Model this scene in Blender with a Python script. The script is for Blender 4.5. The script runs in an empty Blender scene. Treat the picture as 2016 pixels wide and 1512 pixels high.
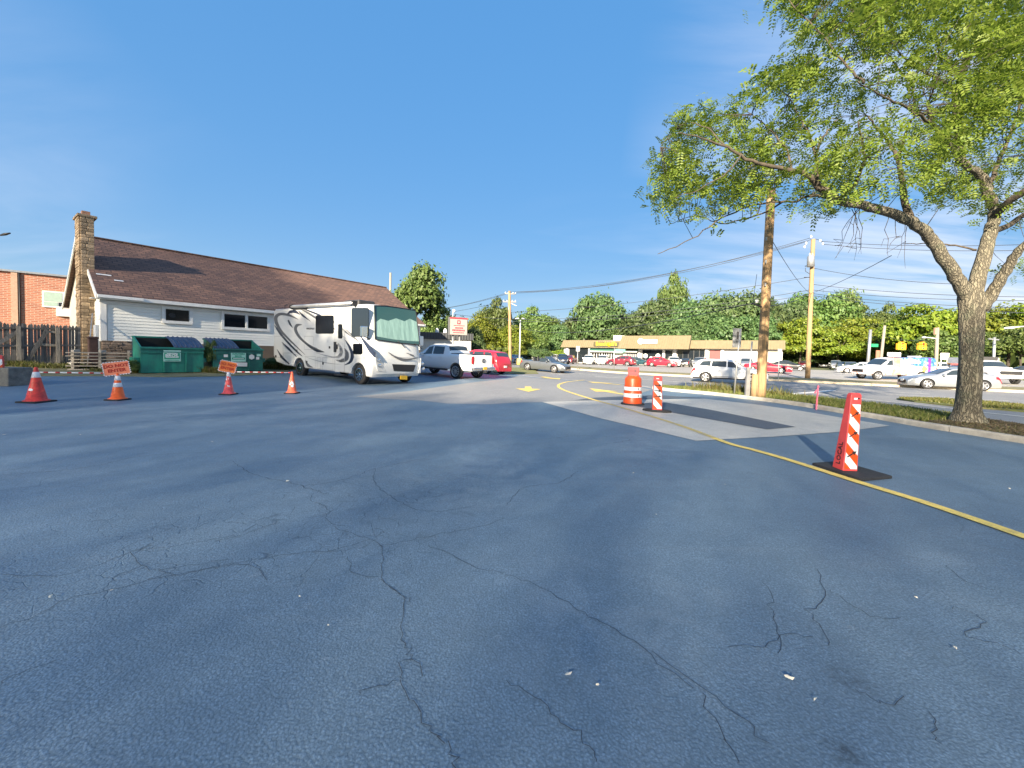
import bpy, bmesh, math, random
import numpy as np
from mathutils import Vector, Matrix
R = math.radians
rnd = random.Random(7)
nrs = np.random.RandomState(11)
scene = bpy.context.scene
COL = scene.collection

# ------------------------------------------------------------------ camera
F_PX, PPX, PPY = 800.0, 1008.0, 725.0          # in the photograph's pixels (2016 x 1512)
EYE = Vector((0, 0, 1.5))
CAM_R = (Matrix.Rotation(R(90 - 2.0), 3, 'X') @ Matrix.Rotation(R(1.26), 3, 'Z'))
cam = bpy.data.cameras.new('camera'); cam_ob = bpy.data.objects.new('camera', cam)
COL.objects.link(cam_ob); scene.camera = cam_ob
cam.sensor_width = 36; cam.lens = F_PX / 2016 * 36
cam.shift_y = (PPY - 756) / 2016
cam.clip_start = 0.05; cam.clip_end = 2500
cam_ob.matrix_world = Matrix.Translation(EYE) @ CAM_R.to_4x4()

# ------------------------------------------------------------------ sky, sun, exposure
SUN_AZ, SUN_EL = 24.0, 21.0        # light travels to the right of +Y by SUN_AZ
world = bpy.data.worlds.new('World'); scene.world = world; world.use_nodes = True
nt = world.node_tree; nt.nodes.clear()
def wn(t, **k):
    n = nt.nodes.new(t)
    for a, b in k.items(): setattr(n, a, b)
    return n
sky = wn('ShaderNodeTexSky', sky_type='NISHITA', sun_disc=False)
sky.sun_elevation = R(SUN_EL); sky.sun_rotation = R(180 + SUN_AZ)
sky.altitude = 0; sky.air_density = 1.0; sky.dust_density = 0.6; sky.ozone_density = 2.5
hsv = wn('ShaderNodeHueSaturation'); hsv.inputs['Saturation'].default_value = 4.2; hsv.inputs['Value'].default_value = 1.0
gam = wn('ShaderNodeGamma'); gam.inputs['Gamma'].default_value = 0.17       # a hazy, even summer sky
nt.links.new(sky.outputs[0], gam.inputs['Color']); nt.links.new(gam.outputs[0], hsv.inputs['Color'])
tint = wn('ShaderNodeMix', data_type='RGBA', blend_type='MULTIPLY'); tint.inputs['Factor'].default_value = 1.0; tint.inputs['B'].default_value = (0.80, 0.93, 1.15, 1)
nt.links.new(hsv.outputs[0], tint.inputs['A'])
tc = wn('ShaderNodeTexCoord'); sep = wn('ShaderNodeSeparateXYZ')
nt.links.new(tc.outputs['Generated'], sep.inputs[0])
def m(op, a, b=None, clamp=False):
    n = wn('ShaderNodeMath', operation=op, use_clamp=clamp)
    for i, v in enumerate((a, b)):
        if v is None: continue
        if isinstance(v, (int, float)): n.inputs[i].default_value = v
        else: nt.links.new(v, n.inputs[i])
    return n.outputs[0]
zc = m('ADD', m('MAXIMUM', sep.outputs[2], 0.0), 0.13)
cx, cy = m('DIVIDE', sep.outputs[0], zc), m('DIVIDE', sep.outputs[1], zc)
comb = wn('ShaderNodeCombineXYZ'); nt.links.new(cx, comb.inputs[0]); nt.links.new(cy, comb.inputs[1])
mp = wn('ShaderNodeMapping'); mp.inputs['Rotation'].default_value = (0, 0, R(38)); mp.inputs['Scale'].default_value = (0.42, 1.25, 1)
mp.inputs['Location'].default_value = (0.35, 2.1, 0)
nt.links.new(comb.outputs[0], mp.inputs[0])
n1 = wn('ShaderNodeTexNoise'); n1.inputs['Scale'].default_value = 1.1; n1.inputs['Detail'].default_value = 8; n1.inputs['Roughness'].default_value = 0.58
n1.inputs['Distortion'].default_value = 0.5
nt.links.new(mp.outputs[0], n1.inputs['Vector'])
n2 = wn('ShaderNodeTexNoise'); n2.inputs['Scale'].default_value = 0.33; n2.inputs['Detail'].default_value = 2
nt.links.new(comb.outputs[0], n2.inputs['Vector'])
c1 = m('MULTIPLY', m('SUBTRACT', n1.outputs['Fac'], 0.43), 3.4, True)
c2 = m('MULTIPLY', m('SUBTRACT', n2.outputs['Fac'], 0.48), 5.0, True)
east = m('MULTIPLY', m('ADD', sep.outputs[0], -0.22), 1.7, True)      # a weather front: cloudier to the east
cover = m('MULTIPLY', m('MULTIPLY', c1, m('ADD', m('MULTIPLY', c2, 0.35), m('MULTIPLY', east, 1.5))), 0.8, True)
mixc = wn('ShaderNodeMix', data_type='RGBA'); nt.links.new(cover, mixc.inputs['Factor'])
nt.links.new(tint.outputs['Result'], mixc.inputs['A']); mixc.inputs['B'].default_value = (1.9, 1.95, 2.15, 1)
bg = wn('ShaderNodeBackground'); bg.inputs['Strength'].default_value = 0.135
out = wn('ShaderNodeOutputWorld')
nt.links.new(mixc.outputs['Result'], bg.inputs['Color']); nt.links.new(bg.outputs[0], out.inputs[0])

sun = bpy.data.lights.new('sun', 'SUN'); sun.energy = 4.5; sun.angle = R(0.75); sun.color = (1.0, 0.86, 0.66)
sun_ob = bpy.data.objects.new('sun', sun); COL.objects.link(sun_ob)
SUN_TO = Vector((math.sin(R(SUN_AZ)) * math.cos(R(SUN_EL)), math.cos(R(SUN_AZ)) * math.cos(R(SUN_EL)), -math.sin(R(SUN_EL))))
sun_ob.rotation_euler = SUN_TO.to_track_quat('-Z', 'Y').to_euler(); sun_ob.location = (-20, -30, 40)
vs = scene.view_settings
vs.view_transform = 'Standard'; vs.look = 'None'; vs.gamma = 1; vs.use_curve_mapping = False; vs.exposure = 2.08
scene.render.engine = 'CYCLES'

# ------------------------------------------------------------------ ground height and pixel helpers
RD = Vector((0.81, -0.586))            # along the road (to the right, towards us)
RN = Vector((0.586, 0.81))             # across the road, away from us
def sstep(a, b, t):
    t = min(1, max(0, (t - a) / (b - a))); return t * t * (3 - 2 * t)
def G(x, y):
    d = -0.8 * x + 0.6 * y - 15.5
    sp = d if d > 20 else (0 if d < -20 else 1.5 * math.log1p(math.exp(d / 1.5)))
    rise = 0.035 * min(sp, 14) * (1 - sstep(45, 70, y))
    s = RN.x * x + RN.y * y
    return rise - 0.2 * sstep(18, 28, s) + 0.2 * sstep(40, 60, s)
def ray(px, py):
    return (CAM_R @ Vector(((px - PPX) / F_PX, (PPY - py) / F_PX, -1))).normalized()
def at(px, py, y):                     # the point seen at a pixel, at distance y ahead
    d = ray(px, py); return EYE + d * (y / d.y)
def pix(px, py, up=0.0):               # the ground point seen at a pixel
    d = ray(px, py); t = 1.0; lo = 0.5
    while t < 900:
        p = EYE + d * t
        if p.z < G(p.x, p.y) + up: break
        lo = t; t *= 1.02
    hi = t
    for _ in range(30):
        mid = (lo + hi) / 2; p = EYE + d * mid
        if p.z < G(p.x, p.y) + up: hi = mid
        else: lo = mid
    return EYE + d * hi
def on(x, y, up=0.0): return Vector((x, y, G(x, y) + up))
def px2(px, y):                        # ground point in the column of a pixel at distance y
    p = at(px, 700, y); return on(p.x, y)

# ------------------------------------------------------------------ materials
MATS = {}
def mat(name, col, rough=0.6, metal=0.0, var=0.0, scale=6.0, bump=0.0, bscale=40.0, coat=0.0, emit=0.0, stretch=None, dirt=None, isl=0.0):
    if name in MATS: return MATS[name]
    mt = bpy.data.materials.new(name); mt.use_nodes = True; t = mt.node_tree; b = t.nodes['Principled BSDF']
    b.inputs['Roughness'].default_value = rough; b.inputs['Metallic'].default_value = metal
    b.inputs['Coat Weight'].default_value = coat; b.inputs['Base Color'].default_value = (*col, 1)
    if emit: b.inputs['Emission Color'].default_value = (*col, 1); b.inputs['Emission Strength'].default_value = emit
    tc = t.nodes.new('ShaderNodeTexCoord'); src = tc.outputs['Object']
    if stretch:
        mpn = t.nodes.new('ShaderNodeMapping'); mpn.inputs['Scale'].default_value = stretch
        t.links.new(src, mpn.inputs[0]); src = mpn.outputs[0]
    if var or isl:
        n = t.nodes.new('ShaderNodeTexNoise'); n.inputs['Scale'].default_value = scale; n.inputs['Detail'].default_value = 6
        n.inputs['Roughness'].default_value = 0.65
        t.links.new(src, n.inputs['Vector'])
        rp = t.nodes.new('ShaderNodeValToRGB'); rp.color_ramp.elements[0].position = 0.3; rp.color_ramp.elements[1].position = 0.7
        lo = tuple(c * (1 - var) for c in col) if dirt is None else dirt
        rp.color_ramp.elements[0].color = (*lo, 1); rp.color_ramp.elements[1].color = (*[min(1, c * (1 + var * .6)) for c in col], 1)
        t.links.new(n.outputs['Fac'], rp.inputs[0]); o = rp.outputs[0]
        if isl:
            oi = t.nodes.new('ShaderNodeObjectInfo'); h = t.nodes.new('ShaderNodeHueSaturation')
            mr = t.nodes.new('ShaderNodeMapRange'); mr.inputs['To Min'].default_value = 1 - isl; mr.inputs['To Max'].default_value = 1 + isl
            t.links.new(oi.outputs['Random'], mr.inputs['Value']); t.links.new(mr.outputs[0], h.inputs['Value'])
            t.links.new(o, h.inputs['Color']); o = h.outputs[0]
        t.links.new(o, b.inputs['Base Color'])
    if bump:
        n = t.nodes.new('ShaderNodeTexNoise'); n.inputs['Scale'].default_value = bscale; n.inputs['Detail'].default_value = 4
        t.links.new(src, n.inputs['Vector'])
        bp = t.nodes.new('ShaderNodeBump'); bp.inputs['Strength'].default_value = bump; bp.inputs['Distance'].default_value = 0.02
        t.links.new(n.outputs['Fac'], bp.inputs['Height']); t.links.new(bp.outputs[0], b.inputs['Normal'])
    MATS[name] = mt
    return mt

def leaf_mat(name, c1, c2, c3, trans=0.38):
    mt = bpy.data.materials.new(name); mt.use_nodes = True; t = mt.node_tree; t.nodes.clear()
    g = t.nodes.new('ShaderNodeNewGeometry'); rp = t.nodes.new('ShaderNodeValToRGB')
    e = rp.color_ramp.elements; e[0].color = (*c1, 1); e[1].color = (*c3, 1); k = e.new(0.5); k.color = (*c2, 1)
    oi = t.nodes.new('ShaderNodeObjectInfo'); hs = t.nodes.new('ShaderNodeHueSaturation')
    mr = t.nodes.new('ShaderNodeMapRange'); mr.inputs['To Min'].default_value = 0.75; mr.inputs['To Max'].default_value = 1.3
    mh = t.nodes.new('ShaderNodeMapRange'); mh.inputs['To Min'].default_value = 0.475; mh.inputs['To Max'].default_value = 0.515
    t.links.new(oi.outputs['Random'], mr.inputs['Value']); t.links.new(oi.outputs['Random'], mh.inputs['Value'])
    t.links.new(mr.outputs[0], hs.inputs['Value']); t.links.new(mh.outputs[0], hs.inputs['Hue'])
    t.links.new(g.outputs['Random Per Island'], rp.inputs[0]); t.links.new(rp.outputs[0], hs.inputs['Color'])
    d = t.nodes.new('ShaderNodeBsdfPrincipled'); d.inputs['Roughness'].default_value = 0.55
    tr = t.nodes.new('ShaderNodeBsdfTranslucent'); mx = t.nodes.new('ShaderNodeMixShader'); mx.inputs[0].default_value = trans
    o = t.nodes.new('ShaderNodeOutputMaterial')
    t.links.new(hs.outputs[0], d.inputs['Base Color']); t.links.new(hs.outputs[0], tr.inputs['Color'])
    t.links.new(d.outputs[0], mx.inputs[1]); t.links.new(tr.outputs[0], mx.inputs[2]); t.links.new(mx.outputs[0], o.inputs[0])
    return mt

class NB:                                             # small helper for node building
    def __init__(s, name):
        s.m = bpy.data.materials.new(name); s.m.use_nodes = True; s.t = s.m.node_tree; s.b = s.t.nodes['Principled BSDF']
        s.obj = s.n('ShaderNodeTexCoord').outputs['Object']
    def n(s, ty, **k):
        x = s.t.nodes.new(ty)
        for a, v in k.items():
            if a in x.inputs.keys():
                i = x.inputs[a]
                if hasattr(v, 'is_output') : s.t.links.new(v, i)
                else: i.default_value = v
            else: setattr(x, a, v)
        return x
    def l(s, a, b): s.t.links.new(a, b)
    def ramp(s, fac, stops):
        x = s.t.nodes.new('ShaderNodeValToRGB'); e = x.color_ramp.elements
        while len(e) < len(stops): e.new(0.5)
        for i, (p, c) in enumerate(stops):
            e[i].position = p; e[i].color = (*c, 1) if not isinstance(c, (int, float)) else (c, c, c, 1)
        s.l(fac, x.inputs[0]); return x.outputs[0]
    def mix(s, f, a, b, bt='MIX'):
        x = s.t.nodes.new('ShaderNodeMix'); x.data_type = 'RGBA'; x.blend_type = bt
        for nm, v in (('Factor', f), ('A', a), ('B', b)):
            if hasattr(v, 'is_output'): s.l(v, x.inputs[nm])
            else: x.inputs[nm].default_value = v if isinstance(v, (int, float)) else (*v, 1)
        return x.outputs['Result']
    def math(s, op, a, b=0.0, clamp=False):
        x = s.t.nodes.new('ShaderNodeMath'); x.operation = op; x.use_clamp = clamp
        for i, v in enumerate((a, b)):
            if hasattr(v, 'is_output'): s.l(v, x.inputs[i])
            else: x.inputs[i].default_value = v
        return x.outputs[0]
    def noise(s, scale, detail=5, rough=0.6, vec=None, dist=0.0):
        return s.n('ShaderNodeTexNoise', Scale=scale, Detail=detail, Roughness=rough, Distortion=dist, Vector=vec or s.obj).outputs['Fac']

# asphalt of the parking lot: sealed, scuffed, crazed
def asphalt(name, base, pale, crack=True, scuff=0.5):
    a = NB(name)
    big = a.noise(0.16, 4, 0.6); mid = a.noise(1.1, 6, 0.65, dist=0.4); fine = a.noise(95, 3, 0.6); vg = a.n('ShaderNodeTexVoronoi', Scale=78.0, Vector=a.obj).outputs['Distance']; grit = a.math('SUBTRACT', 0.78, a.math('MULTIPLY', vg, 0.75))
    col = a.mix(a.ramp(big, [(0.35, 0.0), (0.68, 1.0)]), base, tuple(c * 1.28 for c in base))
    sm = a.n('ShaderNodeMapping', Vector=a.obj, Rotation=(0, 0, R(38)), Scale=(0.16, 0.9, 1)).outputs[0]
    streak = a.noise(1.3, 7, 0.62, vec=sm, dist=0.8)
    col = a.mix(a.math('MULTIPLY', a.ramp(streak, [(0.55, 0.0), (0.78, 1.0)]), scuff), col, pale)
    col = a.mix(a.math('MULTIPLY', a.ramp(mid, [(0.45, 0.0), (0.75, 1.0)]), 0.35), col, tuple(c * 1.6 for c in base))
    spot = a.noise(7.5, 3, 0.55)
    col = a.mix(a.math('MULTIPLY', a.ramp(spot, [(0.66, 0.0), (0.73, 1.0)]), 0.3), col, pale)
    col = a.mix(a.ramp(fine, [(0.36, 0.45), (0.56, 0.0)]), col, tuple(c * 0.35 for c in base)); col = a.mix(a.ramp(grit, [(0.30, 0.5), (0.5, 0.0)]), col, tuple(c * 0.5 for c in base))
    col = a.mix(a.ramp(fine, [(0.58, 0.0), (0.70, 0.28)]), col, tuple(min(1, c * 2.1) for c in base)); col = a.mix(a.ramp(a.noise(3.2, 6, 0.7), [(0.42, 0.0), (0.7, 0.4)]), col, tuple(c * 0.62 for c in base))
    hgt = a.math('ADD', a.math('MULTIPLY', grit, 0.6), a.math('MULTIPLY', fine, 0.5))
    if crack:
        wob = a.n('ShaderNodeTexNoise', Scale=2.6, Detail=4, Vector=a.obj).outputs['Color']
        v2 = a.n('ShaderNodeVectorMath', operation='MULTIPLY_ADD'); a.l(wob, v2.inputs[0]); v2.inputs[1].default_value = (0.35, 0.35, 0); a.l(a.obj, v2.inputs[2])
        def net(scale, wd):
            vo = a.n('ShaderNodeTexVoronoi', feature='DISTANCE_TO_EDGE', Scale=scale); a.l(v2.outputs[0], vo.inputs['Vector'])
            return a.ramp(vo.outputs['Distance'], [(0.0, 1.0), (wd, 0.0)])
        sx = a.n('ShaderNodeSeparateXYZ', Vector=a.obj)
        def blob(x, y, r):
            dx = a.math('SUBTRACT', sx.outputs[0], x); dy = a.math('SUBTRACT', sx.outputs[1], y)
            rr = a.math('SQRT', a.math('ADD', a.math('MULTIPLY', dx, dx), a.math('MULTIPLY', dy, dy)))
            return a.math('SUBTRACT', 1.0, a.math('DIVIDE', rr, r), True)
        st = a.math('MULTIPLY', a.math('ADD', a.math('ADD', blob(1.62, 1.86, .12), blob(1.30, 1.50, .09)), a.math('MULTIPLY', blob(-.9, 4.6, 1.3), .35)), a.ramp(a.noise(22, 5, .75), [(.42, 0.0), (.6, 1.0)]))
        col = a.mix(a.math('MULTIPLY', st, .8, True), col, (0.02, 0.024, 0.03))
        worn = a.math('MULTIPLY', a.math('ADD', a.math('ADD', blob(-.3, 5.2, 2.2), blob(2.6, 6.6, 1.6)), a.math('ADD', blob(-6.5, 8.8, 2.5), blob(.6, 2.3, 1.2))), a.ramp(a.noise(2.4, 6, .7, dist=.6), [(.44, 0.0), (.66, .5)]))
        col = a.mix(a.math('MULTIPLY', worn, .6, True), col, pale)
        allig = a.math('MULTIPLY', a.math('ADD', blob(-1.6, 3.6, 1.6), a.math('MULTIPLY', blob(-2.9, 3.0, 1.2), 0.7)), 2.2, True)
        sparse = a.ramp(a.noise(0.42, 3, 0.6), [(0.5, 0.0), (0.62, 0.5)])
        cr = a.math('MAXIMUM', a.math('MULTIPLY', net(5.2, 0.024), a.math('MULTIPLY', allig, a.ramp(a.noise(1.9, 3), [(0.38, 0.0), (0.55, 1.0)]))), a.math('MULTIPLY', net(0.75, 0.0065), sparse))
        col = a.mix(a.math('MULTIPLY', cr, 0.5), col, (0.02, 0.03, 0.042))
        hgt = a.math('SUBTRACT', hgt, a.math('MULTIPLY', cr, 0.7))
    a.l(col, a.b.inputs['Base Color'])
    a.b.inputs['Roughness'].default_value = 0.6; a.b.inputs['Specular IOR Level'].default_value = 0.5
    bp = a.n('ShaderNodeBump', Strength=0.45, Distance=0.01, Height=hgt); a.l(bp.outputs[0], a.b.inputs['Normal'])
    return a.m
def brick_like(name, c1, c2, mortar, w, h, ms, bump=0.4, offset=0.5, axes='XZ', rough=0.85, noise_mix=0.35):
    a = NB(name); sx = a.n('ShaderNodeSeparateXYZ', Vector=a.obj)
    cb = a.n('ShaderNodeCombineXYZ'); a.l(sx.outputs['XYZ'.index(axes[0])], cb.inputs[0]); a.l(sx.outputs['XYZ'.index(axes[1])], cb.inputs[1])
    bt = a.n('ShaderNodeTexBrick', offset=offset); a.l(cb.outputs[0], bt.inputs['Vector'])
    bt.inputs['Scale'].default_value = 1; bt.inputs['Brick Width'].default_value = w; bt.inputs['Row Height'].default_value = h
    bt.inputs['Mortar Size'].default_value = ms; bt.inputs['Mortar Smooth'].default_value = 0.2; bt.inputs['Bias'].default_value = 0
    bt.inputs['Color1'].default_value = (*c1, 1); bt.inputs['Color2'].default_value = (*c2, 1); bt.inputs['Mortar'].default_value = (*mortar, 1)
    n = a.noise(1.2, 6, 0.7)
    col = a.mix(a.math('MULTIPLY', a.ramp(n, [(0.35, 0), (0.7, 1.0)]), noise_mix), bt.outputs['Color'], tuple(c * 0.55 for c in c1))
    a.l(col, a.b.inputs['Base Color']); a.b.inputs['Roughness'].default_value = rough
    bp = a.n('ShaderNodeBump', Strength=bump, Distance=0.01); bp.invert = True
    a.l(bt.outputs['Fac'], bp.inputs['Height']); a.l(bp.outputs[0], a.b.inputs['Normal'])
    return a.m

M = {}
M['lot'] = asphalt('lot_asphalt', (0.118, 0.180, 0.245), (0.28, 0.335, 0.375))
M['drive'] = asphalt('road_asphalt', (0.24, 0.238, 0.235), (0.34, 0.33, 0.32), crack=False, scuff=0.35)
M['sunlit'] = asphalt('sunlit_asphalt', (0.27, 0.268, 0.265), (0.36, 0.355, 0.345), crack=False, scuff=0.3)  # lot asphalt lightened to stand for sunlight
M['patch'] = asphalt('patch_shadow_asphalt', (0.075, 0.092, 0.118), (0.10, 0.11, 0.12), crack=False, scuff=0.2)  # real patch in the pad, and the painted shadow band on the drive
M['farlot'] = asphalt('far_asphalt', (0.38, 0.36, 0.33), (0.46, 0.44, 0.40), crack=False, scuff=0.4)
M['pad'] = asphalt('pad_concrete', (0.50, 0.485, 0.45), (0.58, 0.565, 0.53), crack=False, scuff=0.5)
M['kerb'] = mat('kerb_concrete', (0.42, 0.39, 0.34), 0.85, var=0.35, scale=3, bump=0.4, bscale=60)
M['kerb_tan'] = mat('kerb_tan', (0.5, 0.42, 0.3), 0.85, var=0.25, scale=2, bump=0.3)
M['dirt'] = mat('dirt', (0.2, 0.165, 0.1), 0.95, var=0.4, scale=3, bump=0.8, bscale=30, dirt=(0.11, 0.12, 0.04))
M['turf'] = mat('turf', (0.11, 0.14, 0.04), 0.95, var=0.5, scale=2, bump=0.8, bscale=30, dirt=(0.14, 0.115, 0.06))
M['ground'] = mat('ground_far', (0.1, 0.12, 0.05), 0.95, var=0.4, scale=0.3)
M['blade'] = leaf_mat('grass_blade', (0.07, 0.1, 0.02), (0.14, 0.17, 0.03), (0.23, 0.2, 0.08))
M['mulch'] = leaf_mat('dry_litter', (0.1, 0.075, 0.045), (0.17, 0.13, 0.08), (0.12, 0.13, 0.05))
def paint_mat(name, col, under, wear=0.5):
    a = NB(name); w = a.noise(9, 6, 0.7); w2 = a.noise(60, 3, 0.6)
    f = a.math('MULTIPLY', a.ramp(w, [(0.44, 0.0), (0.62, 1.0)]), a.ramp(w2, [(0.35, 0.0), (0.6, 1.0)]))
    a.l(a.mix(a.math('MULTIPLY', f, wear), col, under), a.b.inputs['Base Color']); a.b.inputs['Roughness'].default_value = 0.7
    return a.m
M['yellow'] = paint_mat('yellow_paint', (0.78, 0.58, 0.14), (0.08, 0.08, 0.08), 0.5)
M['yellow_worn'] = paint_mat('yellow_paint_worn', (0.52, 0.4, 0.12), (0.28, 0.28, 0.27), 1.0)
M['white_line'] = paint_mat('white_paint_line', (0.72, 0.7, 0.66), (0.14, 0.14, 0.14), 0.6)
M['crack'] = mat('crack_dark', (0.028, 0.036, 0.05), 0.95)
M['crack_fill'] = mat('crack_filler', (0.024, 0.03, 0.04), 0.7)
M['white'] = mat('white_paint', (0.78, 0.78, 0.76), 0.45, var=0.06, scale=4)
M['trim'] = mat('white_trim', (0.72, 0.72, 0.70), 0.6, var=0.12, scale=3)
M['black'] = mat('black_plastic', (0.012, 0.012, 0.014), 0.5)
M['rubber'] = mat('black_rubber', (0.018, 0.019, 0.022), 0.8, var=0.4, scale=8, bump=0.3)
M['tyre'] = mat('tyre_rubber', (0.02, 0.02, 0.021), 0.85, var=0.2)
M['rim'] = mat('alloy_rim', (0.55, 0.55, 0.56), 0.32, 0.85)
M['rim_dark'] = mat('rim_recess', (0.03, 0.03, 0.032), 0.5)
M['chrome'] = mat('chrome', (0.7, 0.7, 0.7), 0.12, 1.0)
M['steel'] = mat('galvanised_steel', (0.42, 0.43, 0.44), 0.45, 0.7, var=0.2)
M['glass'] = mat('dark_glass', (0.012, 0.016, 0.02), 0.06, 0.0, coat=0.5)
M['rv_glass'] = mat('tinted_glass', (.004, .005, .008), .12); M['rv_glass'].node_tree.nodes['Principled BSDF'].inputs['Specular IOR Level'].default_value = .22
M['carglass'] = mat('car_glass', (0.025, 0.035, 0.042), 0.05, 0.0, coat=0.5)
M['lamp_clear'] = mat('headlamp_lens', (0.6, 0.62, 0.64), 0.12, 0.3, coat=0.6)
M['lamp_red'] = mat('tail_lamp', (0.42, 0.012, 0.018), 0.2, coat=0.5)
M['wood'] = mat('weathered_wood', (0.135, 0.13, 0.125), 0.9, var=0.5, scale=5, stretch=(6, 6, 0.6), bump=0.4, isl=0.35)
M['woodpost'] = mat('grey_post_wood', (0.27, 0.24, 0.2), 0.9, var=0.35, scale=5, stretch=(6, 6, 0.6), bump=0.4)
M['pole'] = mat('utility_pole_wood', (0.38, 0.235, 0.11), 0.85, var=0.4, scale=3, stretch=(7, 7, 0.35), bump=0.5, dirt=(0.16, 0.12, 0.075))
M['wire'] = mat('cable', (0.03, 0.035, 0.045), 0.6)
M['plate_y'] = mat('plate_yellow', (0.7, 0.42, 0.03), 0.5)
M['plate_w'] = mat('plate_white', (0.7, 0.7, 0.68), 0.5)
M['orange'] = mat('orange_plastic', (0.56, 0.065, 0.008), 0.42, var=0.18, scale=5)
M['pink'] = mat('faded_orange_plastic', (0.62, 0.06, 0.06), 0.45, var=0.12, scale=5)
M['reflect_w'] = mat('reflective_white', (0.72, 0.73, 0.77), 0.35, var=0.12, scale=10)
M['reflect_o'] = mat('reflective_orange', (0.62, 0.07, 0.004), 0.35, var=0.08)
M['ink'] = mat('black_ink', (0.01, 0.01, 0.012), 0.6)
M['red_ink'] = mat('red_ink', (0.45, 0.03, 0.012), 0.6)

# ------------------------------------------------------------------ mesh builder
class MB:
    def __init__(s): s.v = []; s.f = []; s.mi = []; s.sm = []
    def add(s, vs, fs, mi=0, smooth=False):
        o = len(s.v); s.v += [tuple(p) for p in vs]
        for f in fs: s.f.append(tuple(i + o for i in f)); s.mi.append(mi); s.sm.append(smooth)
        return s
    def box(s, c, d, rot=None, mi=0, taper=1.0):
        x, y, z = d[0] / 2, d[1] / 2, d[2] / 2
        ps = [Vector((a * x * (taper if k > 0 else 1), b * y * (taper if k > 0 else 1), k * z)) for k in (-1, 1) for a, b in ((-1, -1), (1, -1), (1, 1), (-1, 1))]
        if rot is not None: ps = [rot @ p for p in ps]
        c = Vector(c)
        return s.add([p + c for p in ps], [(3, 2, 1, 0), (4, 5, 6, 7), (0, 1, 5, 4), (1, 2, 6, 5), (2, 3, 7, 6), (3, 0, 4, 7)], mi)
    def beam(s, p0, p1, w, d, up=Vector((0, 0, 1)), mi=0):
        p0, p1 = Vector(p0), Vector(p1); x = (p1 - p0); L = x.length; x.normalize()
        y = up.cross(x)
        if y.length < 1e-4: y = Vector((0, 1, 0)).cross(x)
        y.normalize(); z = x.cross(y)
        return s.box((p0 + p1) / 2, (L, w, d), Matrix((x, y, z)).transposed(), mi)
    def tube(s, pts, rs, n=8, mi=0, cap=True, smooth=True, sq=None):
        pts = [Vector(p) for p in pts]
        if not hasattr(rs, '__len__'): rs = [rs] * len(pts)
        vs = []; ref = None
        for i, p in enumerate(pts):
            t = (pts[min(i + 1, len(pts) - 1)] - pts[max(i - 1, 0)])
            if t.length < 1e-9: t = Vector((0, 0, 1))
            t.normalize()
            if ref is None: ref = Vector((0, 0, 1)) if abs(t.z) < 0.9 else Vector((1, 0, 0))
            u = (ref - t * ref.dot(t))
            if u.length < 1e-6: u = t.orthogonal()
            u.normalize(); w = t.cross(u); ref = u
            for k in range(n):
                a = 2 * math.pi * k / n; vs.append(p + (u * math.cos(a) + w * math.sin(a)) * rs[i])
        fs = [(i * n + k, i * n + (k + 1) % n, (i + 1) * n + (k + 1) % n, (i + 1) * n + k) for i in range(len(pts) - 1) for k in range(n)]
        s.add(vs, fs, mi, smooth)
        if cap:
            o = len(s.v) - len(vs)
            s.f += [tuple(o + k for k in reversed(range(n))), tuple(o + (len(pts) - 1) * n + k for k in range(n))]; s.mi += [mi, mi]; s.sm += [False, False]
        return s
    def cyl(s, p0, p1, r0, r1=None, n=12, mi=0): return s.tube([p0, p1], [r0, r0 if r1 is None else r1], n, mi)
    def lathe(s, prof, n=16, axis='Z', c=(0, 0, 0), mi=0, smooth=True):
        vs = []
        for r, h in prof:
            for k in range(n):
                a = 2 * math.pi * k / n; p = (r * math.cos(a), r * math.sin(a), h)
                if axis == 'Y': p = (p[0], p[2], p[1])
                if axis == 'X': p = (p[2], p[0], p[1])
                vs.append((p[0] + c[0], p[1] + c[1], p[2] + c[2]))
        fs = [(i * n + k, i * n + (k + 1) % n, (i + 1) * n + (k + 1) % n, (i + 1) * n + k) for i in range(len(prof) - 1) for k in range(n)]
        return s.add(vs, fs, mi, smooth)
    def prism(s, poly, ext, mi=0):                  # poly: 3d points of one face, ext: extrusion vector
        n = len(poly); e = Vector(ext); a = [Vector(p) for p in poly]
        return s.add(a + [p + e for p in a], [tuple(range(n)), tuple(reversed(range(n, 2 * n)))] + [(i, i + n, (i + 1) % n + n, (i + 1) % n) for i in range(n)], mi)
    def ribbon(s, pts, ws, nrm, mi=0):              # flat tapered band on a plane with normal nrm
        pts = [Vector(p) for p in pts]; nrm = Vector(nrm)
        if not hasattr(ws, '__len__'): ws = [ws] * len(pts)
        vs = []
        for i, p in enumerate(pts):
            t = pts[min(i + 1, len(pts) - 1)] - pts[max(i - 1, 0)]; sd = nrm.cross(t); sd.normalize()
            vs += [p + sd * ws[i] / 2, p - sd * ws[i] / 2]
        return s.add(vs, [(2 * i, 2 * i + 1, 2 * i + 3, 2 * i + 2) for i in range(len(pts) - 1)], mi)
    def mesh(s, name):
        me = bpy.data.meshes.new(name); me.from_pydata(s.v, [], s.f); me.update()
        me.polygons.foreach_set('use_smooth', s.sm); me.polygons.foreach_set('material_index', s.mi)
        return me
    def build(s, name, mats, parent=None, fix=True, bevel=0.0):
        me = s.mesh(name)
        if fix or bevel:
            bm = bmesh.new(); bm.from_mesh(me)
            if fix: bmesh.ops.recalc_face_normals(bm, faces=bm.faces)
            if bevel: bmesh.ops.bevel(bm, geom=[e for e in bm.edges if len(e.link_faces) == 2 and e.calc_face_angle(0) > 0.6], offset=bevel, segments=2, profile=0.5, affect='EDGES')
            bm.to_mesh(me); bm.free()
        return obj(name, me, mats, parent)
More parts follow.
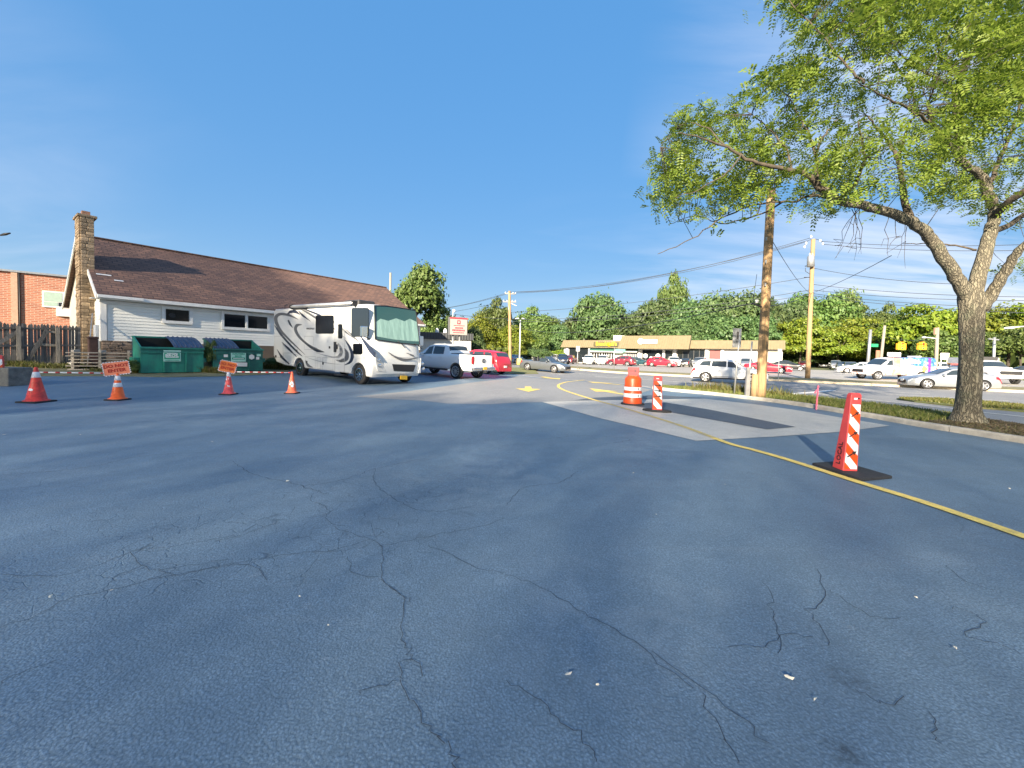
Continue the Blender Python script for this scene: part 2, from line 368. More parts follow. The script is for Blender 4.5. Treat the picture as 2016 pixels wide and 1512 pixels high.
def obj(name, me, mats=None, parent=None):
    o = bpy.data.objects.new(name, me); COL.objects.link(o)
    if mats is not None and me is not None:
        me.materials.clear()
        for q in (mats if isinstance(mats, (list, tuple)) else [mats]): me.materials.append(M[q] if isinstance(q, str) else q)
    if parent: o.parent = parent
    return o
def tag(o, label, cat, group=None):
    o['label'] = label; o['category'] = cat
    if group: o['group'] = group
    return o
def thing(name, label, cat, loc=(0, 0, 0), rz=0.0, group=None):
    o = bpy.data.objects.new(name, None); COL.objects.link(o); o.location = loc; o.rotation_euler = (0, 0, rz); o.empty_display_size = 0.2
    return tag(o, label, cat, group)
def struct(o): o['kind'] = 'structure'; return o
def stuff(o): o['kind'] = 'stuff'; return o
def copy_tree(o, parent=None):
    c = o.copy(); COL.objects.link(c)
    if parent: c.parent = parent
    for ch in list(o.children): copy_tree(ch, c)
    return c
def text_mesh(txt, size, ext=0.003, bold=0.0, sx=1.0):
    cu = bpy.data.curves.new('txt', 'FONT'); cu.body = txt; cu.size = size; cu.extrude = ext; cu.offset = bold
    cu.align_x = 'CENTER'; cu.align_y = 'CENTER'; cu.resolution_u = 2
    o = bpy.data.objects.new('txt', cu); COL.objects.link(o); bpy.context.view_layer.update()
    me = bpy.data.meshes.new_from_object(o.evaluated_get(bpy.context.evaluated_depsgraph_get()))
    bpy.data.objects.remove(o); bpy.data.curves.remove(cu)
    if sx != 1: me.transform(Matrix.Diagonal((sx, 1, 1, 1)))
    return me
def text_on(txt, size, parent, origin, xdir, up, material, name='lettering', bold=0.0, ext=0.003, sx=1.0):
    me = text_mesh(txt, size, ext, bold, sx); x = Vector(xdir).normalized(); y = Vector(up).normalized(); z = x.cross(y)
    mt = Matrix((x, y, z)).transposed().to_4x4(); mt.translation = Vector(origin); me.transform(mt)
    return obj(name, me, material, parent)
UNIT = {}
def unit_piece(key, mats, bev=0.06):
    if key not in UNIT:
        bm = bmesh.new(); bmesh.ops.create_cube(bm, size=1)
        if bev: bmesh.ops.bevel(bm, geom=bm.edges[:], offset=bev, segments=1, affect='EDGES')
        me = bpy.data.meshes.new(key); bm.to_mesh(me); bm.free(); me.materials.append(M[mats] if isinstance(mats, str) else mats); UNIT[key] = me
    return UNIT[key]
def piece(key, mats, parent, c, d, rot=None, bev=0.06, name=None):
    o = bpy.data.objects.new(name or key, unit_piece(key, mats, bev)); COL.objects.link(o); o.parent = parent
    o.location = c; o.scale = d
    if rot is not None: o.rotation_euler = rot
    return o
# ================================================================== the ground
def drape(name, poly, material, off, step=1.0, parent=None, skirt=0.0):
    bm = bmesh.new(); vs = [bm.verts.new((p[0], p[1], 0)) for p in poly]; bm.faces.new(vs)
    bmesh.ops.triangulate(bm, faces=bm.faces[:])
    xs = [p[0] for p in poly]; ys = [p[1] for p in poly]
    for ax, lo, hi in ((0, min(xs), max(xs)), (1, min(ys), max(ys))):
        k = math.floor(lo / step) + 1
        while k * step < hi:
            co = [0, 0, 0]; no = [0, 0, 0]; co[ax] = k * step; no[ax] = 1
            bmesh.ops.bisect_plane(bm, geom=bm.verts[:] + bm.edges[:] + bm.faces[:], plane_co=co, plane_no=no, dist=1e-5); k += 1
    for v in bm.verts: v.co.z = G(v.co.x, v.co.y) + off
    if skirt:
        be = [e for e in bm.edges if len(e.link_faces) == 1]
        r = bmesh.ops.extrude_edge_only(bm, edges=be)
        for g in r['geom']:
            if isinstance(g, bmesh.types.BMVert): g.co.z -= skirt
    bmesh.ops.recalc_face_normals(bm, faces=bm.faces)
    if sum(f.normal.z for f in bm.faces) < 0: bmesh.ops.reverse_faces(bm, faces=bm.faces)
    me = bpy.data.meshes.new(name); bm.to_mesh(me); bm.free()
    return obj(name, me, material, parent)
def smooth_path(pts, n=6):
    out = []; P = [Vector(p) for p in pts]
    for i in range(len(P) - 1):
        a, b, c, d = P[max(i - 1, 0)], P[i], P[i + 1], P[min(i + 2, len(P) - 1)]
        for k in range(n):
            t = k / n
            out.append(0.5 * ((2 * b) + (c - a) * t + (2 * a - 5 * b + 4 * c - d) * t * t + (3 * b - a - 3 * c + d) * t ** 3))
    out.append(P[-1]); return out
def gpath(pxs, n=6): return smooth_path([pix(*p) for p in pxs], n)
def band(name, pts, w, material, off, parent=None, seg=0.6):
    mb = MB(); q = []
    for a, b in zip(pts[:-1], pts[1:]):
        k = max(1, int((b - a).length / seg))
        q += [a.lerp(b, i / k) for i in range(k)]
    q.append(pts[-1])
    mb.ribbon([on(p.x, p.y, off) for p in q], w, (0, 0, 1)); 
    for i, v in enumerate(mb.v): mb.v[i] = (v[0], v[1], G(v[0], v[1]) + off)
    o = mb.build(name, material, parent, fix=False)
    bm = bmesh.new(); bm.from_mesh(o.data)
    for f in bm.faces:
        if f.normal.z < 0: f.normal_flip()
    bm.to_mesh(o.data); bm.free(); return o

def grid_axis(lim, fine):
    a = list(np.arange(-fine, fine + 1, 4.0)); x = fine + 4; st = 8.0
    while x < lim: a.append(x); a.insert(0, -x); x += st; st *= 1.4
    return a
gx, gy = grid_axis(1400, 110), grid_axis(1400, 110)
mb = MB(); mb.add([(x, y, G(x, y) - 0.07) for y in gy for x in gx], [(j * len(gx) + i, j * len(gx) + i + 1, (j + 1) * len(gx) + i + 1, (j + 1) * len(gx) + i) for j in range(len(gy) - 1) for i in range(len(gx) - 1)], 0, True)
struct(mb.build('ground', 'ground', fix=False))

def along(s, t): return RN * s + RD * t                          # road coordinates -> plan
kerbpx = [(1284, 766), (1320, 770.5), (1400, 778), (1500, 790), (1580, 801), (1650, 813), (1730, 826.5), (1810, 841), (1910, 857), (2016, 874)]
KERB = [pix(*p) for p in kerbpx] + [Vector((10.35, 5.6, 0)), Vector((10.8, 0, 0)), Vector((11.3, -12, 0))]
# road: everything between the lot and the far kerb
farL, farR = along(39, -62), along(39, 120)
road_poly = [(-62, 30), tuple(farL), tuple(farR), (130, -60), (11, -60), (9.6, -12), (8.6, 6), (8, 12), (5.0, 19), (-3, 30), (-20, 38)]
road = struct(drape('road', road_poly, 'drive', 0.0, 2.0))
lotpx_edge = [pix(1284, 766), pix(1230, 756.5), pix(1150, 750.5), pix(1060, 743.5), pix(1022, 739)]
lot_poly = [(p.x + 0.05, p.y) for p in reversed(KERB)] + [(p.x, p.y) for p in lotpx_edge] + [(-1.6, 37.5), (-4.5, 38.5), (-8.5, 30.5), (-13.0, 24.0)]
lb = [(560, 735), (520, 738), (430, 741.5), (330, 743), (262, 741.5), (180, 741), (52, 741)]
lot_poly += [(pix(*p).x, pix(*p).y) for p in lb] + [(-20.5, 14.0), (-26, 8), (-26, -12)]
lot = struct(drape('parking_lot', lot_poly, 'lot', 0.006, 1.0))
padpx = [(1067, 792), (1225, 788), (1385, 785.5), (1480, 796), (1560, 807), (1668, 825), (1752, 839), (1656, 851), (1520, 861), (1370, 869), (1270, 845), (1180, 824)]
pad = struct(drape('concrete_pad', [tuple(pix(*p))[:2] for p in padpx], 'pad', 0.013))
struct(drape('asphalt_patch', [tuple(pix(*p))[:2] for p in [(1219, 795), (1312, 793.5), (1400, 808), (1567, 842), (1510, 847)]], 'patch', 0.019))
struct(drape('drive_shadow_band', [tuple(pix(*p))[:2] for p in [(1170, 783.5), (1290, 778), (1384, 784), (1225, 787.2), (1130, 788.5)]], 'patch', 0.0125))  # cast shadow across the drive, painted in as a dark strip
sunlit_px = [(1067, 792.2), (1225, 787), (1283, 767.5), (1230, 757.5), (1150, 751.5), (1060, 744.5), (1022, 740), (1000, 746), (940, 752), (880, 760), (800, 771), (740, 777), (700, 781), (760, 786), (830, 789), (880, 795), (960, 796.5), (1020, 793)]
struct(drape('sunlit_drive', [tuple(pix(*p))[:2] for p in sunlit_px], 'sunlit', 0.0095))  # sunlight painted in: paler asphalt up to the shadow edge
# island verge
isl_back = [(1300, 765.5), (1420, 770.5), (1500, 777), (1600, 787), (1700, 799), (1790, 811), (1870, 823), (1960, 836), (2016, 846)]
IB = [pix(*p, up=0.0) for p in isl_back] + [Vector((12.0, 5.6, 0)), Vector((12.4, 0, 0)), Vector((12.9, -12, 0))]
KIN = []
for i, p in enumerate(KERB):
    t = (KERB[min(i + 1, len(KERB) - 1)] - KERB[max(i - 1, 0)]); sd = Vector((-t.y, t.x, 0)).normalized()
    if sd.x < 0: sd = -sd
    KIN.append(p + sd * 0.16)
isl = struct(drape('verge', [tuple(p)[:2] for p in KIN] + [tuple(p)[:2] for p in reversed(IB)], 'turf', 0.11, 1.0, skirt=0.16))
kerb = obj('kerb', None); struct(kerb)
def kerb_run(path, parent, material, w=0.16, h=0.13, seg=2.6, name='kerb_stone', rise0=-0.1):
    q = []
    for a, b in zip(path[:-1], path[1:]):
        k = max(1, int((b - a).length / 0.4)); q += [a.lerp(b, i / k) for i in range(k)]
    q.append(path[-1])
    def emit(pts):
        if len(pts) < 2: return
        mb = MB(); vs = []
        L = [0.0]
        for i, p in enumerate(pts):
            t = pts[min(i + 1, len(pts) - 1)] - pts[max(i - 1, 0)]; sd = Vector((-t.y, t.x, 0)).normalized() * (w / 2)
            g = G(p.x, p.y)
            for s_, z in ((1, rise0), (1, h - 0.03), (0.8, h), (-0.8, h), (-1, h - 0.03), (-1, rise0)): vs.append((p.x + sd.x * s_, p.y + sd.y * s_, g + z))
        n = 6; fs = [(i * n + k, i * n + (k + 1) % n, (i + 1) * n + (k + 1) % n, (i + 1) * n + k) for i in range(len(pts) - 1) for k in range(n)]
        fs += [tuple(range(n)), tuple((len(pts) - 1) * n + k for k in reversed(range(n)))]
        mb.add(vs, fs); mb.build(name, material, parent)
    cur = [q[0]]; acc = 0
    for a, b in zip(q[:-1], q[1:]):
        acc += (b - a).length; cur.append(b)
        if acc > seg:
            e = cur[-1] - (cur[-1] - cur[-2]).normalized() * 0.018; emit(cur[:-1] + [e]); cur = [cur[-1]]; acc = 0
    emit(cur)
kc = []
for i, p in enumerate(KERB):
    kc.append((p + KIN[i]) / 2)
kerb_run(smooth_path(kc, 5), kerb, 'kerb')
kfar = struct(obj('far_kerb', None))
kerb_run([Vector((*along(39.0, t), 0)) for t in np.arange(-24, 75, 3.0)], kfar, 'kerb_tan', w=0.45, h=0.15, seg=5.5)
struct(drape('far_verge', [tuple(along(39.2, -24)), tuple(along(45, -24)), tuple(along(45, 80)), tuple(along(39.2, 80))], 'dirt', 0.10, 2.0, skirt=0.12))
struct(drape('far_parking_lot', [tuple(along(44.9, -70)), tuple(along(82, -70)), tuple(along(82, 110)), tuple(along(44.9, 110))], 'farlot', 0.02, 3.0))
struct(drape('corner_verge', [tuple(pix(*p))[:2] for p in [(1935, 738), (1990, 734), (2060, 741), (2060, 752), (1990, 748)]], 'turf', 0.07, 1.0, skirt=0.08))
struct(drape('grass_median', [tuple(pix(*p))[:2] for p in [(1765, 786.5), (1800, 783), (1900, 788.5), (2030, 800), (2030, 813), (1960, 807), (1880, 801), (1800, 792)]], 'turf', 0.06, 1.0, skirt=0.1))
struct(drape('kerbside_grass', [tuple(pix(*p))[:2] for p in [(1010, 724), (1050, 726), (1060, 736), (1000, 736.5), (960, 733)]], 'turf', 0.05, 1.0, skirt=0.1))
# yard in front of the house: bare grassy soil
yard_poly = [(pix(*p).x + dx, pix(*p).y + 0.0) for p, dx in [((560, 735), 0), ((520, 738), 0), ((430, 741.5), 0), ((330, 743), 0), ((262, 741.5), 0), ((180, 741), 0), ((52, 741), 0)]]
struct(drape('yard', yard_poly + [(-20.5, 14.0), (-30, 10), (-60, 30), (-40, 60), (-8, 40), (-8.6, 30.4), (-13.0, 24.0)], 'dirt', 0.03, 1.5, skirt=0.06))

# painted markings
lines = [
 ('lane_line', [(985, 735.5), (1022, 738.6), (1060, 743), (1150, 750), (1230, 756), (1281, 763)], 0.17, 'white_line'),
 ('lane_line', [(1112, 733.5), (1170, 737.5), (1300, 746), (1400, 752)], 0.15, 'white_line'),
 ('lane_line', [(1170, 741), (1264, 746.7), (1359, 754), (1466, 763)], 0.2, 'white_line'),
 ('lane_line', [(1512, 767), (1600, 774), (1708, 786.6), (1875, 804.6), (1935, 812), (2040, 823)], 0.16, 'white_line'),
 ('lane_line', [(1503, 756), (1577, 761), (1708, 769), (1830, 776)], 0.16, 'white_line'),
 ('lane_line', [(1745, 776), (1830, 781), (1990, 790)], 0.14, 'white_line'),
 ('stop_line', [(1522, 780.5), (1580, 774), (1640, 768.5)], 0.42, 'white_line')]
for nm, p, w, mt_ in lines: band(nm, gpath(p), w, mt_, 0.008, road)
yl = [(1150, 748.5), (1122, 751.5), (1104, 756), (1099, 760), (1103, 765), (1118, 771.5), (1150, 782), (1180, 791)]
band('yellow_line', gpath(yl), 0.13, 'yellow', 0.017, lot)
band('yellow_line', gpath([(1180, 791), (1230, 805), (1330, 836), (1404, 863)]), 0.12, 'yellow_worn', 0.021, pad)
band('yellow_line', gpath([(1404, 863), (1440, 876), (1490, 889), (1560, 909.5), (1680, 948), (1800, 985), (1910, 1022), (2016, 1059), (2120, 1095)]), 0.13, 'yellow', 0.017, lot)
def arrow(px, py, heading, L=2.3, W=0.95, bend=0.0):
    c = pix(px, py); a = R(heading); f = Vector((math.sin(a), math.cos(a))); s_ = Vector((f.y, -f.x))
    prof = [(-.5, -.13), (-.05, -.13), (-.05, -.5), (.5, 0), (-.05, .5), (-.05, .13), (-.5, .13)]
    mb = MB(); vs = []
    for u, v in prof:
        p = Vector((c.x, c.y)) + f * (u * L) + s_ * (v * W + bend * (0.5 - u) ** 2); vs.append(on(p.x, p.y, 0.018))
    mb.add(vs, [(0, 1, 5, 6), (2, 3, 4)])
    o = mb.build('painted_arrow', 'yellow', lot, fix=False)
    bm = bmesh.new(); bm.from_mesh(o.data); bmesh.ops.subdivide_edges(bm, edges=bm.edges[:], cuts=2, use_grid_fill=True)
    for f_ in bm.faces:
        if f_.normal.z < 0: f_.normal_flip()
    for v in bm.verts: v.co.z = G(v.co.x, v.co.y) + 0.018
    bm.to_mesh(o.data); bm.free()
arrow(1040, 766.5, 182, 2.6, 1.1); arrow(1187, 771, -12, 2.9, 1.0, 0.35); arrow(1183, 754.5, -20, 3.0, 1.3, 0.3); arrow(1084, 744.7, 165, 3.4, 1.6)

# cracks in the asphalt
def z3(p): return (p[0] / 2.011, 760 + p[1] / 2.011)
def z4(p): return (1000 + p[0] / 1.984, 760 + p[1] / 1.984)
C3 = [[(0,755),(230,755),(370,720),(520,660),(640,632)],[(520,660),(560,710),(640,735),(760,710),(940,690)],[(640,735),(700,755),(850,720),(1010,690),(1200,665),(1320,655),(1500,600)],
[(0,965),(110,925),(260,850),(420,820),(600,765),(700,740)],[(0,1190),(110,1130),(260,1085)],[(600,770),(750,745),(900,715),(1010,720),(1070,790)],[(850,620),(1010,575),(1120,540)],
[(520,655),(700,640),(850,610),(960,590)],[(0,355),(160,345),(370,320),(560,280),(870,262)],[(920,300),(1000,350),(1130,380),(1230,410),(1320,440)],[(1240,430),(1230,460),(1290,480),(1300,540),(1380,560)],
[(1320,560),(1420,600),(1510,640),(1515,760),(1590,830),(1640,860)],[(1515,770),(1590,850),(1590,960),(1610,1040),(1640,1090),(1700,1170)],
[(1620,1080),(1580,1160),(1600,1200),(1650,1280),(1690,1370),(1740,1390),(1780,1450),(1820,1512),(1850,1560)],[(1580,1170),(1500,1200),(1400,1240)],[(1500,640),(1600,620),(1700,600),(1900,560),(2011,520)],
[(1690,640),(1760,660),(1830,700),(1900,730),(2011,745)],[(1370,680),(1400,740),(1510,770)],[(1200,400),(1340,380),(1490,330),(1700,285)],[(1490,330),(1480,380),(1560,450),(1690,500),(1900,480)]]
C4 = [[(0,740),(120,790),(260,870),(340,920),(450,980),(600,1090),(760,1220)],[(560,1050),(760,1180),(940,1330),(1010,1400)],[(1000,770),(1030,830),(1040,900),(1060,990),(1050,1060)],
[(1210,720),(1235,830),(1190,890),(1215,950),(1250,1040)],[(860,1020),(1000,1020),(1100,980),(1200,985)],[(1250,800),(1340,860),(1440,910),(1560,915)],[(1740,870),(1830,900),(1855,940),(1780,980),(1900,1010),(2016,1060)],
[(0,1160),(100,1220),(200,1310),(280,1370),(340,1440),(370,1490)],[(1340,1190),(1440,1240),(1480,1250),(1560,1210)],[(1700,700),(1800,770),(1930,810)],[(0,470),(60,400),(200,380),(280,330)],[(130,210),(300,195),(480,210),(360,230)],
[(760,1220),(820,1330),(870,1430),(900,1500)],[(1640,1290),(1660,1360),(1700,1440)]]
mb = MB(); cr = random.Random(3)
for fn, CC in ((z3, C3), (z4, C4)):
    for c in CC:
        P = smooth_path([pix(*fn(p)) for p in c], 4); q = []
        for a, b in zip(P[:-1], P[1:]):
            k = max(1, int((b - a).length / 0.05))
            q += [a.lerp(b, i / k) for i in range(k)]
        q = [p + Vector((cr.gauss(0, .011), cr.gauss(0, .011), 0)) for p in q]
        if len(q) < 3: continue
        far = q[0].length / 5
        w = [max(0.003, (0.0022 + 0.0015 * far) * (0.45 + cr.random()) * min(1, i / 6 + .2, (len(q) - i) / 6 + .2)) for i in range(len(q))]
        o0 = len(mb.v); mb.ribbon(q, w, (0, 0, 1))
        for i in range(o0, len(mb.v)): v = mb.v[i]; mb.v[i] = (v[0], v[1], G(v[0], v[1]) + 0.0105)
stuff(mb.build('pavement_cracks', 'crack', lot, fix=False))

# grass blades, verge litter, weeds: too many to count
def blades(name, sampler, n, h, material, seed, lean=0.5, w=0.012):
    r = np.random.RandomState(seed); vs = []; fs = []
    for i in range(n):
        x, y, up, hs = sampler(r)
        a = r.rand() * 6.283; hh = h * hs * (0.5 + r.rand()); l = lean * hh * r.rand(); b = r.rand() * 6.283
        z = G(x, y) + up; c, s_ = math.cos(a) * w, math.sin(a) * w
        o = len(vs); tx, ty = x + math.cos(b) * l, y + math.sin(b) * l
        vs += [(x - c, y - s_, z), (x + c, y + s_, z), ((x + tx) / 2 + c * .8, (y + ty) / 2 + s_ * .8, z + hh * .62), ((x + tx) / 2 - c * .8, (y + ty) / 2 - s_ * .8, z + hh * .62), (tx, ty, z + hh)]
        fs += [(o, o + 1, o + 2, o + 3), (o + 3, o + 2, o + 4)]
    mb = MB(); mb.add(vs, fs); return stuff(tag(mb.build(name, material, fix=False), *name_lab[name]))
name_lab = {'verge_grass': ('short yellow-green grass covering the kerbed verge beside the lot', 'grass'),
            'verge_litter': ('dry brown leaf litter and thin grass round the big trunk', 'leaf litter'),
            'verge_weeds': ('tall loose weeds round the feet of the road posts', 'weeds'),
            'yard_grass': ('rough grass and weeds along the foot of the house and fence', 'grass'),
            'median_grass': ('patchy grass on the low median strip in the road', 'grass')}
def isl_sample(i0, i1):
    A = smooth_path(KIN[:10], 6); B = smooth_path(IB[:9], 6)
    def f(r):
        t = i0 + (i1 - i0) * r.rand(); a = A[min(len(A) - 1, int(t * (len(A) - 1)))]; b = B[min(len(B) - 1, int(t * (len(B) - 1)))]
        a2 = A[min(len(A) - 1, int(t * (len(A) - 1)) + 1)]; b2 = B[min(len(B) - 1, int(t * (len(B) - 1)) + 1)]; k = r.rand(); u = r.rand()
        p = a.lerp(a2, k).lerp(b.lerp(b2, k), u); return p.x, p.y, 0.10, 1.0
    return f
blades('verge_grass', isl_sample(0.0, 0.78), 15000, 0.09, 'blade', 1, 0.9, 0.009)
blades('verge_litter', isl_sample(0.58, 1.0), 9000, 0.035, 'mulch', 2, 3.2, 0.014)
wc = [pix(1385, 772), pix(1445, 776), pix(1473, 779), pix(1520, 783), pix(1410, 774)]
def weed_s(r):
    c = wc[r.randint(len(wc))]; return c.x + r.randn() * .35, c.y + r.randn() * .3, 0.1, 0.5 + r.rand() * 1.2
blades('verge_weeds', weed_s, 1500, 0.2, 'blade', 3, 0.8, 0.014)
yard_pts = [(140, 727, .9, 1.0), (60, 725, 1.0, 1.0), (25, 722, .6, 1.3), (255, 735, .4, 1.6), (405, 735, .5, 1.4), (430, 736, .35, 1.0), (530, 728, .9, 1.3), (560, 726, .8, 1.2), (200, 733, .6, .7)]
YP = [(pix(a, b), c, d) for a, b, c, d in yard_pts]
def yard_s(r):
    p, sp, hs = YP[r.randint(len(YP))]; return p.x + r.randn() * sp * .6, p.y + abs(r.randn()) * sp * .5, 0.02, hs
blades('yard_grass', yard_s, 6500, 0.16, 'blade', 4, 0.7, 0.016)
medA, medB = [pix(*p) for p in [(1772, 786.5), (1850, 787), (1930, 792), (2016, 800)]], [pix(*p) for p in [(1772, 788.5), (1850, 797), (1930, 805), (2016, 811)]]
def med_s(r):
    i = r.randint(3); k = r.rand(); p = medA[i].lerp(medA[i + 1], k).lerp(medB[i].lerp(medB[i + 1], k), r.rand()); return p.x, p.y, 0.06, 1
blades('median_grass', med_s, 3500, 0.07, 'blade', 5, 1.2, 0.016)
# small pale scraps lying about
scr = random.Random(5)
M['scrap'] = mat('pale_leaf', (0.6, 0.55, 0.45), 0.8)
for (px, py, s_) in [(1119, 1335, .055), (1176, 1356, .02), (1553, 1342, .05), (1803, 1182, .025), (1292, 1017, .03), (1427, 957, .03), (1247, 934, .02), (158, 858, .06), (9, 858, .05), (418, 872, .07), (100, 1181, .05), (220, 1169, .02), (1881, 1283, .035), (590, 1180, .015), (566, 950, .05), (1605, 1385, .03), (1987, 965, .03), (646, 1238, .015)]:
    p = pix(px, py); s_ *= 0.42; mb = MB(); n = 7; a0 = scr.random() * 6
    ring = [(math.cos(a0) * math.cos(k / n * 6.283) * s_ - math.sin(a0) * math.sin(k / n * 6.283) * s_ * .38 + scr.gauss(0, s_ * .1), math.sin(a0) * math.cos(k / n * 6.283) * s_ + math.cos(a0) * math.sin(k / n * 6.283) * s_ * .38, 0.012 + scr.random() * .012) for k in range(n)]
    mb.add([(0, 0, 0.022)] + ring, [(0, k + 1, (k + 1) % n + 1) for k in range(n)])
    o = mb.build('dry_leaf', 'scrap', fix=False); o.location = p + Vector((0, 0, .004))
    tag(o, 'small pale dried leaf lying on the dark asphalt', 'leaf', 'pale dried leaves scattered on the asphalt')
# ================================================================== house, yard, dumpsters, cones
def plane_uz(px, py, org, xdir, nrm):          # pixel -> (along xdir, height above org) on a vertical plane
    d = ray(px, py); nrm = Vector((nrm[0], nrm[1], 0)); t = (Vector(org) - EYE).dot(nrm) / d.dot(nrm); p = EYE + d * t - Vector(org)
    return p.x * xdir[0] + p.y * xdir[1], p.z
HX, HN = Vector((0.595, 0.804)), Vector((0.804, -0.595)); HA = math.atan2(0.804, 0.595)
C0 = pix(201, 722)
M['siding'] = mat('white_siding', (0.80, 0.80, 0.75), 0.6, var=0.10, scale=2.2, stretch=(0.5, 1, 3), isl=0.03)
M['gable'] = mat('gable_white', (0.7, 0.68, 0.6), 0.6, var=0.1)
M['shingle'] = brick_like('roof_shingles', (0.215, 0.118, 0.085), (0.115, 0.068, 0.056), (0.06, 0.04, 0.034), 0.42, 0.2, 0.02, 1.0, axes='XY', noise_mix=0.5)
M['stone'] = mat('chimney_stone', (0.36, 0.265, 0.17), 0.9, var=0.45, scale=3, bump=0.6, bscale=14, isl=0.42)
M['ledge'] = mat('ledge_stone', (0.25, 0.185, 0.14), 0.9, var=0.45, scale=3, bump=0.6, bscale=14, isl=0.5)
M['mortar'] = mat('mortar', (0.15, 0.115, 0.085), 0.95)
EAVE, RIDGE, HD, HL, SB = 3.74, 7.12, 10.4, 20.0, 1.25
house = thing('house', 'long low white clapboard house with brown shingle roof and stone chimney', 'house', C0, HA)
mb = MB()
mb.add([(0.05, 0.05, -.3), (HL, 0.05, -.3), (HL, HD, -.3), (0.05, HD, -.3), (0.05, 0.05, EAVE), (HL, 0.05, EAVE), (HL, HD, EAVE), (0.05, HD, EAVE), (0.05, HD / 2, RIDGE - .1), (HL, HD / 2, RIDGE - .1)],
       [(0, 1, 5, 4), (1, 2, 6, 9, 5), (2, 3, 7, 6), (3, 0, 4, 8, 7), (4, 5, 9, 8), (6, 7, 8, 9)])
wall = mb.build('wall', 'gable', house)
# roof slabs
ov = 0.42; ol = 0.2; sl = (RIDGE - EAVE) / (HD / 2)
def roofpt(x, y): return (x, y, EAVE + 0.06 + sl * (y if y < HD / 2 else HD - y))
for nm, y0, y1 in (('roof_slope', -ov, HD / 2), ('roof_slope', HD + ov, HD / 2)):
    mb = MB(); a, b, c, d = roofpt(-ol, y0), roofpt(HL + ol, y0), roofpt(HL + ol, y1), roofpt(-ol, y1)
    if y0 > y1: a, b, c, d = (-ol, y0, EAVE + .06 - sl * ov), (HL + ol, y0, EAVE + .06 - sl * ov), (HL + ol, y1, RIDGE + .06), (-ol, y1, RIDGE + .06)
    mb.prism([a, b, c, d], (0, 0, -0.13)); rs = mb.build(nm, 'shingle', house)
mb = MB(); mb.beam((-ol, HD / 2, RIDGE + .07), (HL + ol, HD / 2, RIDGE + .07), 0.26, 0.06); mb.build('ridge_cap', 'shingle', house)
for x in (-ol - .02, HL + ol + .02):
    for y0 in (-ov, HD + ov):
        mb = MB(); mb.beam((x, y0, EAVE - .1 - sl * ov), (x, HD / 2, RIDGE - .1), 0.05, 0.22); mb.build('rake_board', 'trim', house)
mb = MB(); mb.beam((-ol, -ov - .02, EAVE - sl * ov - .08), (HL + ol, -ov - .02, EAVE - sl * ov - .08), 0.04, 0.17); mb.build('fascia', 'trim', house)
mb = MB(); mb.beam((-ol, -ov - .09, EAVE - sl * ov - .05), (1.45, -ov - .09, EAVE - sl * ov - .06), 0.12, 0.13); mb.build('gutter', 'white', house)
mb = MB(); mb.beam((9.9, -ov - .09, EAVE - sl * ov - .05), (HL, -ov - .09, EAVE - sl * ov - .06), 0.12, 0.13); mb.build('gutter', 'white', house)
mb = MB(); mb.box((HL / 2, -ov / 2, EAVE - sl * ov - .17), (HL + .8, ov, 0.03)); mb.build('soffit', 'trim', house)
nb = 13; bh = (EAVE - sl * ov - .2 - SB) / nb
M['sidingedge'] = M['siding']
for i in range(nb):
    z = SB + bh * (i + .5)
    piece('siding_board', 'siding', house, (HL / 2 + .1, -0.004, z), (HL - .2, 0.034, bh * 1.08), (R(-7), 0, 0), 0)
    piece('siding_board', 'siding', house, (0.018, 0.95, z), (0.03, 1.5, bh * 1.06), (0, R(5), 0), 0)
mb = MB(); mb.box((0.06, -0.05, (SB + EAVE - .25) / 2), (0.22, 0.06, EAVE - .25 - SB)); mb.box((-0.035, 0.07, (SB + EAVE - .25) / 2), (0.05, 0.2, EAVE - .25 - SB)); mb.build('corner_board', 'trim', house)
mb = MB(); mb.box((HL / 2, -0.05, EAVE - sl * ov - .3), (HL - .3, 0.05, 0.16)); mb.build('frieze_board', 'trim', house)
mb = MB(); mb.box((HL / 2, 0.02, SB / 2 - .12), (HL + .06, 0.12, SB + .22)); mb.build('foundation', 'mortar', house)
sr = random.Random(21)
def ledgestones(x0, x1):
    z = 0.0
    while z < SB - .03:
        h = sr.uniform(.07, .13); x = x0
        while x < x1:
            w = sr.uniform(.18, .5); w = min(w, x1 - x + .02)
            piece('ledge_stone', 'ledge', house, (x + w / 2, -0.065 - sr.uniform(0, .035), z + h / 2), (w - .012, .1, h - .012), None, .08); x += w
        z += h
ledgestones(-0.02, 3.2); ledgestones(9.2, 10.6)
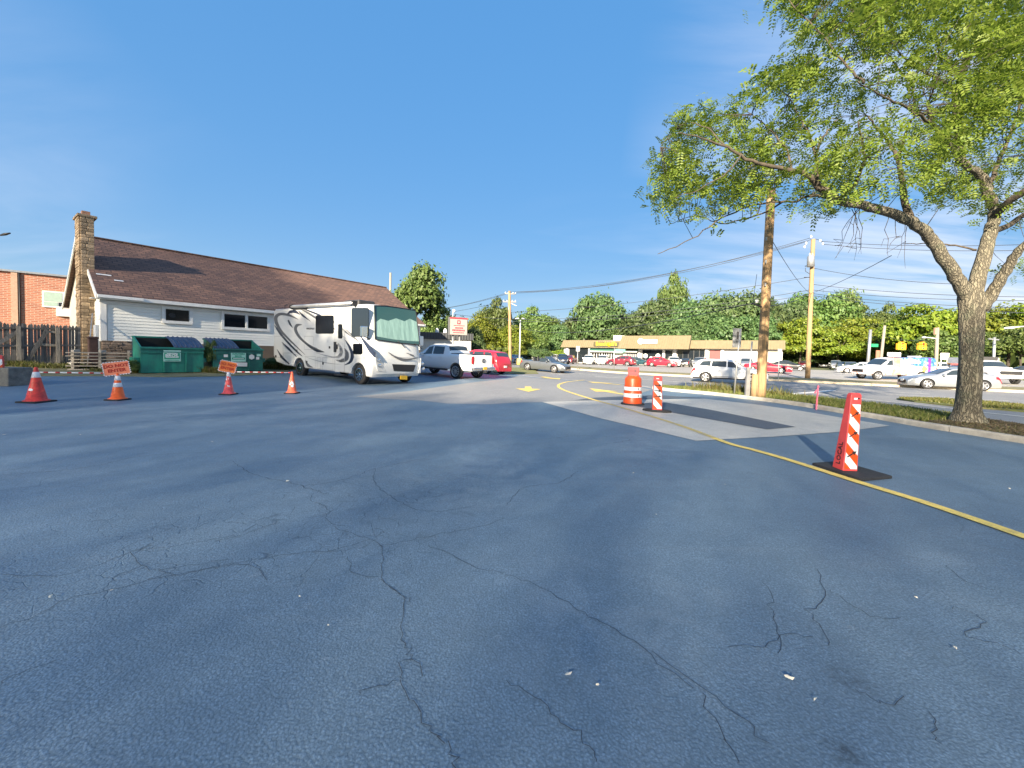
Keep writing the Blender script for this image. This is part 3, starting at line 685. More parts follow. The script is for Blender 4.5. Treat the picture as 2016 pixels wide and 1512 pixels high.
# windows
def house_window(pxl, pxr, pyt, pyb, panes, broken=False):
    o2 = C0 + Vector((HN.x, HN.y, 0)) * 0.05
    u0, z1 = plane_uz(pxl, pyt, o2, HX, HN); u1, _ = plane_uz(pxr, (pyt + pyb) / 2, o2, HX, HN); _, z0 = plane_uz(pxl, pyb, o2, HX, HN)
    z1 = min(z1, EAVE - sl * ov - .24)
    mb = MB(); mb.box(((u0 + u1) / 2, -0.055, (z0 + z1) / 2), (u1 - u0 - .02, 0.03, z1 - z0 - .02)); w = mb.build('window', 'trim', house)
    t = 0.14; mb = MB()
    mb.box(((u0 + u1) / 2, -.085, z0 + t / 2), (u1 - u0, .06, t)); mb.box(((u0 + u1) / 2, -.085, z1 - t / 2), (u1 - u0, .06, t))
    mb.box((u0 + t / 2, -.083, (z0 + z1) / 2), (t, .056, z1 - z0 - 2 * t)); mb.box((u1 - t / 2, -.083, (z0 + z1) / 2), (t, .056, z1 - z0 - 2 * t))
    mb.build('window_trim', 'trim', w)
    n = panes; wi = (u1 - u0 - 2 * t) / n
    for k in range(n):
        a, b = u0 + t + k * wi, u0 + t + (k + 1) * wi
        if n > 1 and k: a += .06
        if n > 1 and k < n - 1: b -= .06
        mb = MB(); mb.box(((a + b) / 2, -.075, (z0 + z1) / 2), (b - a - .06, .02, z1 - z0 - 2 * t - .05)); mb.build('pane', 'rv_glass', w)
        if broken:
            mb = MB(); cx_, cz_ = a + (b - a) * .28, (z0 + z1) / 2 - .02
            mb.prism([(cx_ + math.cos(q / 9 * 6.283) * .17 * sr.uniform(.75, 1.1), -.087, cz_ + math.sin(q / 9 * 6.283) * .14 * sr.uniform(.75, 1.1)) for q in range(9)], (0, .004, 0)); mb.build('broken_hole', 'ink', w)
    if n > 1:
        mb = MB(); mb.box(((u0 + u1) / 2, -.083, (z0 + z1) / 2), (.1, .05, z1 - z0 - 2 * t)); mb.build('mullion', 'trim', w)
house_window(318, 379, 600, 636, 1, True); house_window(435, 531, 612, 648, 2)
# chimney
ch = obj('chimney', None, None, house)
mb = MB(); CX0, CX1, CY0, CY1, CT = -0.46, 0.03, 1.75, 3.0, 7.55
mb.box(((CX0 + CX1) / 2, (CY0 + CY1) / 2, CT / 2 - .1), (CX1 - CX0 - .08, CY1 - CY0 - .08, CT)); mb.build('chimney_core', 'mortar', ch)
z = 0.1
while z < CT - .1:
    h = sr.uniform(.12, .2); x = CX0
    k = sr.uniform(.35, .65)
    for a, b in ((CX0, CX0 + (CX1 - CX0) * k), (CX0 + (CX1 - CX0) * k, CX1)):
        piece('stone', 'stone', ch, ((a + b) / 2, CY0 + .02 - sr.uniform(0, .025), z + h / 2), (b - a - .014, .12, h - .014), None, .07)
    y = CY0 + .08
    while y < CY1 - .02:
        w = min(sr.uniform(.3, .6), CY1 - y); piece('stone', 'stone', ch, (CX0 + .02 - sr.uniform(0, .025), y + w / 2, z + h / 2), (.12, w - .014, h - .014), None, .07); y += w
    z += h
mb = MB(); mb.box(((CX0 + CX1) / 2, (CY0 + CY1) / 2, CT), (CX1 - CX0 + .22, CY1 - CY0 + .22, .12)); mb.build('chimney_cap', 'stone', ch, bevel=.015)
mb = MB(); mb.box(((CX0 + CX1) / 2, (CY0 + CY1) / 2 - .2, CT + .17), (.3, .34, .26)); mb.build('flue', mat('clay_flue', (.36, .19, .12), .85, var=.2), ch)
# pale patches on the roof
for px, py, w_, h_ in ((180, 531, .55, .08), (202, 547, .35, .1)):
    u, zz = -0.1 + (px - 172) / 60, 0
    x = 0.25 + (px - 178) / 45; y = 1.3 - (py - 531) / 40
    p = roofpt(x, y); mb = MB(); mb.box((p[0], p[1], p[2] + .012), (w_, .1, .012), Matrix.Rotation(math.atan(sl), 3, 'X')); mb.build('roof_patch', 'trim', house)
# meter box, downpipe, leaning pipe
mb = MB(); mb.box((-.1, .55, 1.45), (.16, .5, 1.2)); tag(mb.build('utility_box', mat('grey_box', (.42, .46, .52), .5, .2), None, bevel=.02), 'tall pale grey metal box fixed to the end of the clapboard house', 'utility box')
bpy.data.objects['utility_box'].location = C0; bpy.data.objects['utility_box'].rotation_euler = (0, 0, HA)
p0, p1 = at(171, 690, 18.6), at(182, 617, 19.6); p0.z = G(p0.x, p0.y)
mb = MB(); mb.tube([p0, p1], .022, 8); tag(mb.build('pipe', 'steel'), 'thin grey metal pipe leaning against the stone chimney', 'pipe')
mb = MB(); p = at(183, 690, 19.0); p.z = G(p.x, p.y); mb.box((0, 0, .68), (.32, .32, 1.36)); mb.box((0, 0, 1.42), (.36, .36, .12), None, 1)
o = mb.build('boiler_drum', [mat('rust_brown', (.06, .03, .025), .8, var=.4), 'trim'], bevel=.03); o.location = p; o.rotation_euler = (0, 0, HA); tag(o, 'narrow dark brown cabinet with white top beside the chimney foot', 'cabinet')

# ---- brick building behind
M['brick'] = brick_like('orange_brick', (0.44, 0.165, 0.095), (0.30, 0.10, 0.06), (0.42, 0.31, 0.24), 0.42, 0.15, 0.022, 0.4, noise_mix=0.3)
BX = Vector((0.72, 0.694)); BN = Vector((0.694, -0.72)); B0 = at(0, 660, 34.0); B0.z = G(B0.x, B0.y)
brick = thing('brick_building', 'flat roofed orange brick building behind the picket fence', 'building', B0, math.atan2(BX.y, BX.x))
_, bt = plane_uz(0, 533, B0, BX, BN)
mb = MB(); mb.box((1, 6, bt / 2 - .2), (26, 12, bt + .4)); mb.build('wall', 'brick', brick)
mb = MB(); mb.box((1, 6, bt + .08), (26.3, 12.3, .16)); mb.build('coping', 'steel', brick)
u, _ = plane_uz(29, 600, B0, BX, BN)
mb = MB(); mb.box((u, -.05, bt / 2), (.35, .1, bt)); mb.build('pilaster', mat('pale_pilaster', (.42, .28, .2), .85, var=.2), brick)
mb = MB(); mb.tube([(u + .28, -.06, 0), (u + .28, -.06, bt)], .05, 6); mb.build('downpipe', 'ink', brick)
def bwin(l, r_, t, b):
    u0, z1 = plane_uz(l, t, B0, BX, BN); u1, _ = plane_uz(r_, (t + b) / 2, B0, BX, BN); _, z0 = plane_uz(l, b, B0, BX, BN); return u0, u1, z0, z1
u0, u1, z0, z1 = bwin(83, 138, 572, 604)
mb = MB(); mb.box(((u0 + u1) / 2, -.04, (z0 + z1) / 2), (u1 - u0, .08, z1 - z0)); w = mb.build('window', 'trim', brick)
um = u0 + (u1 - u0) * .74
M['shade'] = mat('green_blind', (.32, .42, .36), .7, var=.12)
for a, b, zz0, zz1, mt_ in ((u0 + .08, um - .05, z0 + (z1 - z0) * .36, z1 - .08, 'shade'), (um + .05, u1 - .06, z0 + (z1 - z0) * .36, z1 - .08, 'shade'), (u0 + .08, u0 + .9, z0 + .12, z0 + (z1 - z0) * .33, 'shade'), (u0 + .95, um - .05, z0 + .12, z0 + (z1 - z0) * .33, 'glass'), (um + .05, u1 - .06, z0 + .12, z0 + (z1 - z0) * .33, 'glass')):
    mb = MB(); mb.box(((a + b) / 2, -.085, (zz0 + zz1) / 2), (b - a, .02, zz1 - zz0)); mb.build('pane', mt_, w)
u0, u1, z0, z1 = bwin(111, 138, 607, 622)
mb = MB(); mb.box(((u0 + u1) / 2, -.1, (z0 + z1) / 2), (u1 - u0, .2, z1 - z0)); mb.build('white_panel', 'white', brick)

# ---- picket fence
FB = C0 - Vector((HX.x, HX.y, 0)) * 0.62 - Vector((HN.x, HN.y, 0)) * 0.75; FB.z = G(FB.x, FB.y)
fence = thing('picket_fence', 'weathered grey wooden picket fence with diagonal braces beside the house', 'fence', FB, HA)
def picket_mesh():
    mb = MB(); h = 1.0; mb.prism([(-.5, -.5, 0), (.5, -.5, 0), (.5, -.5, .955), (0, -.5, 1), (-.5, -.5, .955)], (0, 1, 0)); me = mb.mesh('picket'); 
    bm = bmesh.new(); bm.from_mesh(me); bmesh.ops.recalc_face_normals(bm, faces=bm.faces); bm.to_mesh(me); bm.free(); me.materials.append(M['wood']); return me
pm = picket_mesh()
for i in range(58):
    o = bpy.data.objects.new('picket', pm); COL.objects.link(o); o.parent = fence
    x = -0.06 - i * 0.098; fl = -0.05
    o.location = (x, 0.03 + sr.uniform(-.006, .006), G(FB.x + HX.x * x, FB.y + HX.y * x) - FB.z + fl); o.scale = (.093, .022, 2.0 + sr.uniform(-.04, .04)); o.rotation_euler = (0, R(sr.uniform(-.7, .7)), 0)
for z in (0.2, 1.0, 1.78):
    mb = MB(); mb.beam((0, -.01, z), (-5.7, -.01, z - .22), .04, .09); mb.build('rail', 'wood', fence)
def fpt(px, py, d=-.07):
    u, zz = plane_uz(px, py, FB, HX, HN); return Vector((u, d, zz))
for px_, yt, yb in ((36, 642, 726), (113, 645, 722)):
    a, b = fpt(px_, yt), fpt(px_, yb); mb = MB(); mb.beam((a.x, -.09, b.z - .1), (a.x, -.09, a.z), .13, .13, Vector((0, 1, 0))); mb.build('post', 'woodpost', fence)
for a, b in (((93, 650), (50, 716)), ((36, 652), (-6, 678))):
    mb = MB(); mb.beam(fpt(*a), fpt(*b), .05, .15); mb.build('brace', 'wood', fence)
for a, b in (((86, 652), (110, 654)), ((65, 677), (110, 680))):
    mb = MB(); mb.beam(fpt(*a, -.05), fpt(*b, -.05), .04, .11); mb.build('brace', 'woodpost', fence)

# ---- lumber stack
lp = pix(208, 729); lum = thing('lumber_stack', 'low stack of weathered boards with spacers under the house wall', 'lumber', lp, HA * .62)
M['plank'] = mat('old_plank', (.40, .35, .29), .9, var=.4, scale=4, stretch=(.6, 5, 5), isl=.35)
for k in range(6):
    z = .06 + k * .145
    for q in range(3): piece('board', 'plank', lum, (sr.uniform(-.05, .05) - .05, -.35 + q * .33, z), (2.2 + sr.uniform(-.15, .1), .14, .035), (0, R(sr.uniform(-.5, .5)), R(sr.uniform(-1, 1))), .04)
    for q in (-.95, -.1, .85): piece('spacer_block', 'plank', lum, (q, 0, z + .075), (.1, .8, .1), None, .04)
# white and black rubbish bag
p = pix(150, 723); bag = thing('rubbish_bags', 'crumpled white and black rubbish bags on the grass by the fence', 'bags', p)
for c, s_, mt_ in (((-.1, 0, .13), .17, 'white'), ((.22, .05, .1), .15, 'black'), ((.02, -.05, .28), .1, 'white')):
    bm = bmesh.new(); bmesh.ops.create_icosphere(bm, subdivisions=3, radius=s_)
    for v in bm.verts: v.co *= 1 + .35 * (math.sin(v.co.x * 31 + c[0] * 9) * math.sin(v.co.y * 37) * math.cos(v.co.z * 29)); v.co.z *= .8; v.co += Vector(c)
    me = bpy.data.meshes.new('bag'); bm.to_mesh(me); bm.free(); obj('bag', me, mt_, bag)

# ---- dumpsters
M['green'] = mat('dumpster_green', (0.010, 0.215, 0.145), 0.5, var=0.35, scale=3, stretch=(1, 1, .5), dirt=(.014, .13, .11))
M['green2'] = mat('dumpster_dark_green', (0.014, 0.155, 0.122), 0.5, var=0.4, scale=3, dirt=(.012, .09, .09))
M['lid'] = mat('dumpster_lid_blue', (0.055, 0.08, 0.14), 0.5, var=0.3, scale=6)
M['void'] = mat('dumpster_inside', (0.008, 0.012, 0.012), 0.9)
M['sign_mint'] = mat('sign_mint', (.42, .72, .62), .5, var=.1, scale=8); M['sign_green'] = mat('sign_green', (.03, .33, .2), .5)
def dumpster(label, loc, rz, body, w, closed_left):
    D, hf, hb = 1.35, 1.12, 1.6; t = thing('dumpster', label, 'dumpster', loc, rz, 'green dumpsters by the house')
    mb = MB(); th = .05
    mb.box((w / 2, th / 2, hf / 2 + .06), (w, th, hf)); mb.box((w / 2, D - th / 2, hb / 2 + .06), (w, th, hb))
    for x in (th / 2, w - th / 2):
        mb.prism([(x - th / 2, th, .06), (x - th / 2, D - th, .06), (x - th / 2, D - th, hb + .06), (x - th / 2, th, hf + .06)], (th, 0, 0))
    mb.build('body', body, t)
    mb = MB(); mb.box((w / 2, D / 2, .1), (w - 2 * th - .01, D - 2 * th - .01, .06)); mb.box((w / 2, th + .012, hf / 2 + .06), (w - 2 * th - .02, .012, hf - .06)); mb.box((w / 2, D - th - .012, hb / 2 + .06), (w - 2 * th - .02, .012, hb - .1))
    mb.box((th + .012, D / 2, hf / 2 + .1), (.012, D - 2 * th - .06, hf - .1)); mb.box((w - th - .012, D / 2, hf / 2 + .1), (.012, D - 2 * th - .06, hf - .1)); mb.build('interior', 'void', t)
    mb = MB(); mb.box((w / 2, -.025, hf + .03), (w + .06, .09, .09)); mb.box((w / 2, D + .02, hb + .04), (w + .06, .08, .08)); mb.build('rim', body, t, bevel=.012)
    mb = MB(); mb.box((w / 2, -.03, hf - .16), (w, .05, .05)); mb.build('front_bar', body, t)
    for x in (w * .35, w * .7):
        mb = MB(); mb.box((x, -.03, hf / 2 - .02), (.05, .055, hf - .2)); mb.build('rib', body, t)
    mb = MB(); mb.box((w / 2, .1, .03), (w - .1, .1, .06)); mb.box((w / 2, D - .1, .03), (w - .1, .1, .06)); mb.build('skid', 'void', t)
    for x, sgn in ((0, -1), (w, 1)):
        mb = MB(); mb.box((x + sgn * .09, D * .42, .62), (.18, .85, .2)); mb.box((x + sgn * .09, D * .42, .62), (.13, .86, .14), None, 1); mb.build('fork_pocket', [body, 'void'], t)
    for left in (True, False):
        x0, x1 = (0.0, w / 2 - .01) if left else (w / 2 + .01, w)
        if left == closed_left:
            a, b = Vector((0, -.07, hf + .09)), Vector((0, D, hb + .1)); mb = MB(); n = 8; pr = []
            for i in range(n + 1):
                q = a.lerp(b, i / n); q.z += .07 * math.sin(math.pi * i / n); pr.append(q)
            mb.add([(x, q.y, q.z) for q in pr for x in (x0, x1)] + [(x, q.y, q.z - .03) for q in pr for x in (x0, x1)],
                   [(2 * i, 2 * i + 1, 2 * i + 3, 2 * i + 2) for i in range(n)] + [(2 * n + 2 + 2 * i, 2 * n + 4 + 2 * i, 2 * n + 5 + 2 * i, 2 * n + 3 + 2 * i) for i in range(n)] + [(0, 2 * n + 2, 2 * n + 3, 1), (2 * n, 2 * n + 1, 4 * n + 3, 4 * n + 2)] + [(2 * i, 2 * i + 2, 2 * n + 4 + 2 * i, 2 * n + 2 + 2 * i) for i in range(n)] + [(2 * i + 1, 2 * n + 3 + 2 * i, 2 * n + 5 + 2 * i, 2 * i + 3) for i in range(n)])
            lid = mb.build('lid', 'lid', t)
            for k in range(6):
                x = x0 + (x1 - x0) * (k + .6) / 6.2; mb = MB(); mb.tube([(x, q.y, q.z + .012) for q in pr], .028, 6); mb.build('lid_rib', 'lid', lid)
        else:
            mb = MB(); mb.box(((x0 + x1) / 2, D + .1, hb - .5), (x1 - x0, .04, 1.15), Matrix.Rotation(R(6), 3, 'X')); mb.build('open_lid', 'lid', t)
    return t
def decal(t, x, z, w, h, material, y=-.062, name='sticker', d=.006, rot=0):
    mb = MB(); mb.box((x, y, z), (w, d, h), Matrix.Rotation(R(rot), 3, 'Y')); return mb.build(name, material, t)
d1p = pix(277, 737); d1 = dumpster('green dumpster with its blue ribbed lid closed on the right half', d1p, HA, 'green', 2.25, False)
s_ = decal(d1, 1.06, .76, .62, .4, 'sign_mint', name='sign_plate'); decal(s_, 1.06, .80, .56, .28, 'sign_green', -.068, 'sign_field')
decal(d1, 1.06, 1.03, .62, .06, 'sign_mint', -.09, 'sign_strip')
text_on('WINTERS', .075, s_, (1.06, -.073, .905), (1, 0, 0), (0, 0, 1), 'white', bold=.003, sx=1.2); text_on('BROS.', .16, s_, (1.06, -.073, .815), (1, 0, 0), (0, 0, 1), 'white', bold=.006, sx=1.15)
for zz, ww in ((.735, .46), (.68, .4), (.61, .5)): decal(s_, 1.06, zz, ww, .025, 'white' if zz > .7 else 'sign_green', -.073, 'lettering')
d2p = pix(420, 734); d2 = dumpster('dark green dumpster with stickers and its lid closed on the left half', d2p, HA, 'green2', 2.2, True)
s_ = decal(d2, 1.05, .76, .66, .44, 'sign_mint', name='sign_plate'); decal(s_, 1.05, .7, .58, .1, 'sign_green', -.068, 'sign_field')
text_on('WINTERS', .11, s_, (1.05, -.068, .92), (1, 0, 0), (0, 0, 1), 'sign_green', bold=.004, sx=1.2); text_on('BROS.', .12, s_, (1.05, -.068, .81), (1, 0, 0), (0, 0, 1), 'sign_green', bold=.004)
decal(s_, 1.05, .7, .48, .03, 'white', -.073, 'lettering')
decal(d2, 1.12, .4, .64, .2, 'white', -.062, 'paper_notice', rot=2)
decal(d2, .5, .83, .17, .13, 'white'); decal(d2, 1.98, .88, .2, .12, 'sign_mint'); decal(d2, 1.93, .72, .15, .14, 'white')
mb = MB(); mb.prism([(1.65 + math.cos(R(30 + 60 * k)) * .14, -.064, .78 + math.sin(R(30 + 60 * k)) * .14) for k in range(6)], (0, .006, 0)); mb.build('hexagon_sticker', 'white', d2)

# ---- concrete block
p = pix(20, 762); blk = MB(); blk.box((0, 0, .29), (1.3, .7, .58)); o = blk.build('concrete_block', mat('old_concrete', (.15, .15, .14), .95, var=.5, scale=5, bump=.8, bscale=18), bevel=.03)
o.location = p + Vector((-.78, .35, 0)); o.rotation_euler = (0, 0, R(4)); tag(o, 'rough grey concrete block at the end of the row of cones', 'concrete block')

# ---- traffic cones
M['cone_red'] = mat('cone_red', (0.66, 0.045, 0.03), 0.5, var=0.45, scale=9); M['cone_orange'] = mat('cone_orange', (0.80, 0.115, 0.01), 0.45, var=0.1)
M['cone_pink'] = mat('cone_faded', (0.74, 0.085, 0.085), 0.5, var=0.45, scale=9); M['cone_or2'] = mat('cone_pale_orange', (0.78, 0.15, 0.07), 0.5, var=0.45, scale=9)
def cone(label, px, py, h, rb, body, bands=(), tip=None, torn=0, rz=0.0):
    t = thing('traffic_cone', label, 'traffic cone', pix(px, py), rz, 'traffic cones across the lot')
    rt = .03; bw = rb * 2.6; mb = MB(); mb.box((0, 0, .022), (bw, bw, .044)); mb.build('base', 'rubber', t, bevel=.01)
    def rad(z): return rb + (rt - rb) * (z - .04) / (h - .04)
    mb = MB(); mb.lathe([(rb + .05, .044), (rb + .045, .06), (rb, .075), (rad(h * .5), h * .5), (rt, h - .01), (rt * .7, h), (0, h)], 28); mb.build('cone_body', body, t)
    for z0, z1, mt_ in bands:
        mb = MB(); mb.lathe([(rad(z0) + .001, z0), (rad(z0) + .005, z0 + .004), (rad(z1) + .005, z1 - .004), (rad(z1) + .001, z1)], 28); mb.build('reflective_band', mt_, t)
    q = random.Random(px)
    for k in range(torn):
        z0 = q.uniform(.3, .8) * h; a = q.uniform(0, 6.28) if k > 3 else -1.57 + q.uniform(-.7, .7); mb = MB(); n = 6; vs = []
        ws, hs = q.uniform(.25, .7), q.uniform(.05, .13)
        for i in range(n + 1):
            aa = a + ws * (i / n - .5)
            for zz in (z0 + q.uniform(-.02, .02), z0 + hs * q.uniform(.4, 1)): vs.append(((rad(zz) + .007) * math.cos(aa), (rad(zz) + .007) * math.sin(aa), zz))
        mb.add(vs, [(2 * i, 2 * i + 2, 2 * i + 3, 2 * i + 1) for i in range(n)]); mb.build('torn_sleeve', 'reflect_w', t)
    return t
cone1 = cone('large scuffed red traffic cone beside the concrete block', 72, 792, .88, .19, 'cone_red', [(.62, .76, 'reflect_w')], torn=2)
cone2 = cone('bright orange traffic cone with two white bands under a pale orange sign', 232, 788, .74, .15, 'cone_orange', [(.36, .47, 'reflect_w'), (.54, .66, 'reflect_w')])
cone3 = cone('faded pink traffic cone with torn white sleeve under a tilted sign', 450, 777, .74, .145, 'cone_pink', [(.58, .72, 'reflect_w')], torn=5)
cone4 = cone('scratched pale orange traffic cone standing before the motorhome', 575, 775, .74, .14, 'cone_or2', torn=8)
M['sign_orange'] = mat('sign_orange_faded', (.85, .25, .13), .6, var=.12); M['sign_orange2'] = mat('sign_orange_bright', (.85, .22, .05), .6, var=.12)
def spiky_sign(label, c, w, h, tilt, material, inkm):
    t = thing('warning_sign', label, 'sign', (c.x, c.y, c.z), math.atan2(-c.x, c.y) * .9, 'do not enter signs on cones'); t.rotation_euler = (0, R(tilt), t.rotation_euler[2])
    per = []; nx, nz = 9, 6
    def edge(a, b, n, out):
        for i in range(n):
            for k, d in ((0, 0), (.5, .028)):
                f = (i + k) / n; per.append((a[0] + (b[0] - a[0]) * f + out[0] * d, a[1] + (b[1] - a[1]) * f + out[1] * d))
    W_, H_ = w / 2, h / 2
    edge((-W_, -H_), (W_, -H_), nx, (0, -1)); edge((W_, -H_), (W_, H_), nz, (1, 0)); edge((W_, H_), (-W_, H_), nx, (0, 1)); edge((-W_, H_), (-W_, -H_), nz, (-1, 0))
    mb = MB(); mb.prism([(x, 0, z) for x, z in per], (0, .012, 0)); mb.build('board', material, t)
    mb = MB()
    for i in range(0, len(per), 2):
        a, b, cc = per[i], per[(i + 1) % len(per)], per[(i + 2) % len(per)]
        mb.prism([(a[0], -.003, a[1]), (b[0], -.003, b[1]), (cc[0], -.003, cc[1])], (0, .002, 0), 0)
    mb.build('spiked_border', 'reflect_w', t)
    text_on('DO NOT', h * .36, t, (0, -.005, h * .2), (1, 0, 0), (0, 0, 1), inkm, bold=.004, ext=.002); text_on('ENTER', h * .36, t, (0, -.005, -h * .17), (1, 0, 0), (0, 0, 1), inkm, bold=.004, ext=.002)
    mb = MB(); mb.cyl((0, .02, -h / 2 - .12), (0, .02, 0), .012); mb.build('stake', 'wood', t)
c = cone2.location; spiky_sign('pale orange spiky do not enter sign tilted on the white banded cone', c + Vector((0, -.03, .86)), .5, .33, -9, 'sign_orange', 'red_ink')
c = cone3.location; spiky_sign('bright orange spiky do not enter sign tilted on the pink cone', c + Vector((0, -.03, .88)), .42, .33, 14, 'sign_orange2', 'red_ink')
def bar(label, a, b, n=9):
    t = thing('barrier_bar', label, 'barrier bar', a.lerp(b, .5), 0, 'red and white bars between cones'); o = t.location.copy(); a = a - o; b = b - o
    mb = MB(); mb.tube([a, b], .017, 8); mb.build('bar', 'white', t); d = (b - a)
    for k in range(n):
        f = (k + .65) / n; mb = MB(); mb.tube([a + d * (f - .2 / n), a + d * (f + .2 / n)], .0185, 8); mb.build('red_band', mat('band_red', (.5, .03, .03), .5), t)
bar('red and white bar laid across the large red cone and the banded cone', cone1.location + Vector((.03, .02, .75)), cone2.location + Vector((-.03, .02, .72)), 7)
bar('red and white bar laid across the pink cone and the pale orange cone', cone3.location + Vector((.03, .02, .72)), cone4.location + Vector((0, .02, .70)), 8)
# street lamp at the left edge: only its arm reaches in
p = px2(-150, 24.0); sl_ = thing('street_lamp', 'dark street lamp arm reaching in above the brick building', 'street lamp', p)
a = at(20, 459, 24.0) - p; b = at(-150, 500, 24.0) - p; b.x = 0; b.y = 0
mb = MB(); mb.tube([(0, 0, -.1), (0, 0, b.z)], [.09, .06], 10); mb.build('post', 'steel', sl_)
mb = MB(); mb.tube([(0, 0, b.z), a - Vector((.5, 0, .12))], .03, 8); mb.build('arm', 'rim_dark', sl_)
mb = MB(); mb.tube([a - Vector((.55, 0, .13)), a - Vector((.3, 0, .07)), a], [.05, .08, .04], 8); mb.build('lamp_head', 'rim_dark', sl_)
# ================================================================== vehicles
def carpaint(name, col, metal=0.0, rough=0.28):
    mt_ = mat(name, col, rough, metal, coat=0.7); return mt_
def sm_interp(x, pts, d=0.07):
    pts = sorted(pts); xs = [p[0] for p in pts]; zs = [p[1] for p in pts]
    return float(np.mean([np.interp(x + k * d, xs, zs) for k in (-1, -.5, 0, .5, 1)]))
class Car:
    def __init__(s, L, W, top, belt, plan, zlow=.24, cabw=.76, wheels=(1.4, -1.4, .33, .22), sm=.06, hoodw=.86):
        s.L, s.W, s.top, s.belt, s.plan, s.zlow, s.cabw, s.wheels, s.d, s.hoodw = L, W, top, belt, plan, zlow, cabw, wheels, sm, hoodw
    def sec(s, x):
        w = s.W / 2 * sm_interp(x, s.plan, .04); zt = sm_interp(x, s.top, s.d); b = min(sm_interp(x, s.belt, s.d), zt - .01)
        c = min(1, max(0, (zt - b) / .35)); zl = s.zlow; h = b - zl
        y5 = w * (s.hoodw + (s.cabw - s.hoodw) * c); z5 = b + (zt - b) * (.55 + .32 * c)
        return [(w * .90, zl), (w * .98, zl + h * .16), (w, zl + h * .5), (w * .985, zl + h * .86), (w * .945, b), (y5, z5), (y5 * .82, b + (zt - b) * (.85 + .1 * c)), (0, zt)]
    def S(s, x, k, side=1):
        q = s.sec(x); i = min(6, int(k)); f = k - i; a, b = q[i], q[i + 1]
        return Vector((x, side * (a[0] + (b[0] - a[0]) * f), a[1] + (b[1] - a[1]) * f))
    def patch(s, mb, corners, off=.008, nu=6, nv=3, sides=(1, -1), mi=0):
        # corners: (x,k) for bottom-front, bottom-rear, top-rear, top-front
        for sd in sides:
            vs = []; (a, b, c, d) = corners
            for j in range(nv + 1):
                for i in range(nu + 1):
                    u, v = i / nu, j / nv
                    x = (a[0] * (1 - u) + b[0] * u) * (1 - v) + (d[0] * (1 - u) + c[0] * u) * v
                    k = (a[1] * (1 - u) + b[1] * u) * (1 - v) + (d[1] * (1 - u) + c[1] * u) * v
                    p = s.S(x, k, sd); e = 1e-2
                    du = s.S(x + e, k, sd) - s.S(x - e, k, sd); dv = s.S(x, min(6.999, k + e), sd) - s.S(x, max(0, k - e), sd)
                    n = du.cross(dv)
                    if n.length < 1e-9: n = Vector((0, sd, .3))
                    n.normalize()
                    if n.dot(Vector((p.x * .02, p.y, p.z - .5))) < 0: n = -n
                    vs.append(p + n * off)
            mb.add(vs, [(j * (nu + 1) + i, j * (nu + 1) + i + 1, (j + 1) * (nu + 1) + i + 1, (j + 1) * (nu + 1) + i) for j in range(nv) for i in range(nu)], mi, True)
    def cross(s, mb, x0, x1, k0=5.1, off=.008, nu=6, nv=8, mi=0):     # a panel over the middle (windscreen, rear screen)
        vs = []
        for i in range(nu + 1):
            x = x0 + (x1 - x0) * i / nu
            for j in range(-nv, nv + 1):
                k = 7 - (7 - k0) * abs(j) / nv; p = s.S(x, k, 1 if j >= 0 else -1); vs.append(p + Vector((off * .8 * (1 if x0 > x1 else 1) * (1 if x > 0 else -1), 0, off)))
        w = 2 * nv + 1
        mb.add(vs, [(i * w + j, i * w + j + 1, (i + 1) * w + j + 1, (i + 1) * w + j) for i in range(nu) for j in range(w - 1)], mi, True)
    def body_mesh(s, n=46, arch=1.16):
        mb = MB(); xs = [s.L / 2 - s.L * (0.5 - 0.5 * math.cos(math.pi * i / n)) * 0.35 - s.L * i / n * 0.65 for i in range(n + 1)]
        ring = 15; vs = []
        for x in xs:
            q = s.sec(x); vs += [(x, y, z) for y, z in q] + [(x, -y, z) for y, z in reversed(q[:-1])]
        fs = [(i * ring + k, i * ring + (k + 1) % ring, (i + 1) * ring + (k + 1) % ring, (i + 1) * ring + k) for i in range(n) for k in range(ring)]
        fs += [tuple(range(ring)), tuple(n * ring + k for k in reversed(range(ring)))]
        mb.add(vs, fs, 0, True); me = mb.mesh('body'); bm = bmesh.new(); bm.from_mesh(me); bmesh.ops.recalc_face_normals(bm, faces=bm.faces); bm.to_mesh(me); bm.free()
        xf, xr, r, tw = s.wheels; o = bpy.data.objects.new('b', me); COL.objects.link(o); cut = []
        for x in (xf, xr):
            cb = MB(); n2 = 24; cb.add([(x + r * arch * math.cos(6.2832 * k / n2), y, r + r * arch * math.sin(6.2832 * k / n2)) for y in (-3, 3) for k in range(n2)], [(k, (k + 1) % n2, n2 + (k + 1) % n2, n2 + k) for k in range(n2)] + [tuple(reversed(range(n2))), tuple(range(n2, 2 * n2))])
            cm = cb.mesh('cut'); b2 = bmesh.new(); b2.from_mesh(cm); bmesh.ops.recalc_face_normals(b2, faces=b2.faces); b2.to_mesh(cm); b2.free()
            co = bpy.data.objects.new('cut', cm); COL.objects.link(co); cut.append(co); md = o.modifiers.new('b', 'BOOLEAN'); md.object = co; md.operation = 'DIFFERENCE'; md.solver = 'EXACT'
        bpy.context.view_layer.update()
        res = bpy.data.meshes.new_from_object(o.evaluated_get(bpy.context.evaluated_depsgraph_get()))
        for c in cut: bpy.data.objects.remove(c)
        bpy.data.objects.remove(o); res.name = 'body'
        b2 = bmesh.new(); b2.from_mesh(res)
        for e in b2.edges: e.smooth = e.calc_face_angle(0) < 0.7
        for f in b2.faces: f.smooth = True
        b2.to_mesh(res); b2.free()
        return res
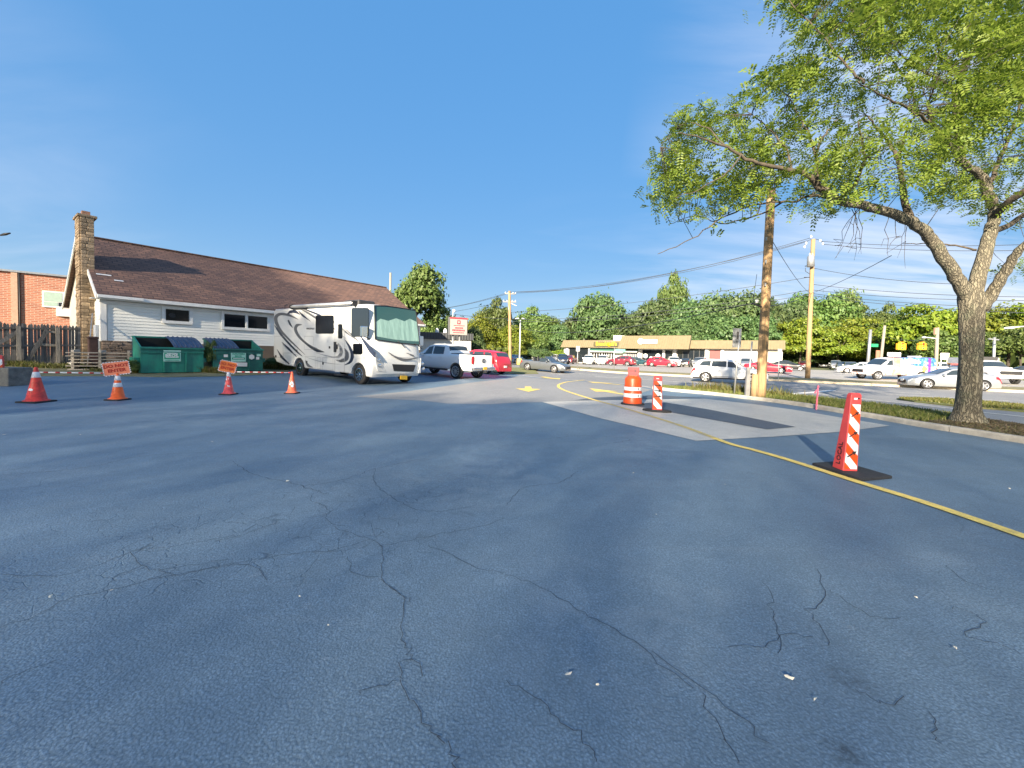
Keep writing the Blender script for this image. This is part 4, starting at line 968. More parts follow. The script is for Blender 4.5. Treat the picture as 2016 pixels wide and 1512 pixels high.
def wheel_meshes(r, tw, spokes=5, sw=.06, rimf=.68):
    mb = MB(); mb.lathe([(r * rimf, -tw / 2), (r * .93, -tw / 2), (r, -tw * .36), (r, tw * .36), (r * .93, tw / 2), (r * rimf, tw / 2)], 28, 'Y'); ty = mb.mesh('tyre')
    mb = MB(); rr = r * rimf
    mb.lathe([(rr, tw * .5), (rr * 1.03, tw * .52), (rr * .9, tw * .49), (rr * .88, tw * .1)], 28, 'Y')
    mb.lathe([(rr * .99, -tw * .5), (rr * 1.03, -tw * .52), (rr * .9, -tw * .49)], 28, 'Y')
    for k in range(spokes):
        a = 6.2832 * k / spokes; d = Vector((math.cos(a), 0, math.sin(a))); t = Vector((-d.z, 0, d.x))
        for sgn in (1, -1):
            y0, y1 = sgn * tw * .46, sgn * tw * .40
            p = [d * rr * .1 + t * sw * .8 + Vector((0, y0, 0)), d * rr * .93 + t * sw * .55 + Vector((0, y0, 0)), d * rr * .93 - t * sw * .55 + Vector((0, y0, 0)), d * rr * .1 - t * sw * .8 + Vector((0, y0, 0))]
            mb.prism(p, (0, y1 - y0, 0))
    mb.lathe([(0, tw * .48), (rr * .2, tw * .48), (rr * .22, tw * .4)], 12, 'Y'); mb.lathe([(0, -tw * .48), (rr * .2, -tw * .48), (rr * .22, -tw * .4)], 12, 'Y')
    rim = mb.mesh('rim')
    mb = MB(); mb.lathe([(0, tw * .3), (rr * .95, tw * .3), (rr * .95, -tw * .3), (0, -tw * .3)], 20, 'Y'); disc = mb.mesh('wheel_disc')
    for q in (ty, rim, disc):
        bm = bmesh.new(); bm.from_mesh(q); bmesh.ops.recalc_face_normals(bm, faces=bm.faces); bm.to_mesh(q); bm.free()
    ty.materials.append(M['tyre']); rim.materials.append(M['rim']); disc.materials.append(M['rim_dark'])
    return ty, rim, disc
def assemble(c, name, paint, lower=None, side_windows=(), screens=(), heads=None, tails=None, spokes=5, sw=.06, grille=None, plate='plate_w', mirror=True, handles=(), extra=None, label='', cat='car', lens='lamp_clear'):
    t = thing(name, label, cat); b = obj('body', c.body_mesh(), None, t); b.data.materials.append(M[paint])
    b.material_slots[0].link = 'OBJECT'; b.material_slots[0].material = M[paint]
    for nm, q in side_windows:
        mb = MB(); c.patch(mb, q, .006); mb.build(nm, 'carglass', t, fix=False)
    for nm, x0, x1 in screens:
        mb = MB(); c.cross(mb, x0, x1); mb.build(nm, 'carglass', t, fix=False)
    if heads:
        for sd in (1, -1): mb = MB(); c.patch(mb, heads, .012, sides=(sd,)); mb.build('headlight', lens, t, fix=False)
    if tails:
        for sd in (1, -1): mb = MB(); c.patch(mb, tails, .012, sides=(sd,)); mb.build('taillight', 'lamp_red', t, fix=False)
    if lower:
        mb = MB(); c.patch(mb, lower, .007, nu=30, nv=2); mb.build('lower_cladding', 'rim_dark', t, fix=False)
    if grille:
        x, z0, z1, w = grille; mb = MB(); mb.box((x, 0, (z0 + z1) / 2), (.05, w, z1 - z0)); mb.build('grille', 'black', t)
    e = c.L / 2 + .012
    for sx in (1, -1):
        mb = MB(); mb.box((sx * e, 0, c.zlow + .33), (.03, .32, .14)); mb.build('licence_plate', plate, t)
    if mirror:
        xm = mirror if not isinstance(mirror, bool) else .75
        for sd in (1, -1):
            zb = sm_interp(xm, c.belt) + .06; mb = MB(); mb.box((xm, sd * (c.W / 2 + .06), zb), (.12, .22, .15)); o = mb.build('mirror', paint, t, bevel=.03); o.material_slots[0].link = 'OBJECT'; o.material_slots[0].material = M[paint]
    for x in handles:
        for sd in (1, -1):
            p = c.S(x, 3.0, sd); mb = MB(); mb.box((p.x, p.y + sd * .012, p.z), (.2, .03, .03)); mb.build('door_handle', paint, t)
    mb = MB(); xf, xr, r, tw = c.wheels; mb.box(((xf + xr) / 2, 0, c.zlow + .16), (c.L * .86, c.W * .62, .3)); mb.build('underbody', 'black', t)
    ty, rim, disc = wheel_meshes(r, tw, spokes, sw)
    for x in (xf, xr):
        for sd in (1, -1):
            w = obj('wheel', ty, None, t); w.location = (x, sd * (c.W / 2 - tw / 2 + .005), r)
            obj('rim', rim, None, w); obj('hub_disc', disc, None, w)
    if extra: extra(t, c)
    return t
CP = {}
for nm, col, mtl in (('paint_white', (.8, .8, .79), 0), ('paint_silver', (.42, .44, .46), .6), ('paint_grey', (.16, .175, .19), .6), ('paint_red', (.52, .012, .03), 0), ('paint_maroon', (.17, .02, .035), .2), ('paint_black', (.012, .013, .016), 0), ('paint_navy', (.02, .03, .06), .2), ('paint_teal', (.02, .06, .075), .2), ('paint_blue', (.12, .22, .34), .4), ('paint_tan', (.4, .36, .3), .3)):
    M[nm] = carpaint(nm, col, mtl)
PL = [(-2.5, .80), (-2.3, .90), (-2.0, .97), (-1.5, 1), (1.2, 1), (1.8, .97), (2.1, .90), (2.35, .76), (2.5, .62)]
def plan(L): return [(x * L / 4.9, f) for x, f in PL]
def suv_car(name, paint, label, L=4.7, W=1.84, H=1.68, spokes=5):
    k = L / 4.7; h = H / 1.68
    top = [(2.35, .62), (2.3, .80), (2.1, .96), (1.2, 1.08), (1.0, 1.12), (.3, 1.58), (-.1, 1.67), (-1.3, 1.66), (-1.9, 1.58), (-2.2, 1.18), (-2.3, 1.05), (-2.35, .7)]
    belt = [(2.35, .55), (2.2, .84), (1.2, 1.0), (0, 1.04), (-1.8, 1.1), (-2.2, 1.06), (-2.35, .62)]
    c = Car(L, W, [(x * k, z * h) for x, z in top], [(x * k, z * h) for x, z in belt], plan(L), zlow=.27, cabw=.77, wheels=(1.4 * k, -1.4 * k, .36, .235))
    sw_ = [('side_window', ((.72 * k, 4.12), (-.05 * k, 4.12), (-.05 * k, 4.86), (.30 * k, 4.86))), ('side_window', ((-.13 * k, 4.12), (-1.05 * k, 4.12), (-1.0 * k, 4.86), (-.13 * k, 4.86))), ('quarter_window', ((-1.13 * k, 4.12), (-1.85 * k, 4.2), (-1.62 * k, 4.86), (-1.08 * k, 4.86)))]
    return assemble(c, name, paint, lower=((2.25 * k, .05), (-2.25 * k, .05), (-2.25 * k, 1.25), (2.25 * k, 1.25)), side_windows=sw_, screens=[('windscreen', .92 * k, .36 * k), ('rear_window', -2.14 * k, -1.95 * k)],
                    heads=((2.34 * k, 2.3), (1.95 * k, 2.75), (1.95 * k, 3.5), (2.33 * k, 3.2)), tails=((-2.34 * k, 2.5), (-2.05 * k, 2.5), (-2.1 * k, 3.6), (-2.34 * k, 3.6)), grille=(L / 2, .55, .72, 1.0), handles=(.1 * k, -.95 * k), spokes=spokes, mirror=.68 * k, label=label)
def sedan_car(name, paint, label, L=4.7, W=1.82, H=1.45, spokes=5, sport=False):
    k = L / 4.7; h = H / 1.45
    top = [(2.35, .55), (2.28, .68), (2.0, .80), (1.1, .95), (.95, .98), (.1, 1.38), (-.3, 1.45), (-.9, 1.42), (-1.7, 1.10), (-2.2, 1.04), (-2.32, .95), (-2.35, .6)]
    if sport: top = [(2.35, .55), (2.28, .70), (2.0, .86), (.9, .99), (.7, 1.02), (-.05, 1.34), (-.4, 1.38), (-.9, 1.33), (-1.75, 1.06), (-2.2, 1.02), (-2.32, .93), (-2.35, .6)]
    belt = [(2.35, .5), (2.2, .70), (1.1, .86), (0, .91), (-1.6, .98), (-2.2, .95), (-2.35, .55)]
    c = Car(L, W, [(x * k, z * h) for x, z in top], [(x * k, z * h) for x, z in belt], plan(L), zlow=.2, cabw=.74, wheels=(1.42 * k, -1.4 * k, .335, .225))
    sw_ = [('side_window', ((.68 * k, 4.15), (-.2 * k, 4.15), (-.2 * k, 4.84), (.12 * k, 4.84))), ('side_window', ((-.28 * k, 4.15), (-1.35 * k, 4.15), (-.98 * k, 4.84), (-.28 * k, 4.84)))]
    return assemble(c, name, paint, side_windows=sw_, screens=[('windscreen', .88 * k, .1 * k), ('rear_window', -1.62 * k, -1.0 * k)],
                    heads=((2.34 * k, 2.4), (1.9 * k, 2.9), (1.9 * k, 3.6), (2.33 * k, 3.2)), tails=((-2.34 * k, 2.5), (-2.0 * k, 2.7), (-2.0 * k, 3.6), (-2.34 * k, 3.6)), grille=(L / 2, .36, .56, .9), handles=(.0, -.95 * k), spokes=spokes, mirror=.6 * k, label=label)
def hatch_car(name, paint, label, L=4.3, W=1.8, H=1.55):
    k = L / 4.3; h = H / 1.55
    top = [(2.15, .6), (2.08, .76), (1.85, .90), (1.1, 1.02), (.95, 1.05), (.1, 1.48), (-.3, 1.55), (-1.1, 1.52), (-1.65, 1.40), (-2.0, 1.06), (-2.1, .95), (-2.15, .6)]
    belt = [(2.15, .5), (2.0, .78), (1.1, .94), (0, .99), (-1.5, 1.06), (-2.0, 1.0), (-2.15, .55)]
    c = Car(L, W, [(x * k, z * h) for x, z in top], [(x * k, z * h) for x, z in belt], plan(L), zlow=.23, cabw=.75, wheels=(1.28 * k, -1.3 * k, .33, .215))
    sw_ = [('side_window', ((.66 * k, 4.15), (-.12 * k, 4.15), (-.12 * k, 4.85), (.12 * k, 4.85))), ('side_window', ((-.2 * k, 4.15), (-1.0 * k, 4.15), (-.9 * k, 4.85), (-.2 * k, 4.85))), ('quarter_window', ((-1.08 * k, 4.15), (-1.55 * k, 4.25), (-1.3 * k, 4.8), (-1.0 * k, 4.8)))]
    return assemble(c, name, paint, side_windows=sw_, screens=[('windscreen', .88 * k, .16 * k), ('rear_window', -1.95 * k, -1.7 * k)], heads=((2.14 * k, 2.4), (1.75 * k, 2.9), (1.75 * k, 3.6), (2.13 * k, 3.2)),
                    tails=((-2.14 * k, 2.5), (-1.85 * k, 2.7), (-1.9 * k, 3.7), (-2.14 * k, 3.6)), grille=(L / 2, .38, .6, .9), handles=(.0, -.85 * k), mirror=.6 * k, label=label)
def place(t, p, head, up=0.0):
    """p: ground point under the car's centre; head: plan direction the nose points to; the car tilts with the ground"""
    h = Vector((head[0], head[1])).normalized(); f = 1.3
    z1, z2 = G(p.x + h.x * f, p.y + h.y * f), G(p.x - h.x * f, p.y - h.y * f); y1, y2 = G(p.x - h.y * .8, p.y + h.x * .8), G(p.x + h.y * .8, p.y - h.x * .8)
    x = Vector((h.x, h.y, (z1 - z2) / (2 * f))).normalized(); yv = Vector((-h.y, h.x, (y1 - y2) / 1.6)).normalized(); zv = x.cross(yv).normalized(); yv = zv.cross(x)
    mt_ = Matrix((x, yv, zv)).transposed().to_4x4(); mt_.translation = Vector((p.x, p.y, (z1 + z2) / 2 + up)); t.matrix_world = mt_
def from_wheels(pa, pb):                  # two ground contacts on one side -> direction a->b
    a, b = pix(*pa), pix(*pb); return a, b, Vector((b.x - a.x, b.y - a.y)).normalized()

# ---- motorhome
M['rv_white'] = mat('motorhome_white', (.62, .62, .60), .32, var=.04, scale=1.5, coat=.4)
M['rv_cream'] = mat('motorhome_front', (.66, .60, .49), .3, var=.04, scale=1.5, coat=.4)
M['rv_grey'] = mat('swoosh_grey', (.10, .105, .115), .4); M['rv_navy'] = mat('swoosh_navy', (.018, .026, .05), .4); M['rv_silver'] = mat('swoosh_silver', (.27, .28, .30), .4)
PF, PR_, _ = from_wheels((706, 757), (592, 738)); RH = Vector((.815, -.58)).normalized()
rv = thing('motorhome', 'white and cream motorhome with dark swooshes parked before the house', 'motorhome'); place(rv, PF, RH)
rvM = rv.matrix_world.copy(); rvI = rvM.inverted()
def rv_side(zx, zy, y=0.0):               # photo pixel -> local point on the right-hand side plane
    o_, d = rvI @ EYE, rvI.to_3x3() @ ray(520 + zx / 5.93, 560 + zy / 5.93); t = (y - o_.y) / d.y; return o_ + d * t
def rv_front(zx, zy, x0=1.0, z0=1.0, slope=0.0):
    o_, d = rvI @ EYE, rvI.to_3x3() @ ray(520 + zx / 5.93, 560 + zy / 5.93); t = (x0 + slope * (o_.z - z0) - o_.x) / (d.x - slope * d.z); return o_ + d * t
SY = -0.02; RW = 2.66; TW = RW + SY; RL = -7.75
prof = [(.93, .36), (1.02, .5), (1.04, .85), (.98, 1.35), (.9, 1.75), (.62, 3.1), (.48, 3.38), (.15, 3.5), (RL + .15, 3.5), (RL, 3.36), (RL, .95), (RL + .35, .62), (RL + 1.4, .48), (-.6, .42)]
mb = MB(); ny = 10; cr_ = []
for j in range(ny + 1):
    v = j / ny; y = SY + TW * v; bow = (1 - (2 * v - 1) ** 4)
    ring = []
    for x, z in prof:
        fx = x - (.10 * (1 - bow) if x > 0 else 0); fz = z - (.07 * (1 - bow) if z > 3.2 else 0)
        ring.append((fx, y, fz))
    cr_.append(ring)
# a tight quarter round at both long edges
n = len(prof); mb.add([p for r_ in cr_ for p in r_], [(j * n + k, j * n + (k + 1) % n, (j + 1) * n + (k + 1) % n, (j + 1) * n + k) for j in range(ny) for k in range(n)] + [tuple(range(n)), tuple(ny * n + k for k in reversed(range(n)))], 0, False)
me = mb.mesh('body'); bm = bmesh.new(); bm.from_mesh(me); bmesh.ops.recalc_face_normals(bm, faces=bm.faces)
bmesh.ops.bevel(bm, geom=[e for e in bm.edges if len(e.link_faces) == 2 and e.calc_face_angle(0) > .5 and abs(e.verts[0].co.y - e.verts[1].co.y) < .01], offset=.07, segments=3, profile=.5, affect='EDGES')
for f in bm.faces: f.smooth = True; f.material_index = 1 if f.calc_center_median().x > .35 and abs(f.normal.y) < .8 else 0
for e in bm.edges: e.smooth = e.calc_face_angle(0) < .5
bm.to_mesh(me); bm.free()
body = obj('body', me, ['rv_white', 'rv_cream'])
cut = []
for x, r_ in ((0, .53), (-5.0, .53)):
    cb = MB(); cb.add([(x + r_ * math.cos(.2618 * k), y, .42 + r_ * math.sin(.2618 * k)) for y in (-1, 4) for k in range(24)], [(k, (k + 1) % 24, 24 + (k + 1) % 24, 24 + k) for k in range(24)] + [tuple(reversed(range(24))), tuple(range(24, 48))])
    cm = cb.mesh('cut'); b2 = bmesh.new(); b2.from_mesh(cm); bmesh.ops.recalc_face_normals(b2, faces=b2.faces); b2.to_mesh(cm); b2.free()
    co = obj('cut', cm); cut.append(co); md = body.modifiers.new('b', 'BOOLEAN'); md.object = co; md.operation = 'DIFFERENCE'; md.solver = 'EXACT'
bpy.context.view_layer.update(); nm_ = bpy.data.meshes.new_from_object(body.evaluated_get(bpy.context.evaluated_depsgraph_get())); body.modifiers.clear(); body.data = nm_; body.parent = rv
for c in cut: bpy.data.objects.remove(c)
mb = MB(); mb.box((-3.2, TW / 2, .62), (8, 1.2, .34)); mb.build('chassis', 'black', rv)
ty, rim, disc = wheel_meshes(.43, .26, 8, .05, .62); rim.materials.clear(); rim.materials.append(M['chrome'])
for x in (0, -5.0):
    for y in (.14, TW - .16):
        w = obj('wheel', ty, None, rv); w.location = (x, y, .43); obj('rim', rim, None, w); obj('hub_disc', disc, None, w)
def sidepoly(pts, name, material, off=.006, depth=.01, parent=None):
    q = [rv_side(*p, SY) for p in pts]; mb = MB(); mb.prism([(p.x, SY - off, p.z) for p in q], (0, depth, 0)); return mb.build(name, material, parent or rv)
def rrect(x0, y0, x1, y1, r=18):
    out = []
    for cx_, cy_, a0 in ((x1 - r, y0 + r, -90), (x1 - r, y1 - r, 0), (x0 + r, y1 - r, 90), (x0 + r, y0 + r, 180)):
        for k in range(4): a = R(a0 + 30 * k); out.append((cx_ + r * math.cos(a), cy_ + r * math.sin(a)))
    return out
def swoosh(pts, ws, material, off=.004):
    P = smooth_path([Vector((a, b, 0)) for a, b in pts], 8); W_ = np.interp(np.linspace(0, 1, len(P)), np.linspace(0, 1, len(ws)), ws); mb = MB()
    L_, Rr = [], []
    for i, p in enumerate(P):
        t = P[min(i + 1, len(P) - 1)] - P[max(i - 1, 0)]; nn = Vector((-t.y, t.x, 0)).normalized() * W_[i] / 2
        for lst, s_ in ((L_, 1), (Rr, -1)): q = rv_side(p.x + nn.x * s_, p.y + nn.y * s_, SY); lst.append((q.x, SY - off, q.z))
    mb.add(L_ + Rr, [(i, i + 1, len(P) + i + 1, len(P) + i) for i in range(len(P) - 1)]); mb.build('swoosh', material, rv, fix=False)
for a in [
 ([(400, 410), (300, 362), (200, 345), (145, 372), (140, 430), (180, 520), (250, 600), (340, 690), (480, 822)], (2, 26, 30, 40, 40, 34, 24, 18, 3), 'rv_grey'),
 ([(118, 470), (190, 575), (300, 700), (400, 800), (450, 840)], (4, 26, 22, 18, 2), 'rv_navy'),
 ([(268, 350), (310, 320), (365, 318), (418, 352)], (4, 34, 36, 4), 'rv_navy'), ([(395, 300), (450, 360), (545, 432)], (2, 24, 2), 'rv_navy'),
 ([(425, 288), (500, 325), (612, 395)], (3, 22, 26), 'rv_grey'), ([(455, 285), (540, 315), (660, 362)], (3, 20, 22), 'rv_navy'),
 ([(445, 470), (385, 478), (368, 530), (410, 610), (500, 695), (600, 755), (705, 790)], (2, 34, 36, 30, 24, 34, 3), 'rv_grey'),
 ([(430, 640), (520, 720), (620, 775), (705, 790)], (2, 14, 30, 2), 'rv_navy'), ([(282, 415), (305, 465), (335, 505)], (20, 22, 2), 'rv_navy'),
 ([(205, 672), (285, 750), (385, 850)], (2, 26, 3), 'rv_navy'), ([(150, 755), (210, 850), (295, 930)], (2, 28, 12), 'rv_navy'), ([(215, 700), (330, 800), (400, 830)], (2, 12, 2), 'rv_silver'),
 ([(482, 885), (515, 945), (570, 968)], (6, 34, 3), 'rv_grey'), ([(600, 795), (720, 830), (830, 850), (890, 825), (900, 760), (860, 680)], (2, 12, 18, 40, 40, 2), 'rv_silver'),
 ([(840, 885), (905, 890), (960, 865), (965, 800), (935, 740)], (2, 40, 50, 40, 2), 'rv_grey'), ([(940, 640), (1000, 735), (1030, 830), (1005, 905), (935, 942)], (2, 28, 40, 30, 3), 'rv_navy'),
 ([(800, 420), (880, 490), (960, 560), (1060, 640)], (16, 20, 18, 3), 'rv_grey'), ([(800, 500), (880, 570), (950, 630)], (12, 16, 4), 'rv_navy'), ([(950, 520), (1040, 605), (1120, 690)], (4, 24, 8), 'rv_grey'),
 ([(1120, 600), (1190, 690), (1250, 770), (1296, 850)], (4, 40, 60, 10), 'rv_navy'), ([(470, 840), (600, 885), (760, 920), (900, 935)], (2, 8, 8, 2), 'rv_silver')]: swoosh(*a)
w = sidepoly(rrect(605, 360, 815, 575), 'window', 'rv_glass', .02, .03)
w = sidepoly(rrect(1022, 272, 1222, 612, 24), 'cab_window', 'glass', .02, .03)
sidepoly(rrect(1042, 690, 1150, 815, 16), 'lower_window', 'rv_glass', .02, .03)
dr = sidepoly([(826, 412), (940, 412), (940, 1020), (826, 1020)], 'entry_door_frame', 'rv_white', .004, .006); sidepoly(rrect(868, 462, 915, 632, 14), 'door_window', 'rv_glass', .022, .03, dr)
for a in ((820, 670, 845, 790), (845, 700, 862, 755)): sidepoly([(a[0], a[1]), (a[2], a[1]), (a[2], a[3]), (a[0], a[3])], 'door_handle', 'rim_dark', .04, .05, dr)
M['seam'] = mat('panel_seam', (.28, .28, .28), .6)
def outline(x0, y0, x1, y1, name='hatch_seam', wd=5):
    mb = MB(); c4 = [(x0, y0), (x1, y0), (x1, y1), (x0, y1)]
    for i in range(4):
        a, b = rv_side(*c4[i], SY), rv_side(*c4[(i + 1) % 4], SY); mb.ribbon([(a.x, SY - .005, a.z), (b.x, SY - .005, b.z)], .014, (0, 1, 0))
    mb.build(name, 'seam', rv, fix=False)
for a in ((470, 605, 575, 760), (125, 605, 222, 850), (225, 800, 345, 940), (485, 840, 600, 975), (620, 850, 658, 985), (680, 855, 805, 1000), (828, 880, 935, 1022), (826, 412, 940, 1022)): outline(*a)
for x, y in ((380, 775), (688, 922), (765, 735), (498, 905), (197, 840), (137, 840)):
    sidepoly([(x - 8, y - 14), (x + 8, y - 14), (x + 8, y + 14), (x - 8, y + 14)], 'latch', 'rim_dark', .012, .016)
o_ = rv_side(540, 518, SY); text_on('WINDSPORT', .13, rv, (o_.x, SY - .006, o_.z), (1, 0, 0), (0, 0, 1), 'rv_navy')
o_ = rv_side(1170, 858, SY); text_on('F-53', .1, rv, (o_.x, SY - .006, o_.z), (1, 0, 0), (0, 0, 1), 'rv_grey')
a, b = rv_side(330, 262, -.12), rv_side(1050, 218, -.12); mb = MB(); mb.tube([(a.x, -.13, a.z), (b.x, -.13, a.z)], .085, 10); aw = mb.build('awning', 'steel', rv)
mb = MB()
for x in (a.x, b.x): mb.box((x, -.11, a.z), (.14, .2, .2))
mb.build('awning_bracket', 'black', aw)
a = rv_side(330, 285, -.05); b = rv_side(500, 262, -.05); mb = MB(); mb.box(((a.x + b.x) / 2, -.06, a.z + .02), (b.x - a.x, .1, .1)); mb.build('awning_arm', 'black', aw)
mb = MB(); mb.box((-4.6, 1.1, 3.62), (.9, .8, .22)); mb.box((-5.6, 1.6, 3.58), (.7, .6, .14)); mb.build('roof_vent', 'steel', rv, bevel=.06)
mb = MB(); mb.box((-1.9, 1.25, 3.65), (1.2, .9, .3)); mb.build('roof_air_conditioner', 'rim_dark', rv, bevel=.08)
mb = MB()
for x in (-7.2, -6.7): mb.tube([(x, .3, 3.48), (x, .3, 3.66), (x + .3, .3, 3.68)], .015, 6)
mb.build('roof_rail', 'black', rv)
# front: screen, lamps, grille
SLO = (.62 - .9) / (3.1 - 1.75)
M['screen'] = mat('windscreen_glass', (.03, .085, .075), .04, coat=.6); M['curtain'] = mat('windscreen_shade', (.30, .46, .39), .2, var=.25, scale=2.2, stretch=(1, 3, .3), dirt=(.14, .25, .22), coat=.6)
def frontpoly(pts, name, material, off, x0, z0, slope, depth=.03, parent=None):
    q = [rv_front(*p, x0 + off, z0, slope) for p in pts]
    for p in q: p.y = min(max(p.y, .07), TW - .07)
    mb = MB(); mb.prism([(p.x, p.y, p.z) for p in q], (-depth, 0, 0)); return mb.build(name, material, parent or rv)
ws_ = frontpoly([(1290, 245), (1420, 250), (1600, 275), (1760, 300), (1880, 328), (1886, 700), (1800, 705), (1600, 685), (1420, 660), (1298, 640)], 'windscreen', 'screen', .02, .9, 1.75, SLO, .06)
frontpoly([(1305, 440), (1360, 400), (1450, 425), (1540, 395), (1640, 430), (1700, 400), (1790, 440), (1872, 430), (1876, 668), (1690, 660), (1500, 640), (1308, 605)], 'sun_shade', 'curtain', .024, .9, 1.75, SLO, .003, ws_)
fr = [(1290, 245), (1420, 250), (1600, 275), (1760, 300), (1880, 328), (1886, 700), (1800, 705), (1600, 685), (1420, 660), (1298, 640)]
mb = MB(); q = [rv_front(*p, .925, 1.75, SLO) for p in fr]
for p in q: p.y = min(max(p.y, .07), TW - .07)
mb.tube(q + [q[0]], .022, 6); mb.build('windscreen_seal', 'black', ws_)
for a, b, c in (((1560, 660), (1600, 690), (1650, 742)), ((1760, 690), (1800, 712), (1840, 748))):
    mb = MB(); mb.tube([rv_front(*p, .98, 1.75, SLO) for p in (a, b, c)], .018, 6); mb.build('wiper', 'black', rv)
gx_ = 1.03
frontpoly([(1495, 930), (1770, 940), (1745, 1020), (1515, 1010)], 'grille', 'black', .01, gx_, .8, 0)
frontpoly([(1592, 1064), (1672, 1066), (1670, 1112), (1592, 1108)], 'licence_plate', 'plate_y', .02, gx_, .5, 0)
for pts in ([(1300, 790), (1330, 860), (1385, 910), (1425, 1025), (1325, 1010), (1300, 880)], [(1868, 860), (1884, 890), (1880, 1030), (1800, 1035), (1830, 930)]):
    hl_ = frontpoly(pts, 'headlight', 'lamp_clear', .015, gx_ - .02, .9, 0, .08); cc = np.mean(np.array(pts), axis=0)
    for dz in (-25, 35):
        c_ = rv_front(cc[0] + dz * .2, cc[1] + dz, gx_ + .012, .9, 0); mb = MB(); mb.lathe([(.085, 0), (.07, .012), (0, .014)], 12, 'X', tuple(c_)); mb.build('lamp_reflector', 'chrome', hl_)
for pts, ws2, mt_ in (([(1450, 792), (1540, 850), (1650, 880), (1800, 855)], (.02, .09, .12, .02), 'rv_grey'), ([(1660, 800), (1740, 830), (1755, 850)], (.02, .07, .02), 'rv_grey'), ([(1480, 830), (1600, 855), (1720, 850)], (.01, .03, .01), 'rv_silver')):
    P = smooth_path([rv_front(*p, 1.045, 1.0, -.06) for p in pts], 6); mb = MB(); mb.ribbon(P, list(np.interp(np.linspace(0, 1, len(P)), np.linspace(0, 1, len(ws2)), ws2)), (1, 0, 0)); mb.build('emblem', mt_, rv, fix=False)
for (zx, zy), y in (((1165, 550), -.28), ((1920, 625), TW + .28)):
    c_ = rv_side(zx, zy, y); mb = MB(); mb.box((.55 if y > 0 else c_.x, y, 2.0 if y > 0 else c_.z), (.2, .26, .46)); mb.build('mirror', 'chrome' if y < 0 else 'white', rv, bevel=.04)
    xx = .55 if y > 0 else c_.x; zz = 2.0 if y > 0 else c_.z
    mb = MB(); mb.tube([(xx, y, zz - .2), (xx, 0 if y < 0 else TW, zz - .3)], .025, 6); mb.build('mirror_arm', 'black', rv)
mb = MB(); mb.box((-1.25, -.05, .33), (.6, .3, .05)); mb.build('entry_step', 'rim_dark', rv)

# ---- pickup and red SUV beside the motorhome
def pickup_car(name, paint, label, extra=None):
    top = [(2.9, .75), (2.85, 1.0), (2.6, 1.2), (1.5, 1.32), (1.3, 1.36), (.65, 1.85), (.3, 1.95), (-.75, 1.93), (-.98, 1.84), (-1.1, 1.43), (-1.2, 1.40), (-2.85, 1.40), (-2.9, 1.3), (-2.92, .7)]
    belt = [(2.9, .7), (2.7, 1.05), (1.4, 1.2), (-1.0, 1.28), (-1.2, 1.33), (-2.85, 1.34), (-2.92, .68)]
    pl = [(2.92, .72), (2.7, .88), (2.3, .97), (1.5, 1), (-2.6, 1), (-2.92, .97)]
    c = Car(5.84, 2.02, top, belt, pl, zlow=.5, cabw=.76, wheels=(1.85, -1.75, .42, .28), sm=.045, hoodw=.93)
    sw_ = [('side_window', ((1.0, 4.12), (.25, 4.12), (.25, 4.86), (.62, 4.86))), ('side_window', ((.15, 4.12), (-.72, 4.12), (-.68, 4.86), (.15, 4.86)))]
    def ex(t, c):
        mb = MB(); mb.box((-2.02, 0, 1.405), (1.62, 1.66, .03)); mb.build('bed_cover', 'black', t)
        mb = MB(); mb.box((-2.93, 0, .98), (.03, 1.5, .62)); mb.build('tailgate', paint, t, bevel=.01)
        mb = MB(); mb.tube([(-2.95, .14 * math.cos(k / 10 * 6.28), 1.07 + .1 * math.sin(k / 10 * 6.28)) for k in range(11)], .018, 6); mb.box((-2.95, 0, 1.07), (.02, .05, .16)); mb.build('emblem', 'rim_dark', t)
        for sd in (1, -1): mb = MB(); mb.box((-2.9, sd * .89, 1.1), (.1, .17, .42)); mb.build('taillight', 'lamp_red', t, bevel=.02)
        mb = MB(); mb.box((-2.98, 0, .62), (.2, 1.9, .2)); mb.build('rear_bumper', 'chrome', t, bevel=.04)
        mb = MB(); mb.box((-3.085, -.0, .66), (.02, .3, .15)); mb.build('rear_licence_plate', 'plate_y', t)
        mb = MB(); mb.box((-3.1, .05, .45), (.3, .08, .08)); mb.lathe([(0, .06), (.035, .05), (.04, .0), (.02, -.04)], 8, 'Z', (-3.2, .05, .52)); mb.build('tow_hitch', 'black', t)
        for sd in (1, -1): mb = MB(); mb.tube([(1.1, sd * .98, .47), (-1.1, sd * .98, .47)], .05, 8); mb.build('running_board', 'black', t)
        if extra: extra(t, c)
    return assemble(c, name, paint, side_windows=sw_, screens=[('windscreen', 1.25, .68), ('rear_window', -1.09, -.96)], heads=((2.88, 2.6), (2.55, 2.8), (2.55, 3.6), (2.88, 3.5)), handles=(.35, -.55), spokes=10, sw=.035, grille=(2.93, .8, 1.1, 1.3), mirror=.95, label=label, cat='pickup', extra=ex)
pk = pickup_car('pickup_truck', 'paint_white', 'white crew cab pickup with chrome bumper parked beyond the motorhome')
for o in pk.children:
    if o.name.startswith('licence_plate'): bpy.data.objects.remove(o)
wp = pix(899, 745.5); hd = Vector((-.815, .58)).normalized(); nrm_ = Vector((.58, .815)).normalized()
p = Vector((wp.x, wp.y)) + nrm_ * .87 + hd * 1.75; place(pk, Vector((p.x, p.y, 0)), hd)
rs_ = suv_car('parked_suv', 'paint_red', 'red SUV parked beyond the white pickup, its tail to the lot', 4.9, 1.95, 1.75)
wp = pix(986, 736.5); p = Vector((wp.x, wp.y)) + nrm_ * .82 - nrm_ * 1.6 + hd * 1.5; place(rs_, Vector((p.x, p.y, 0)), hd)

